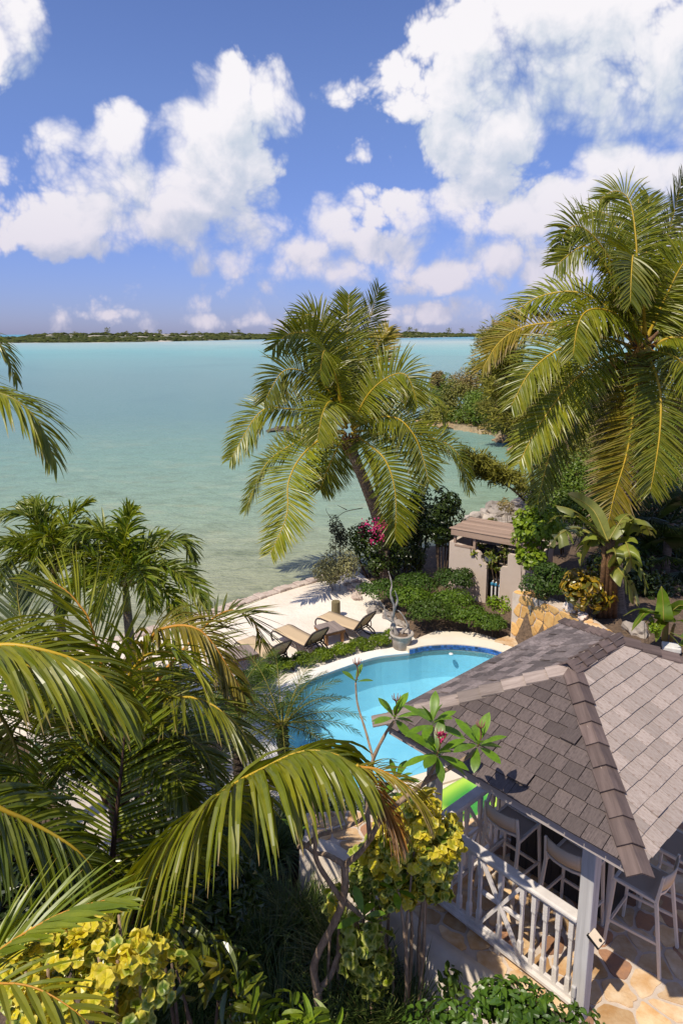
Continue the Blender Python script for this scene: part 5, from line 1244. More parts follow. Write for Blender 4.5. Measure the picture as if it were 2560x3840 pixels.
edge_palm('e', 'coconut palm off the left edge, a drooping leaf tip reaching over the water', c, -3.3, .16, [([(-330, 1400, 9.3), (-80, 1455, 9.1), (60, 1500, 9), (150, 1590, 9), (205, 1720, 9)], dict(L=.95, a0=70, n=80, droop=.55)), ([(-380, 1240, 9.8), (-160, 1225, 10), (0, 1290, 10.1), (60, 1420, 10.2)], dict(L=.6))], [(3.3, .6, 2.6), (2.2, .8, 2.6), (4.4, .5, 2.6), (1.2, .9, 2.4), (5.3, .2, 2.2)], .75, 54, .04, (L_COCO, R_GREEN))
# two adonidia palms by the beach
def adonidia(label, crown_px, d, tr, leaves, extra):
    cw_ = W(*crown_px, d); rt = root('christmas_palm', label, 'palm tree', (cw_.x, cw_.y, -3.3), 'short feathery palms by the beach')
    palm_trunk(rt, [(cw_.x + tr, cw_.y, -3.4), (cw_.x + tr * .5, cw_.y, -1.2), (cw_.x, cw_.y, cw_.z - .55)], .13, .095, 40, mat('grey_ringed_trunk', (.25, .20, .14), .8, (.15, .115, .08), 4, 5, .4, 20, stretch=(1, 1, 6)), .04)
    mb = MB(); mb.tube([(cw_.x, cw_.y, cw_.z - .6), (cw_.x, cw_.y, cw_.z - .25), (cw_.x, cw_.y, cw_.z + .1)], [.1, .085, .05], 10); mb.build('crownshaft', mat('green_crownshaft', (.19, .21, .04), .45, (.25, .22, .05), 3), rt, smooth=True)
    for pts, dd in leaves:
        P = [cw_] + [W(*q, d + dd * (i + 1) / len(pts)) for i, q in enumerate(ZL(pts))]; frond('frond', P, (L_ADON, R_GREEN), rt, L=.70, n=62, wid=.055, droop=.45, r0=.03, vang=.5, plume=.45, a0=62, a1=22, curl=.5, jit=.25)
    for (az, el, LL) in extra: frond('frond', arc_ctrl(cw_, az, el, LL, .62), (L_ADON, R_GREEN), rt, L=.58, n=54, wid=.052, droop=.45, r0=.03, vang=.5, plume=.45, a0=62, a1=22, curl=.5, jit=.25)
adonidia('shorter feathery palm, second from the left, in front of the beach', (472, 2200), 15.0, .05, [
  ([(735, 420), (748, 280), (770, 170)], 0), ([(680, 420), (600, 310), (500, 295), (400, 370)], -.3), ([(840, 480), (960, 380), (1080, 360), (1140, 460)], 0), ([(860, 520), (980, 520), (1110, 590), (1205, 720)], -.8), ([(840, 600), (960, 650), (1050, 760), (1090, 880)], -1.2),
  ([(640, 500), (480, 440), (300, 460), (180, 560)], -.6), ([(660, 560), (540, 560), (430, 640), (370, 780)], -1), ([(740, 560), (790, 520), (850, 580), (900, 740)], -1.6), ([(700, 560), (660, 560), (600, 640), (570, 780)], -1.6)], [(1.5, .8, 1.7), (.6, .4, 1.6), (2.6, .5, 1.6), (2.0, 1.1, 1.5), (1.0, 1.2, 1.5)])
adonidia('feathery palm nearest the left edge in front of the water', (205, 2150), 15.6, .12, [
  ([(360, 400), (420, 220), (515, 135)], 0), ([(270, 380), (200, 230), (110, 190), (10, 200)], 0), ([(260, 450), (150, 360), (30, 370), (-60, 480)], -.4), ([(270, 480), (160, 440), (60, 500), (5, 620)], -.8), ([(380, 440), (480, 350), (600, 320), (660, 400)], -.2), ([(320, 400), (300, 330), (250, 360), (220, 500)], -1.4), ([(300, 360), (290, 230), (240, 160), (150, 130)], .5), ([(350, 460), (420, 430), (500, 500), (540, 620)], -1.2), ([(290, 500), (220, 520), (150, 620), (110, 740)], -1.2)], [(1.5, .8, 1.7), (.7, .6, 1.6), (2.4, .6, 1.6), (1.1, 1.2, 1.5), (3.0, .9, 1.6)])
# near coconut palms of the dark thicket
c = W(440, 2960, 7.4)
NEAR = (L_COCO_NEAR, R_GREEN)
edge_palm('n', 'young coconut palm in the left thicket with a bare upright leaf', c, -3.0, .11, [
  ([(400, 2600, 7.2), (344, 2350, 7.1), (300, 2272, 7.1), (252, 2218, 7.1), (185, 2175, 7.1)], dict(L=1.05, a0=66, a1=34, droop=.05, vang=.05, wid=.028, n=44, t0=.25, mats=(L_COCO, R_ORANGE))),
  ([(560, 2600, 7.6), (752, 2368, 8.2), (823, 2304, 8.5), (893, 2291, 8.7), (957, 2342, 8.9), (980, 2412, 9)], dict(L=.85, a0=66, a1=30, droop=.1, vang=.1, wid=.03, n=48, t0=.4, mats=(L_COCO, R_ORANGE))),
  ([(500, 2620, 7.2), (561, 2400, 7.2), (644, 2350, 7.1), (733, 2355, 7), (797, 2412, 7), (861, 2514, 7), (912, 2603, 7)], dict(L=.75, droop=.65, wid=.034, n=70, t0=.3, mats=(L_COCO_DRY, R_ORANGE))),
  ([(480, 2740, 7.1), (600, 2630, 6.9), (740, 2620, 6.7), (860, 2690, 6.6), (940, 2790, 6.6)], dict(L=.8, droop=.4, wid=.038, mats=(L_COCO, R_YEL))),
  ([(300, 2700, 7.8), (120, 2480, 8.4), (80, 2320, 8.7), (66, 2215, 8.8), (74, 2160, 8.8)], dict(L=.75, droop=.12, a0=58, wid=.036, mats=(leafmat('grey_green_young_leaf', (.10, .14, .06), (.15, .18, .08), None, .9, .45, .25), R_GREEN))),
  ([(360, 2740, 7.0), (220, 2640, 6.9), (80, 2700, 6.8), (0, 2840, 6.8)], dict(L=.6)), ([(520, 2760, 7.3), (640, 2740, 7.3), (760, 2810, 7.3), (830, 2960, 7.3)], dict(L=.6)), ([(430, 2700, 7.8), (400, 2560, 8.2), (330, 2500, 8.6), (220, 2520, 8.8)], dict(L=.6)), ([(500, 2700, 7.8), (560, 2560, 8.2), (660, 2520, 8.6), (760, 2560, 8.8)], dict(L=.6)),
  ([(330, 2800, 6.9), (180, 2560, 6.6), (60, 2480, 6.5), (-60, 2520, 6.4)], dict(L=.75, droop=.3, wid=.04, mats=(L_COCO, R_YEL))), ([(420, 2740, 6.9), (470, 2560, 6.6), (560, 2450, 6.4), (680, 2460, 6.2), (760, 2560, 6.1)], dict(L=.75, droop=.45, wid=.038, mats=(L_COCO, R_YEL))), ([(400, 2780, 6.7), (320, 2640, 6.3), (240, 2600, 6.0), (170, 2680, 5.8)], dict(L=.7, droop=.4, wid=.038, mats=(L_COCO, R_YEL))),
  ([(420, 2860, 6.9), (330, 2820, 6.6), (230, 2900, 6.4), (160, 3040, 6.3)], dict(L=.6)), ([(480, 2850, 6.9), (580, 2840, 6.6), (680, 2940, 6.4), (720, 3080, 6.4)], dict(L=.6))], [(1.6, .5, 2.0)], .6, 58, .036, NEAR, .35)
c = W(425, 3400, 6.3)
edge_palm('n', 'young coconut palm in the lower thicket with a yellow-ribbed leaf arching to the right', c, -2.2, .10, [
  ([(418, 3300, 6.3), (432, 3100, 6.3), (455, 2900, 6.3), (470, 2730, 6.3), (478, 2640, 6.3)], dict(L=.74, a0=78, a1=34, droop=.05, vang=.02, wid=.030, n=52, t0=.1, mats=(L_COCO_NEAR, mat('brown_leaf_stalk', (.09, .05, .035), .6)))),
  ([(560, 3330, 5.9), (700, 3100, 5.5), (850, 2960, 5.2), (1000, 2875, 5.1), (1130, 2818, 5.05), (1250, 2825, 5.0), (1345, 2880, 5.0)], dict(L=1.12, droop=1.0, a0=84, a1=42, wid=.05, n=112, t0=.16, r0=.03, jit=.07, vang=.15, mats=(L_COCO, R_YEL))),
  ([(520, 3300, 6.5), (640, 3160, 6.7), (760, 3130, 6.9), (860, 3200, 7)], dict(L=.6)), ([(340, 3300, 6.2), (230, 3200, 6.2), (120, 3220, 6.2), (40, 3330, 6.2)], dict(L=.6)), ([(470, 3350, 6.0), (540, 3330, 5.7), (600, 3420, 5.5), (620, 3560, 5.4)], dict(L=.55)), ([(380, 3350, 6.0), (320, 3310, 5.8), (260, 3360, 5.6), (220, 3480, 5.5)], dict(L=.55))], [(1.2, .6, 1.9)], .6, 54, .036, NEAR, .35)
dead = root('broken_leaf_tip', 'dry orange tip of a coconut leaf hanging broken over the yellow shrub', 'leaf', tuple(W(1345, 2880, 5.0)))
frond('frond', [W(1335, 2875, 5.0), W(1400, 2945, 5.0), W(1445, 3020, 5.0), W(1500, 3110, 5.0)], (L_COCO_DEAD, R_ORANGE), dead, L=.42, n=46, wid=.016, droop=.8, a0=50, a1=20, r0=.014, t0=.02)
frond('frond', [W(1335, 2875, 5.0), W(1430, 2890, 5.0), W(1540, 2960, 5.0), W(1600, 3060, 5.02)], (L_COCO_DRY, R_ORANGE), dead, L=.36, n=40, wid=.016, droop=.5, a0=40, a1=16, r0=.012, t0=.02)
mb = MB(); mb.tube(spline([W(1345, 2868, 4.98), W(1280, 2935, 4.98), W(1190, 3020, 5.0)], 8), np.linspace(.016, .007, 8), 6); mb.build('stalk', R_YEL, dead)
c = W(-420, 2700, 4.9)
edge_palm('n', 'coconut palm off the left edge whose big leaf sweeps across the thicket', c, -2.6, .13, [
  ([(-200, 2480, 4.9), (0, 2420, 4.9), (170, 2440, 4.9), (330, 2500, 4.95), (480, 2630, 5.0)], dict(L=.82, droop=.75, a0=55, a1=25, wid=.042, n=54, mats=(L_COCO, R_YEL))),
  ([(-200, 2900, 4.8), (0, 3030, 4.9), (120, 3085, 5), (290, 3190, 5.1), (390, 3320, 5.2)], dict(L=.68, droop=.7, wid=.034, n=60, mats=(L_COCO_NEAR, R_YEL))),
  ([(-250, 2650, 5.4), (-60, 2620, 6), (60, 2800, 6.6), (90, 3080, 6.8)], dict(L=.6, droop=.6))], [(2.5, .8, 2.2), (3.4, .4, 2.2)], .7, 52, .036, NEAR, .4)
c = W(-330, 3800, 3.0)
edge_palm('n', 'coconut palm at the lower left corner with stiff sunlit leaflets', c, -1.0, .12, [
  ([(-120, 3690, 3.0), (0, 3565, 3.0), (110, 3490, 3.0), (230, 3425, 3.0), (350, 3385, 3.0), (430, 3370, 3.0)], dict(L=.40, droop=.08, a0=48, a1=18, wid=.030, n=24, r0=.012, jit=.08, vang=.25, t0=.2, mats=(leafmat('sunlit_near_leaf', (.13, .18, .012), (.20, .235, .015), (.45, .22, .06), .93, .36, .3, spec=.45), R_ORANGE))),
  ([(-180, 3720, 2.9), (-40, 3690, 2.8), (120, 3700, 2.75), (280, 3790, 2.7), (380, 3900, 2.7)], dict(L=.30, droop=.25, a0=40, wid=.028, n=16, r0=.01))], [(3.4, .7, 1.4)], .4, 26, .03, (L_COCO, R_ORANGE), .2)
# pygmy date palms by the pool
def pygmy(label, px, py, d, nfr, LL, gz_):
    c = W(px, py, d); rt = root('pygmy_date_palm', label, 'palm tree', (c.x, c.y, gz_), 'pygmy date palms by the pool')
    palm_trunk(rt, [(c.x, c.y, gz_ - .1), (c.x + .03, c.y, (c.z + gz_) / 2), tuple(c)], .075, .085, 50, mat('knobbly_dark_trunk', (.09, .065, .045), .9, (.05, .035, .025), 12, 5, .8), .35)
    for i in range(nfr):
        a = i * 2.399 + RNG.normal(0, .1); e = 1.25 - 1.55 * (i / nfr) ** .9
        frond('frond', arc_ctrl(c, a, e, LL * RNG.uniform(.85, 1.1), .42, .05), (L_ROEB, R_GREEN), rt, L=.24, n=48, wid=.011, droop=.15, vang=.1, a0=68, a1=32, r0=.011, seg=2, t0=.1, jit=.15)
pygmy('pygmy date palm right of its cluster, leaves over the pool edge', 1058, 2715, 11.2, 30, 1.25, -3.2)
pygmy('pygmy date palm in the middle of its cluster below the loungers', 880, 2640, 11.9, 28, 1.15, -3.2)
pygmy('pygmy date palm with the bare dark trunk left of its cluster', 708, 2790, 9.6, 26, 1.0, -3.0)
# ------------------------------------------------------------------ shrubs of the beach bed
def S(name, label, px, py, d, rx, ry, rz, m, n, ll, lw, **kw):
    """shrub centred on a photo point at a distance; the radii are in metres"""
    return shrub(name, label, 'shrub', W(px, py, d), (rx, ry, rz), m, n, ll, lw, **kw)
S('silver_buttonwood', 'silvery grey bush left of the leaning palm by the sea wall', 1262, 2120, 25.2, .95, .8, .75, L_SILVER, 1900, .13, .055, lumps=18, base_z=-3.5, stem_m=M_GREYWOOD)
S('silver_buttonwood', 'upright grey-green bush rising behind the silver bush', 1262, 2010, 26.2, .42, .4, .75, leafmat('grey_green_leaf', (.06, .07, .04), (.11, .115, .07), None, .9, .6, .15), 800, .12, .05, lumps=9, base_z=-3.6)
bg = S('bougainvillea', 'dark rambling bougainvillea with magenta flowers behind the leaning trunk', 1395, 2040, 26.6, 1.25, .9, 1.35, L_BOUG, 2100, .15, .085, lumps=22, lr=.32, base_z=-3.5)
P, N = crown_points(W(1395, 2000, 26.0), (1.05, .8, .95), 16, 7, .12); mb = MB()
for p, nn in zip(P, N):
    k = 7; pp_ = p + RNG.normal(0, .05, (k, 3)); put_leaves(mb, pp_, RNG.normal(size=(k, 3)), RNG.normal(size=(k, 3)) + np.array([0, -1, 1]), .085, .075, 0, .1)
for (x, y) in ((1415, 1980), (1425, 1975), (1405, 1990), (1372, 1960), (1432, 1970)):
    pp_ = np.array(W(x, y, 25.0)) + RNG.normal(0, .11, (22, 3)); put_leaves(mb, pp_, RNG.normal(size=(22, 3)), RNG.normal(size=(22, 3)) + np.array([0, -1, 1]), .09, .08)
mb.build('flower', PINK, bg)['kind'] = 'stuff'
mb = MB()
for pts in ([(1360, 1905), (1290, 1920), (1250, 1955)], [(1300, 1912), (1265, 1895)], [(1250, 1955), (1225, 1920), (1222, 1905)]): mb.tube(spline([W(x, y, 26) for x, y in pts], 8), np.linspace(.018, .006, 8), 4)
mb.build('bare_twig', M_BARK, bg)
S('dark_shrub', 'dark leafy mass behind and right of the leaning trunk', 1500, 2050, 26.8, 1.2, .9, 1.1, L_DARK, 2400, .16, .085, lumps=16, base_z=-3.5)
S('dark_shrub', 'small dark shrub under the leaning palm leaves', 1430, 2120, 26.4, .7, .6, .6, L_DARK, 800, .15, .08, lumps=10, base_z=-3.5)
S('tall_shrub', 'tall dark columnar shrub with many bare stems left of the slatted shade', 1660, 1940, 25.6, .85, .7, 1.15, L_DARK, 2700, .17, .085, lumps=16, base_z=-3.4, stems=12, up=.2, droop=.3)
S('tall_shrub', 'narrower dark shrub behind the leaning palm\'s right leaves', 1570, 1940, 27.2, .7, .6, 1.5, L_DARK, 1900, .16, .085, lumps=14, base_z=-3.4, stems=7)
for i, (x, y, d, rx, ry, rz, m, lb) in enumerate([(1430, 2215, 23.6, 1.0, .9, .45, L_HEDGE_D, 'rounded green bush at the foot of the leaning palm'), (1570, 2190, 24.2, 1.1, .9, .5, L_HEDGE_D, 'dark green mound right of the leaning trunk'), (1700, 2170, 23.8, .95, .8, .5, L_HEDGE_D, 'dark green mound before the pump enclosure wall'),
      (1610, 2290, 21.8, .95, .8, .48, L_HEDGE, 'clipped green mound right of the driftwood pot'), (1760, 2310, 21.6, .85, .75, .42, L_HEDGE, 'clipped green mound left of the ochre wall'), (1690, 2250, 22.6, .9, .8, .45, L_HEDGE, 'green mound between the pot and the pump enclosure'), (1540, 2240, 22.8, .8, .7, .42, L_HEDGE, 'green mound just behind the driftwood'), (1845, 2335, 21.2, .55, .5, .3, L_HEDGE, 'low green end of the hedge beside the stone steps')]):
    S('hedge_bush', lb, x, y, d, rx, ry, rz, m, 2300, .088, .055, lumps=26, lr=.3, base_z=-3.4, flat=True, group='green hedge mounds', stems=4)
def bare_stem_shrub(label, px, py, d, n, h, seed):
    rg = random.Random(seed); c = G(px, py, -3.3); rt = root('jatropha_shrub', label, 'shrub', tuple(c)); mb = MB(); lv = MB()
    for i in range(n):
        a = rg.uniform(0, 6.28); e = c + Vector((math.cos(a) * .55, math.sin(a) * .4, h * rg.uniform(.55, 1.05))); mid_ = c + Vector((math.cos(a) * .35, math.sin(a) * .25, h * .4)); mb.tube(spline([c + Vector((math.cos(a) * .06, math.sin(a) * .06, 0)), mid_, e], 10), np.linspace(.026, .011, 10), 5)
        if rg.random() < .75:
            k = 26; pp_ = np.array(e) + RNG.normal(0, .06, (k, 3)); put_leaves(lv, pp_, RNG.normal(size=(k, 3)) + np.array([0, 0, .3]), RNG.normal(size=(k, 3)) * .6 + np.array([0, -.3, 1]), .15, .07, 0, .2, 'blade')
    mb.build('stem', M_BARK, rt, smooth=True); lv.build('leaf_tuft', leafmat('jatropha_leaf', (.10, .16, .02), (.20, .22, .03), (.35, .16, .06), .7), rt)
bare_stem_shrub('sparse shrub with bare branching stems before the right enclosure wall', 1885, 2255, 22, 15, 1.9, 3); bare_stem_shrub('taller sparse shrub with leaf tufts before the left enclosure wall', 1790, 2235, 22.5, 14, 2.1, 4)
S('low_shrub', 'small bright shrub at the foot of the bare stems', 1868, 2265, 21.6, .4, .35, .3, L_GRAPE, 420, .12, .06, lumps=8, base_z=-3.3, stems=3)
S('sea_grape', 'lime green round-leaved bush spilling over the slatted shade', 2030, 1985, 21.8, 1.05, .9, .85, L_GRAPE, 1500, .17, .13, lumps=22, lr=.3, base_z=-2.0, kind='blade')
S('sea_grape', 'lower lime green branch of round leaves beside the enclosure', 1975, 2100, 21.4, .6, .5, .4, L_GRAPE, 420, .16, .12, lumps=8, base_z=-2.2, kind='blade')
S('green_shrub', 'dense dark green small-leaved bush behind the ochre wall', 2030, 2170, 20.0, .85, .7, .58, L_HEDGE_D, 2600, .095, .06, lumps=26, lr=.3, base_z=-2.0)
def single_leaf_shrub(name, label, c, rad, mats, n, ll, lw, base_z, lumps=12, lr=.38, stems=6, shape='ovate', extra=0, em=None, up=.5, cup=.18, stem_m=None, smin=.7, pts=None, jn=.15):
    """a shrub whose leaves are large enough to be told apart: each leaf is a part sharing one mesh"""
    c = Vector(c); rt = root(name, label, 'shrub', (c.x, c.y, base_z)); me_ = []
    for k, m in enumerate(mats):
        for v in range(2):
            mb = MB(); V = [(0, 0, 0)]; A = [(0, .2 + .5 * v, 0)]; K = 11
            for i in range(K):
                a = 2 * math.pi * i / K
                if shape == 'round': r = .5 * (1 + .11 * math.cos(5 * a + v) + .05 * math.cos(9 * a)); x, y = r * math.cos(a) * 1.0 + .42, r * math.sin(a) * 1.08; z = cup * (abs(y) ** 2 * 2.2) + .09 * math.sin(4 * a + v) - cup * .5 * max(0, x - .6)
                else: x = .5 + .5 * math.cos(a); y = .5 * math.sin(a) * (1 - .25 * math.cos(a)); z = cup * abs(y) * 1.6 - cup * x * x * .9
                V.append((x, y * lw / ll if shape != 'round' else y, z)); A.append((x, .2 + .5 * v, 1))
            V[0] = (.42 if shape == 'round' else .5, 0, -.02); Fs = [(0, 1 + i, 1 + (i + 1) % K) for i in range(K)]
            mb.add(V, Fs, A); o = mb.build('leaf', m); me_.append((k, o.data)); bpy.data.objects.remove(o)
    P, N = pts if pts is not None else crown_points(c, rad, n + extra, lumps, lr, up)
    vis = []
    for p in P: d, px, py = seen(Vector(p)); vis.append(d - .0 + (5 if not (-60 < px < 2620 and py < 3900) else 0))
    od = np.argsort(vis); mbx = MB()
    for rank_, i in enumerate(od):
        nn = (Vector(N[i]) + Vector(RNG.normal(0, jn, 3))).normalized(); dv = Vector(RNG.normal(size=3)); dv = dv - nn * dv.dot(nn) + Vector((P[i] - np.array(c))) * .3; dv = (dv - nn * dv.dot(nn)).normalized(); s_ = nn.cross(dv)
        q = RNG.uniform(smin, 1.2) * ll; M = Matrix.Translation(Vector(P[i])) @ Matrix((dv, s_, nn)).transposed().to_4x4() @ Matrix.Diagonal((q, q, q, 1))
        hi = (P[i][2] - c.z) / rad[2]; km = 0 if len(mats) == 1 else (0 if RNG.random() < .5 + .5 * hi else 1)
        me = random.choice([m for k, m in me_ if k == km])
        if rank_ < n: inst('leaf', me, rt, M)
        else: mbx.add([M @ v.co for v in me.vertices], [tuple(f.vertices) for f in me.polygons], [tuple(x.vector) for x in me.attributes['la'].data], km)
    if extra: x = mbx.build('inner_leaves', list(mats), rt); x['kind'] = 'stuff'
    st = MB()
    for i in range(stems):
        a = RNG.uniform(0, 6.28); q = RNG.uniform(.15, .6); e = c + Vector((math.cos(a) * rad[0] * q, math.sin(a) * rad[1] * q, rad[2] * RNG.uniform(0, .6))); b = Vector((c.x + math.cos(a) * .1, c.y + math.sin(a) * .1, base_z - .05))
        st.tube(spline([b, (b + e) / 2 + Vector((RNG.normal() * .08, RNG.normal() * .08, 0)), e], 9), np.linspace(.022, .009, 9), 6)
    st.build('stem', stem_m or M_PALE_BARK, rt, smooth=True)
    return rt
single_leaf_shrub('croton', 'orange and green croton bush above the ochre wall', W(2205, 2205, 18.6), (.78, .7, .72), [L_CROTON], 300, .20, .10, -1.8, 16, .36, 6, extra=420, stem_m=M_BARK)
# torn-leaved traveller plants and bananas
def blade_leaf(parent, pts, w, m, torn=0.0, name='leaf', fold=.25, rib=None, n=34):
    C = spline(pts, n); T = nrm(np.gradient(C, axis=0)); up = np.array([0, 0, 1.0]); N = []; n0 = up - T[0] * (up @ T[0])
    if np.linalg.norm(n0) < .3: n0 = np.array([0, -1.0, .3])
    for t in T: n0 = n0 - t * (n0 @ t); n0 /= np.linalg.norm(n0); N.append(n0)
    N = np.array(N); B = np.cross(T, N); mb = MB(); prof = np.interp(np.linspace(0, 1, n), [0, .06, .25, .6, .88, 1], [0, .7, 1, .95, .5, .02]) * w / 2
    for s_ in (-1, 1):
        i = 0
        while i < n - 1:
            j = min(n - 1, i + (n if torn == 0 else int(RNG.integers(2, 7)) if RNG.random() < torn else n // 3))
            V = []; A = []; dz = RNG.uniform(.1, 1.3) if torn else 0.0; sh = RNG.normal(0, .22) if torn else 0; Ls_ = float(np.linalg.norm(C[j] - C[i]))
            for k in range(i, j + 1):
                g = .985 if torn and k == j else 1
                for q in (0, .5, 1):
                    p = C[min(k, n - 1)] * 1.0 + B[k] * s_ * prof[k] * q + N[k] * prof[k] * q * fold + np.array([0, 0, -1]) * prof[k] * q * q * dz + T[k] * prof[k] * q * (.35 + sh) + T[k] * (q * Ls_ * .42 * ((1 if k == i else 0) - (1 if k == j else 0)) if torn else 0)
                    V.append(p); A.append((k / n * (1 if torn else 1), .3 + .4 * (s_ > 0), q))
            mm = j - i + 1; mb.add(V, [(a * 3 + b, a * 3 + b + 1, (a + 1) * 3 + b + 1, (a + 1) * 3 + b) for a in range(mm - 1) for b in range(2)], A); i = j
    o = mb.build(name, m, parent, smooth=True); rb2 = MB(); rb2.tube(C, np.linspace(.028, .006, n) * (w / .4) ** .5, 5); rb2.build('midrib', rib or R_GREEN, o, smooth=True); return o
ZR_ = lambda x, y: (1650 + x / 1.7231, 1750 + y / 1.7231)
tv = root('traveller_plant', 'big torn-leaved traveller plant under the right palm', 'plant', tuple(W(2275, 2240, 18.2)))
for pts, w, torn in [([(1070, 480), (960, 360), (850, 280), (740, 250)], .5, .1), ([(1080, 480), (1000, 300), (920, 230), (820, 175)], .42, 0), ([(1060, 500), (900, 400), (780, 430), (700, 520)], .55, .9), ([(1070, 500), (980, 430), (920, 520), (900, 640)], .5, .9), ([(1060, 470), (900, 330), (760, 320), (690, 370)], .4, .9),
                     ([(1100, 480), (1200, 360), (1300, 350), (1360, 450)], .6, .6), ([(1100, 500), (1180, 470), (1220, 560), (1240, 660)], .6, .4), ([(1110, 560), (1240, 600), (1310, 700), (1320, 830)], .55, .9), ([(1100, 600), (1180, 700), (1250, 820), (1270, 900)], .5, .6), ([(1100, 500), (1130, 560), (1120, 640), (1100, 680)], .42, .1), ([(1090, 470), (1180, 330), (1240, 320), (1280, 390)], .45, .2)]:
    blade_leaf(tv, [W(*ZR_(*p), 18.0 + RNG.uniform(-.5, .5)) for p in pts], w, L_STREL, torn)
mb = MB(); b0_ = G(2270, 2320, -1.8)
for i in range(4): mb.tube(spline([b0_ + Vector((i * .14 - .2, 0, 0)), W(2262 + i * 14, 2120, 18.1), W(2262 + i * 10, 2010, 18.1)], 10), np.linspace(.10, .06, 10), 8)
mb.build('trunk', FIBRE, tv, smooth=True)
def banana(label, bx_, leaves, d):
    b = G(*bx_, -1.75); rt = root('banana_plant', label, 'plant', tuple(b)); top = b + Vector((.02, 0, .75)); mb = MB()
    mb.tube(spline([b - Vector((0, 0, .1)), b + Vector((0, 0, .4)), top], 8), np.linspace(.09, .05, 8), 9); mb.tube(spline([b + Vector((.12, -.1, -.1)), b + Vector((.12, -.1, .3)), b + Vector((.16, -.12, .5))], 6), np.linspace(.06, .03, 6), 8); mb.build('stem', mat('banana_stem', (.30, .24, .05), .5, (.30, .15, .05), 5), rt, smooth=True)
    for pts, w in leaves: blade_leaf(rt, [top - Vector((0, 0, .1))] + [W(*p, d) for p in pts], w, L_BANANA, 0, fold=.15)
banana('young banana plant with paddle leaves in the shaded mulch bed', (2490, 2400), [([(2488, 2330), (2484, 2260), (2478, 2198)], .46), ([(2440, 2300), (2390, 2285), (2335, 2310)], .34), ([(2430, 2290), (2390, 2330), (2365, 2368)], .34), ([(2520, 2290), (2550, 2270), (2590, 2285)], .42), ([(2470, 2350), (2462, 2390), (2456, 2408)], .26)], 16.6)
banana('banana plant cut by the right edge, leaves low over the mulch', (2620, 2430), [([(2590, 2360), (2560, 2330), (2520, 2330)], .36), ([(2600, 2350), (2590, 2300), (2570, 2260)], .34), ([(2570, 2390), (2530, 2380), (2510, 2370)], .3), ([(2560, 2420), (2530, 2400), (2505, 2375)], .25)], 16.2)
S('low_shrub', 'small pale green seedling shrub beside the banana stem', 2435, 2345, 16.7, .22, .2, .22, L_GRAPE, 160, .10, .06, lumps=5, base_z=-1.75, stems=2)
# dark fan palms and shade trees on the right
for i, (x, y, d, lb) in enumerate([(2510, 1960, 22, 'dark fan palm in the shade at the right edge'), (2440, 2080, 22.5, 'lower dark fan palm behind the traveller plant')]):
    c = W(x, y, d); rt = root('fan_palm', lb, 'palm tree', (c.x, c.y, -1.7)); palm_trunk(rt, [(c.x, c.y, -1.8), (c.x, c.y, c.z)], .13, .12, 20)
    for k in range(13):
        az = RNG.uniform(0, 6.28); el = RNG.uniform(-.5, 1.1); dv = np.array([math.cos(az) * math.cos(el), math.sin(az) * math.cos(el), math.sin(el)]); h_ = np.array(c) + dv * 1.0; mb = MB(); q = 26
        sd = nrm(np.cross(dv, [0, 0, 1.0])); 
        for j in range(q):
            a = (j / (q - 1) - .5) * 4.2; e = nrm(dv * math.cos(a) + sd * math.sin(a)) * .85 + np.array([0, 0, -.22]); s2 = nrm(np.cross(e, np.cross(dv, sd))) * .028
            mb.add([h_, h_ + e * .5 + s2, h_ + e - [0, 0, .1], h_ + e * .5 - s2], [(0, 1, 2), (0, 2, 3)], [(0, .3, 0), (.5, .3, 1), (1, .3, 0), (.5, .3, 1)])
        mb.tube([c, h_], .02, 4); mb.build('frond', L_DARK, rt)
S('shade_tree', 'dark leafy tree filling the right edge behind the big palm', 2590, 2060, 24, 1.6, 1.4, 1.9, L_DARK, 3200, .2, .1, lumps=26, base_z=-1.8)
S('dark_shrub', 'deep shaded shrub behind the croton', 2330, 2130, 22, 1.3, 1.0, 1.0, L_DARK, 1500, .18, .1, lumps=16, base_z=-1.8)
S('dark_shrub', 'shaded shrub at the back of the mulch bed', 2470, 2200, 20.8, 1.0, .6, .6, L_DARK, 900, .16, .09, lumps=12, base_z=-1.8)
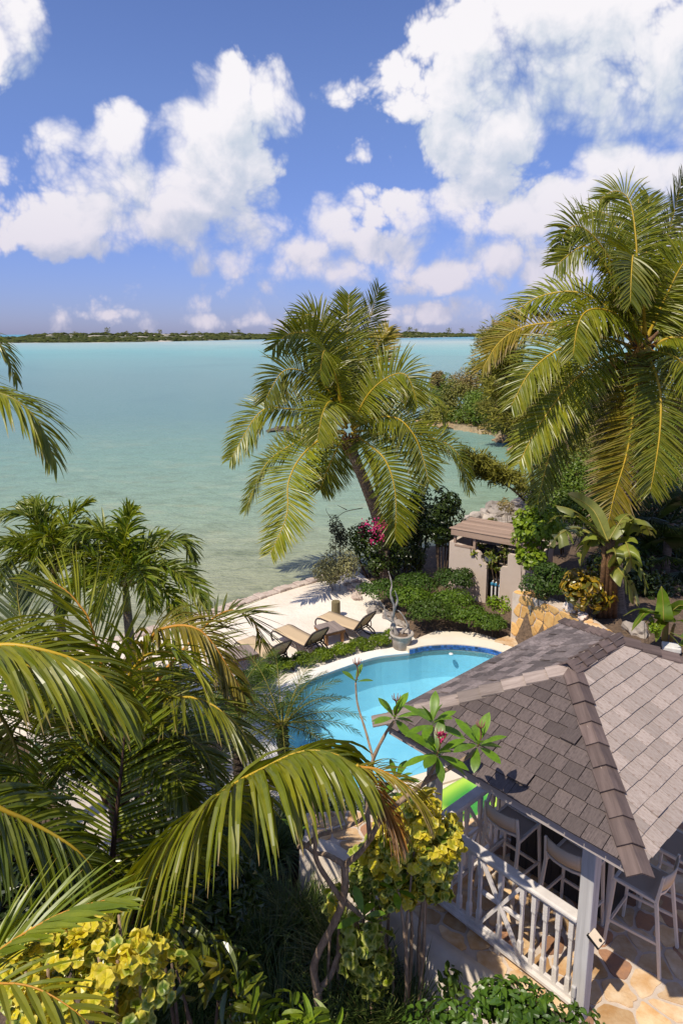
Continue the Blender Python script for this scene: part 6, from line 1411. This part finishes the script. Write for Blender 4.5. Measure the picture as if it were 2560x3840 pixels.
# ------------------------------------------------------------------ wooded shore behind the right palm
hill = [(2150, 1800, 30, 1.6, 1.6, L_SCRUB_G, 'bright green bush under the right palm leaves'), (2050, 1880, 29, 1.0, 1.0, L_SCRUB_G, 'green bush above the shore rocks'), (2260, 1700, 34, 2.2, 2.0, L_SCRUB, 'olive bush behind the hanging palm leaves'), (2420, 1650, 36, 2.6, 2.4, L_SCRUB_G, 'green thicket right of the hanging palm leaves'), (2560, 1700, 33, 2.4, 2.4, L_SCRUB_G, 'green thicket at the right edge of the shore'), (2180, 1560, 44, 2.6, 2.2, L_SCRUB_B, 'brownish scrub on the slope above the inlet'), (2340, 1500, 46, 3.0, 2.4, L_SCRUB, 'olive scrub high on the slope'), (2520, 1500, 46, 3.2, 2.6, L_SCRUB, 'olive scrub at the right edge high on the slope'), (2060, 1600, 50, 2.2, 1.9, L_SCRUB, 'olive scrub behind the casuarina'), (1900, 1560, 62, 2.6, 2.0, L_SCRUB, 'yellowish scrub along the inlet shore'), (1800, 1530, 72, 2.6, 2.2, L_SCRUB_G, 'green scrub above the ochre rocks'), (1720, 1500, 78, 2.4, 2.6, L_SCRUB, 'olive scrub at the tip of the point'), (1660, 1500, 80, 1.7, 3.0, L_SCRUB_G, 'taller green scrub at the far tip of the point'), (1640, 1430, 82, .9, 1.4, L_SCRUB_B, 'greyish sparse treelet at the far tip'), (1780, 1440, 84, 2.6, 2.2, L_SCRUB_B, 'grey-brown scrub along the skyline of the point'), (1900, 1450, 80, 3, 2.6, L_SCRUB, 'olive scrub along the skyline of the point'), (2040, 1460, 74, 3, 3, L_SCRUB_G, 'green scrub behind the palm leaves on the point'), (2200, 1440, 66, 3.2, 2.8, L_SCRUB, 'pale scrub beyond the palm crown'), (2000, 1520, 58, 2.4, 2.0, L_SCRUB_G, 'green scrub mid-slope by the inlet'), (1850, 1610, 70, 1.6, .8, L_SCRUB_B, 'brown low scrub on the shore rocks'), (2120, 1500, 54, 2.2, 2.0, L_SCRUB, 'olive scrub in the middle of the slope'), (2480, 1800, 28, 1.8, 1.6, L_SCRUB_G, 'dense bush behind the right hanging leaf'), (2330, 1860, 27, 1.5, 1.5, L_SCRUB_G, 'dense bush between hanging palm leaves'),
 (1650, 1560, 76, 2.0, 1.3, L_SCRUB, 'yellowish low scrub on the tip of the point, above the ledge'), (1715, 1562, 76, 2.2, 1.3, L_SCRUB_G, 'low green scrub just right of the tip'), (1785, 1570, 75, 2.3, 1.3, L_SCRUB, 'low golden scrub above the middle ledge'), (1860, 1578, 74, 2.4, 1.4, L_SCRUB, 'low golden scrub above the inlet bend'), (1930, 1600, 68, 2.3, 1.5, L_SCRUB_G, 'low green scrub right of the inlet bend'), (1700, 1455, 84, 2.4, 2.0, L_SCRUB_B, 'pale bare twiggy scrub on the skyline near the tip'), (1960, 1500, 70, 3.0, 2.4, L_SCRUB, 'golden scrub in the middle of the point'), (1850, 1500, 76, 3.0, 2.2, L_SCRUB_G, 'green scrub in the middle of the point'), (2010, 1660, 52, 1.9, 1.5, L_SCRUB, 'golden bush at the head of the inlet'), (2080, 1700, 42, 1.7, 1.5, L_SCRUB_G, 'green bush at the head of the inlet'), (2110, 1780, 33, 1.5, 1.3, L_SCRUB, 'olive bush uphill of the near shore rocks'), (2130, 1900, 27, 1.1, .9, L_SCRUB_G, 'green bush behind the lime round-leaved bush'), (2230, 1930, 25.5, 1.2, .9, L_SCRUB_G, 'green bush behind the traveller plant'), (2210, 1820, 29, 1.4, 1.2, L_SCRUB_G, 'bright bush left of the long hanging leaf'), (2350, 1990, 25, 1.2, 1.0, L_DARK, 'dark bush behind the long hanging leaf tips'), (2280, 1620, 40, 2.2, 1.8, L_SCRUB, 'olive bush high between the palm leaves'), (2440, 1900, 25, 1.2, 1.1, L_DARK, 'dark bush right of the long hanging leaf'), (2160, 1640, 46, 2.2, 1.7, L_SCRUB, 'golden scrub on the rise above the inlet head'), (2060, 1555, 62, 2.6, 2.0, L_SCRUB, 'golden scrub below the skyline')]
for i, (x, y, d, r_, rz, m, lb) in enumerate(hill):
    f = d / 30; S('scrub_bush', lb, x, y, d, r_ * 1.15, r_, rz, m, int(1700 + 500 * rz), .15 * f ** .6, .085 * f ** .6, lumps=22, lr=.34, base_z=-3.6 if d > 40 else -2.6, group='bushes of the wooded shore', stems=5)
S('shore_plant', 'spindly dark shrub on the pale shore rocks', 1895, 1905, 33, .45, .4, .55, L_SCRUB_B, 380, .12, .05, lumps=7, base_z=-3.7)
S('shore_plant', 'yellow-green low plant on the pale shore rocks', 1850, 1960, 32, .45, .4, .3, L_SCRUB, 320, .11, .05, lumps=6, base_z=-3.8)
def casuarina(label, base_, top, spread, n, d, needle=.5, pts=None):
    rt = root('casuarina', label, 'tree', tuple(base_)); b, t = Vector(base_), Vector(top); C = spline([b, b.lerp(t, .35) + Vector((.1, .1, 0)), b.lerp(t, .7) + Vector((-.1, 0, 0)), t], 24); hgt = (t - b).length
    mb = MB(); mb.tube(C, np.linspace(hgt * .016, hgt * .003, 24), 7); mb.build('trunk', M_BARK, rt, smooth=True); lb = MB(); nd = MB()
    for i in range(n):
        u = RNG.uniform(.12, 1.0); p = np.array([np.interp(u * 23, np.arange(24), C[:, k]) for k in range(3)]); a = RNG.uniform(0, 6.28); L_ = spread * (1.05 - .75 * u) * RNG.uniform(.6, 1.2)
        e = p + np.array([math.cos(a) * L_, math.sin(a) * L_, L_ * RNG.uniform(.1, .7)]); m_p = (p + e) / 2 + np.array([0, 0, L_ * .08]); Q = spline([p, m_p, e], 10); lb.tube(Q, np.linspace(.03, .008, 10) * spread / 2, 4, cap=False)
        k = 170; idx = RNG.uniform(2, 9, k); P = np.stack([np.interp(idx, np.arange(10), Q[:, q]) for q in range(3)], 1) + RNG.normal(0, .085 * spread, (k, 3)); Dv = nrm(e - p) * .8 + RNG.normal(0, .55, (k, 3)) + np.array([0, 0, -.15]); put_leaves(nd, P, Dv, RNG.normal(size=(k, 3)), needle * RNG.uniform(.5, 1.2, k), .0085 * (d / 34), 0, .3)
    lb.build('branch', M_BARK, rt); nd.build('needle_spray', L_CASU, rt); return rt
casuarina('feathery olive casuarina leaning over the inlet', W(2000, 1830, 34), W(1860, 1235, 35), 2.6, 60, 34, .42)
casuarina('second feathery casuarina further right on the slope', W(2130, 1700, 38), W(2090, 1380, 39), 2.6, 46, 38, .45)
casuarina('low casuarina sapling with branches over the shallow water', W(1990, 1900, 30), W(1770, 1720, 29), 1.5, 26, 30, .36)
casuarina('small casuarina beyond the inlet rocks', W(1900, 1600, 60), W(1880, 1330, 62), 2.6, 34, 60, .6)
# shore rocks
k = 0
for (x, y, d, s_, m) in [(1800, 1950, 34, .7, 0), (1850, 1935, 35, .8, 0), (1900, 1920, 35, .7, 0), (1945, 1905, 36, .7, 0), (1830, 1975, 33, .5, 0), (1770, 1968, 33, .45, 0), (1985, 1890, 36, .8, 0), (1880, 1960, 33, .5, 0), (2025, 1870, 37, .9, 0), (1925, 1950, 32, .5, 0), (1745, 1985, 32, .35, 0), (1860, 1900, 38, .5, 0)]:
    rock('shore_rock', ['long pale rock at the foot of the slatted shade', 'larger pale rock on the near shore', 'pitted pale rock near the spindly shrub', 'pale rock below the casuarina', 'small rock close behind the slatted shade', 'flat rock at the water behind the tall dark shrub', 'pale rock under the casuarina trunk', 'small pale rock on the bank', 'big pale rock under the green bush', 'small rock near the sea grape', 'smallest rock at the waterline', 'grey rock at the inlet mouth'][k], 'rock', G(x, y, Z_SEA + .25), s_, M_ROCK, 30 + k, 'pale rocks of the near shore', (1.3, 1.0, .55), None, .6); k += 1
for j, (x, y, s_) in enumerate([(1660, 1590, 1.5), (1720, 1592, 1.6), (1780, 1598, 1.6), (1840, 1606, 1.6), (1890, 1622, 1.5), (1930, 1645, 1.3), (1690, 1600, 1.0), (1810, 1612, 1.1), (1620, 1582, 1.0), (1960, 1680, 1.2)]):
    rock('inlet_rock', ['ochre rock ledge at the tip of the point', 'ochre rock ledge just right of the tip', 'ochre rock ledge left of the inlet middle', 'ochre rock ledge in the inlet middle', 'ochre rock ledge where the inlet bends', 'ochre rock nearest the casuarina', 'low ochre rock before the tip', 'low ochre rock in the shallow inlet', 'outermost ochre rock of the point', 'brown rock at the inner end of the inlet'][j], 'rock', G(x, y, Z_SEA + .1), s_, M_ROCKWARM, 60 + j, 'ochre rocks along the inlet', (1.8, 1.0, .42), None, .5)
for j, (x, y, s_) in enumerate([(1040, 1612, .9), (1075, 1609, .9), (1118, 1610, 1.2)]): rock('islet_rock', ['left dark islet rock behind the middle palm leaves', 'middle dark islet rock in the lagoon', 'right dark islet rock nearest the palm crown'][j], 'rock', G(x, y, Z_SEA + .1), s_ * .7, M_ROCKDARK, 80 + j, 'dark islet rocks in the lagoon', (2.2, .9, .5), None, .5)
# ------------------------------------------------------------------ far island
ORD = 'first second third fourth fifth sixth seventh eighth ninth tenth eleventh twelfth thirteenth fourteenth fifteenth'.split()
def island():
    pxs = np.linspace(-900, 3500, 180); tp_ = [(-900, 1262), (0, 1262), (110, 1257), (170, 1246), (400, 1243), (640, 1246), (860, 1247), (1000, 1249), (1300, 1246), (1480, 1243), (1620, 1248), (1830, 1252), (2000, 1254), (3500, 1255)]; wl_ = [(-900, 1296), (0, 1287), (400, 1285), (640, 1281), (1000, 1273), (1500, 1268), (1850, 1262), (3500, 1260)]
    V = []; rows = 5
    for i, x in enumerate(pxs):
        yw = np.interp(x, *zip(*wl_)); yt = np.interp(x, *zip(*tp_)) + 4.5 * mnoise.noise(Vector((x * .012, 0, 0))) + 2.0 * mnoise.noise(Vector((x * .05, 3, 0)))
        a = G(x, yw, Z_SEA); b = YY(x, min(yt, yw - 3), a.y * 1.30)
        for k in range(rows):
            t = k / (rows - 1); p = a.lerp(b, t); z = Z_SEA - .3 + (b.z - Z_SEA) * (t ** .85) * .82 + (1.2 * mnoise.noise(Vector((p.x * .02, p.y * .02, 1))) if 0 < k else 0)
            V.append((p.x, p.y, z))
    Fs = [(i * rows + k, (i + 1) * rows + k, (i + 1) * rows + k + 1, i * rows + k + 1) for i in range(len(pxs) - 1) for k in range(rows - 1)]
    m, t, b, o = new_mat('island_ground'); ge = t.node('ShaderNodeNewGeometry').outputs['Position']
    c = t.mix(t.mapr(t.noise(ge, .018, 4, .6), .50, .62), (.075, .08, .035), (.52, .46, .38)); t.l.new(c, b.inputs['Base Color']); b.inputs['Roughness'].default_value = .95
    mb = MB(); mb.add(V, Fs); struct(mb.build('island', m)); V = np.array(V).reshape(len(pxs), rows, 3)
    ico_v = np.array([(0, 0, 1), (.89, 0, .45), (.28, .85, .45), (-.72, .53, .45), (-.72, -.53, .45), (.28, -.85, .45), (.9, .3, -.3), (-.3, .9, -.3), (-.9, -.3, -.3), (.3, -.9, -.3)]); ico_f = [(0, 1, 2), (0, 2, 3), (0, 3, 4), (0, 4, 5), (0, 5, 1), (1, 6, 2), (2, 7, 3), (3, 8, 4), (4, 9, 5), (5, 9, 1), (2, 6, 7), (3, 7, 8), (4, 8, 9), (1, 9, 6)]
    sc_ = MB()
    for q in range(5200):
        u = RNG.uniform(0, len(pxs) - 1.01); v = RNG.uniform(.25, rows - 1.01) if RNG.random() < .6 else RNG.uniform(.3, 1.5); i, k = int(u), int(v); fu, fv = u - i, v - k
        p = (V[i, k] * (1 - fu) + V[i + 1, k] * fu) * (1 - fv) + (V[i, k + 1] * (1 - fu) + V[i + 1, k + 1] * fu) * fv
        bare = mnoise.noise(Vector((p[0] * .016, p[1] * .016, 4))) 
        if bare > .22 and 1.3 < v < 3.2: continue
        f = p[1] / 900; s_ = RNG.uniform(1.3, 3.4) * f; sc_.add(p + ico_v * np.array([s_ * 1.6, s_ * 1.6, s_ * .75]) * RNG.uniform(.8, 1.2, (10, 1)), ico_f, np.tile((RNG.random() * .9, RNG.random(), 0), (10, 1)))
    stuff(sc_.build('mangrove', leafmat('far_mangrove', (.045, .06, .018), (.095, .105, .03), None, .9, .8, .1, spec=.1)), 'low green mangrove and scrub covering the far island', 'mangrove')
    for j, (x, h_) in enumerate(sorted([(300, 9), (425, 14), (560, 10), (600, 12), (700, 9), (880, 8), (915, 10), (1120, 8), (1535, 13), (1580, 10), (1700, 13), (1745, 12), (1850, 12), (500, 8), (770, 8)])):
        i = int(np.interp(x, pxs, np.arange(len(pxs)))); p = V[i, 3]; f = p[1] / 900; h2 = h_ * f * .62; rt = root('far_tree', ORD[j] + ' lone tree from the left on the skyline of the far island', 'tree', (float(p[0]), float(p[1]), float(p[2])), 'lone trees on the far island')
        mb = MB(); mb.tube([p, p + [0, 0, h2 * .6], p + [h2 * .08, 0, h2]], [h2 * .04, h2 * .025, h2 * .01], 5); mb.build('trunk', M_BARK, rt); lv = MB(); k = 90
        P = p + np.stack([RNG.normal(0, .22, k), RNG.normal(0, .22, k), RNG.uniform(.3, 1.0, k)], 1) * h2; put_leaves(lv, P, RNG.normal(size=(k, 3)) + [.5, 0, .4], RNG.normal(size=(k, 3)) + [0, -.5, .5], h2 * .22, h2 * .09); lv.build('crown', L_SCRUB, rt)
island()
# ------------------------------------------------------------------ low plants along the pool strip
strip = spline([G(1478, 2395, -3.3), G(1380, 2425, -3.3), G(1230, 2465, -3.3), G(1060, 2510, -3.3), G(930, 2560, -3.3)], 9)
for i, p in enumerate(strip):
    shrub('ground_cover_plant', ORD[i] + ' low bright green plant from the stone pot, between sand and pool', 'plant', (p[0] + RNG.normal(0, .05), p[1], -3.16), (.46, .36, .20), L_STRIP, 1100, .085, .038, lumps=16, lr=.34, base_z=-3.3, stems=3, group='low green plants along the pool', flat=True)
# ------------------------------------------------------------------ foreground: variegated shrub, frangipani, yellow aralia, crotons, grass, clipped bush
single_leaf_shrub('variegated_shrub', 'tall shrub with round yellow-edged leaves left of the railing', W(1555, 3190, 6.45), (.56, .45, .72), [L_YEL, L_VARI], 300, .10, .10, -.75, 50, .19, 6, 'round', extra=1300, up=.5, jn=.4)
single_leaf_shrub('variegated_shrub', 'small drooping shrub of round variegated leaves at the frangipani foot', W(1395, 3560, 6.5), (.30, .25, .45), [L_VARI], 170, .12, .12, -.8, 8, .4, 4, 'round', up=.2)
single_leaf_shrub('variegated_shrub', 'darker green part-hidden shrub of round leaves between the frangipani and the tall one', W(1420, 3270, 6.9), (.40, .35, .5), [L_VARI], 220, .10, .10, -.8, 30, .22, 5, 'round', extra=260, up=.4, jn=.4)
single_leaf_shrub('variegated_shrub', 'low yellow-green branch of round leaves beside the frangipani fork', W(1265, 3390, 6.6), (.14, .14, .2), [L_YEL, L_VARI], 44, .09, .09, -.9, 5, .4, 2, 'round')
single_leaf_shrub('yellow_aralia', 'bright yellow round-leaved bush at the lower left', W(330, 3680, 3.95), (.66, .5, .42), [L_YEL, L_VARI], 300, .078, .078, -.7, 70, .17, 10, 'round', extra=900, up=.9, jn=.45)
single_leaf_shrub('croton', 'dark croton with yellow midribs at the bottom right of the yellow bush', W(690, 3640, 4.9), (.30, .25, .26), [leafmat('dark_croton_leaf', (.05, .09, .012), (.24, .19, .015), None, .9, .28, .15, spec=.6)], 70, .21, .055, -1.0, 7, .42, 5, up=.9, stem_m=M_BARK)
single_leaf_shrub('croton', 'croton clump with pointed dark leaves left of the frangipani foot', W(870, 3720, 5.1), (.32, .25, .28), [leafmat('green_croton_leaf', (.055, .10, .014), (.15, .16, .02), None, .9, .28, .15, spec=.6)], 90, .20, .05, -1.0, 7, .42, 5, up=.9, stem_m=M_BARK)
single_leaf_shrub('croton', 'croton clump at the bottom edge beside the grass', W(1060, 3830, 5.2), (.4, .25, .2), [L_GRAPE], 90, .17, .045, -1.0, 8, .42, 4, up=.9, stem_m=M_BARK)
cb = single_leaf_shrub('clipped_bush', 'glossy dark green clipped bush at the bottom right below the patio', W(1880, 3900, 5.55), (.98, .5, .36), [leafmat('glossy_bush_leaf', (.045, .10, .016), (.08, .145, .022), None, .9, .36, .2, spec=.65)], 300, .085, .045, -.75, 34, .26, 10, extra=1700, up=.8, cup=.3, stem_m=M_BARK)
S('seedling', 'small shrub seedling on the soil by the retaining wall foot', 1690, 3690, 6.3, .14, .14, .18, L_HEDGE, 90, .085, .045, lumps=5, base_z=-.75, stems=2, kind='blade')
# frangipani
fg = root('frangipani', 'frangipani tree with long leaf rosettes reaching over the roof', 'tree', tuple(W(1180, 3900, 6.75)))
ZF = lambda x, y: (800 + x / 1.568, 3000 + y / 1.568)
def br_(pts, r0, r1, name='branch', zf=True):
    P = [W(*(ZF(p[0], p[1]) if zf else (p[0], p[1])), p[2]) for p in pts]; mb = MB(); n_ = 26; r = np.linspace(r0, r1, n_) * (1 + .07 * np.sin(np.arange(n_) * 1.9)); mb.tube(spline(P, n_), r, 8); mb.build(name, M_PALE_BARK, fg, smooth=True)
br_([(590, 1440, 6.8), (598, 1300, 6.75), (612, 1200, 6.7), (612, 1110, 6.65)], .052, .045, 'trunk')
br_([(612, 1125, 6.65), (590, 1000, 6.6), (615, 900, 6.5), (690, 760, 6.4), (755, 620, 6.3), (772, 500, 6.2), (772, 370, 6.15)], .038, .034)
br_([(618, 1120, 6.65), (690, 1030, 6.7), (740, 900, 6.7), (830, 750, 6.7), (850, 600, 6.7)], .032, .016)
br_([(740, 880, 6.7), (735, 760, 6.7), (700, 680, 6.7)], .016, .01); br_([(765, 590, 6.3), (800, 620, 6.25), (850, 665, 6.2)], .03, .018)
br_([(772, 385, 6.15), (735, 360, 6.15), (660, 320, 6.2), (600, 312, 6.25), (540, 270, 6.3)], .028, .016); br_([(775, 380, 6.15), (850, 320, 6.0), (900, 260, 5.9), (925, 225, 5.85)], .030, .02)
br_([(755, 590, 6.3), (680, 480, 6.2), (605, 350, 6.1), (598, 200, 6.0), (585, 30, 6.0), (565, -140, 6.0)], .026, .015)
br_([(500, 275, 6.2), (555, 265, 6.15), (610, 212, 6.1), (740, 172, 6.0), (860, 122, 5.95), (925, 60, 5.9)], .022, .017)
br_([(1387, 3147, 5.85), (1430, 3070, 5.7), (1488, 3016, 5.6), (1587, 2938, 5.5), (1664, 2892, 5.4), (1763, 2831, 5.35), (1785, 2805, 5.35)], .026, .015, 'branch', False)
br_([(1587, 2938, 5.5), (1625, 2880, 5.4), (1637, 2835, 5.3)], .016, .013, 'branch', False); br_([(1640, 2850, 5.35), (1622, 2790, 5.5), (1622, 2722, 5.55)], .013, .012, 'branch', False)
br_([(1387, 3147, 5.85), (1375, 3000, 5.9), (1395, 2860, 5.85), (1440, 2760, 5.8), (1476, 2705, 5.75)], .022, .013, 'branch', False); br_([(1400, 2850, 5.9), (1370, 2740, 6.0), (1340, 2640, 6.05), (1333, 2560, 6.05)], .013, .008, 'branch', False)
br_([(1380, 3050, 5.9), (1440, 2990, 5.9), (1482, 2930, 5.9)], .012, .009, 'branch', False); br_([(1342, 3425, 6.2), (1360, 3440, 6.05)], .018, .012, 'branch', False)
br_([(1250, 3060, 6.0), (1215, 3010, 6.0), (1205, 2960, 6.0)], .014, .008, 'branch', False); br_([(1160, 3175, 6.2), (1110, 3140, 6.2), (1098, 3110, 6.2)], .014, .01, 'branch', False)
mb = MB(); V = []; A = []; K = 11; xs_ = np.linspace(0, 1, K); pw = np.interp(xs_, [0, .1, .3, .55, .75, .92, 1], [.02, .06, .62, 1, .95, .45, .02]) * .155
for i, x in enumerate(xs_):
    zc = .06 * math.sin(x * 2.2) - .16 * x * x
    for q in (-1, -.5, 0, .5, 1): V.append((x, pw[i] * q, zc + .30 * pw[i] * abs(q) - .25 * pw[i] * q * q)); A.append((x, .4, abs(q) * .5))
mb.add(V, [(i * 5 + k, (i + 1) * 5 + k, (i + 1) * 5 + k + 1, i * 5 + k + 1) for i in range(K - 1) for k in range(4)], A); o = mb.build('leaf', L_FRANG, smooth=True); FRME = o.data; bpy.data.objects.remove(o)
def rosette(px, py, d, n, L_, flower=0, el0=-.25, el1=1.2, ph=0):
    c = W(px, py, d); 
    for i in range(n):
        a = i * 2.399 + ph; el = el0 + (el1 - el0) * (i / max(1, n - 1)) ** 1.3; dv = Vector((math.cos(a) * math.cos(el), math.sin(a) * math.cos(el), math.sin(el))); s_ = Vector((-math.sin(a), math.cos(a), 0)); nn = dv.cross(s_); s2 = nn.cross(dv)
        q = L_ * RNG.uniform(.8, 1.12) * (1 - .35 * max(0, i / n - .7)); M = Matrix.Translation(c + Vector((0, 0, .012 * i / n))) @ Matrix((dv, s2, nn)).transposed().to_4x4() @ Matrix.Diagonal((q, q * RNG.uniform(.9, 1.15), q, 1)); inst('leaf', FRME, fg, M)
    if flower:
        st = MB(); tp_ = c + Vector((.01, -.02, .17)); st.tube(spline([c, c + Vector((.02, -.01, .09)), tp_], 8), .006, 6)
        for k in range(6): a = k * 1.05; st.tube([tp_, tp_ + Vector((math.cos(a) * .028, math.sin(a) * .028, .025)), tp_ + Vector((math.cos(a) * .035, math.sin(a) * .035, .06))], [.004, .005, .002], 5)
        st.build('flower_stalk', mat('reddish_stalk', (.28, .12, .08), .5), fg, smooth=True)
        if flower > 1:
            fl_ = MB(); k = 14; put_leaves(fl_, np.array(tp_ + Vector((.02, -.02, .02))) + RNG.normal(0, .008, (k, 3)), RNG.normal(size=(k, 3)) + [0, -.4, .4], RNG.normal(size=(k, 3)), .045, .03); fl_.build('flower', leafmat('crimson_flower', (.55, .02, .10), (.70, .06, .20), None, .9, .5, .2, tcol=(1, .6, .8)), fg)
rosette(1637, 2832, 5.3, 14, .27, 2, -.55, 1.25); rosette(1622, 2718, 5.55, 11, .26, 0, -.25, 1.3, 1.0); rosette(1478, 2695, 5.75, 11, .24, 1, -.3, 1.3, .4); rosette(1790, 2800, 5.35, 12, .27, 1, -.4, 1.2, 2.0)
rosette(1484, 2928, 5.9, 12, .22, 0, -.6, .9, .7); rosette(1440, 2990, 5.95, 7, .2, 0, -.4, .8); rosette(1098, 3108, 6.2, 6, .14, 0, .1, 1.2); rosette(1362, 3440, 6.0, 4, .26, 0, -.2, 1.0, 1.2); rosette(1333, 2558, 6.05, 4, .16, 1, .2, 1.0); rosette(1480, 3340, 6.2, 6, .2, 0, -.3, 1.0)
# dark grass of the garden bed
mb = MB()
def tuft(c, n, L_, spread):
    k = n; a = RNG.uniform(0, 6.28, k); lean = np.abs(RNG.normal(.55, .3, k)); h = np.stack([np.cos(a), np.sin(a), np.zeros(k)], 1); P = np.array(c) + h * RNG.uniform(0, spread, k)[:, None]
    s_ = np.linspace(0, 1, 6); L2 = L_ * RNG.uniform(.6, 1.15, k); el = 1.45 - lean * .6; V = [P]; p = P
    for j in range(1, 6): e = el - lean * 2.4 * (j / 5) ** 1.3; p = p + (h * np.cos(e)[:, None] + np.array([0, 0, 1]) * np.sin(e)[:, None]) * (L2 / 5)[:, None]; V.append(p)
    V = np.stack(V, 1); sd = np.stack([-np.sin(a), np.cos(a), np.zeros(k)], 1); w = np.interp(s_, [0, .3, .8, 1], [.7, 1, .6, .05]) * .0065
    R2 = np.stack([V - sd[:, None] * w[None, :, None], V + sd[:, None] * w[None, :, None]], 2); A = np.zeros((k, 6, 2, 3)); A[..., 0] = s_[None, :, None]; A[..., 1] = RNG.random(k)[:, None, None]
    f = np.array([(j * 2, j * 2 + 1, j * 2 + 3, j * 2 + 2) for j in range(5)]); mb.add(R2.reshape(-1, 3), (f[None] + (np.arange(k) * 12)[:, None, None]).reshape(-1, 4), A.reshape(-1, 3))
for i in range(150):
    px, py = RNG.uniform(520, 1560), RNG.uniform(3120, 4050); p = G(px, py, -1.0)
    if in_poly(p.x + .35, p.y + .35, PATIO) or in_poly(p.x, p.y, PATIO): continue
    tuft((p.x, p.y, ground_z(p.x, p.y) + .0), 150, RNG.uniform(.5, .8), .1)
stuff(mb.build('mondo_grass', L_GRASS), 'dark arching strap grass covering the shaded garden bed', 'grass')
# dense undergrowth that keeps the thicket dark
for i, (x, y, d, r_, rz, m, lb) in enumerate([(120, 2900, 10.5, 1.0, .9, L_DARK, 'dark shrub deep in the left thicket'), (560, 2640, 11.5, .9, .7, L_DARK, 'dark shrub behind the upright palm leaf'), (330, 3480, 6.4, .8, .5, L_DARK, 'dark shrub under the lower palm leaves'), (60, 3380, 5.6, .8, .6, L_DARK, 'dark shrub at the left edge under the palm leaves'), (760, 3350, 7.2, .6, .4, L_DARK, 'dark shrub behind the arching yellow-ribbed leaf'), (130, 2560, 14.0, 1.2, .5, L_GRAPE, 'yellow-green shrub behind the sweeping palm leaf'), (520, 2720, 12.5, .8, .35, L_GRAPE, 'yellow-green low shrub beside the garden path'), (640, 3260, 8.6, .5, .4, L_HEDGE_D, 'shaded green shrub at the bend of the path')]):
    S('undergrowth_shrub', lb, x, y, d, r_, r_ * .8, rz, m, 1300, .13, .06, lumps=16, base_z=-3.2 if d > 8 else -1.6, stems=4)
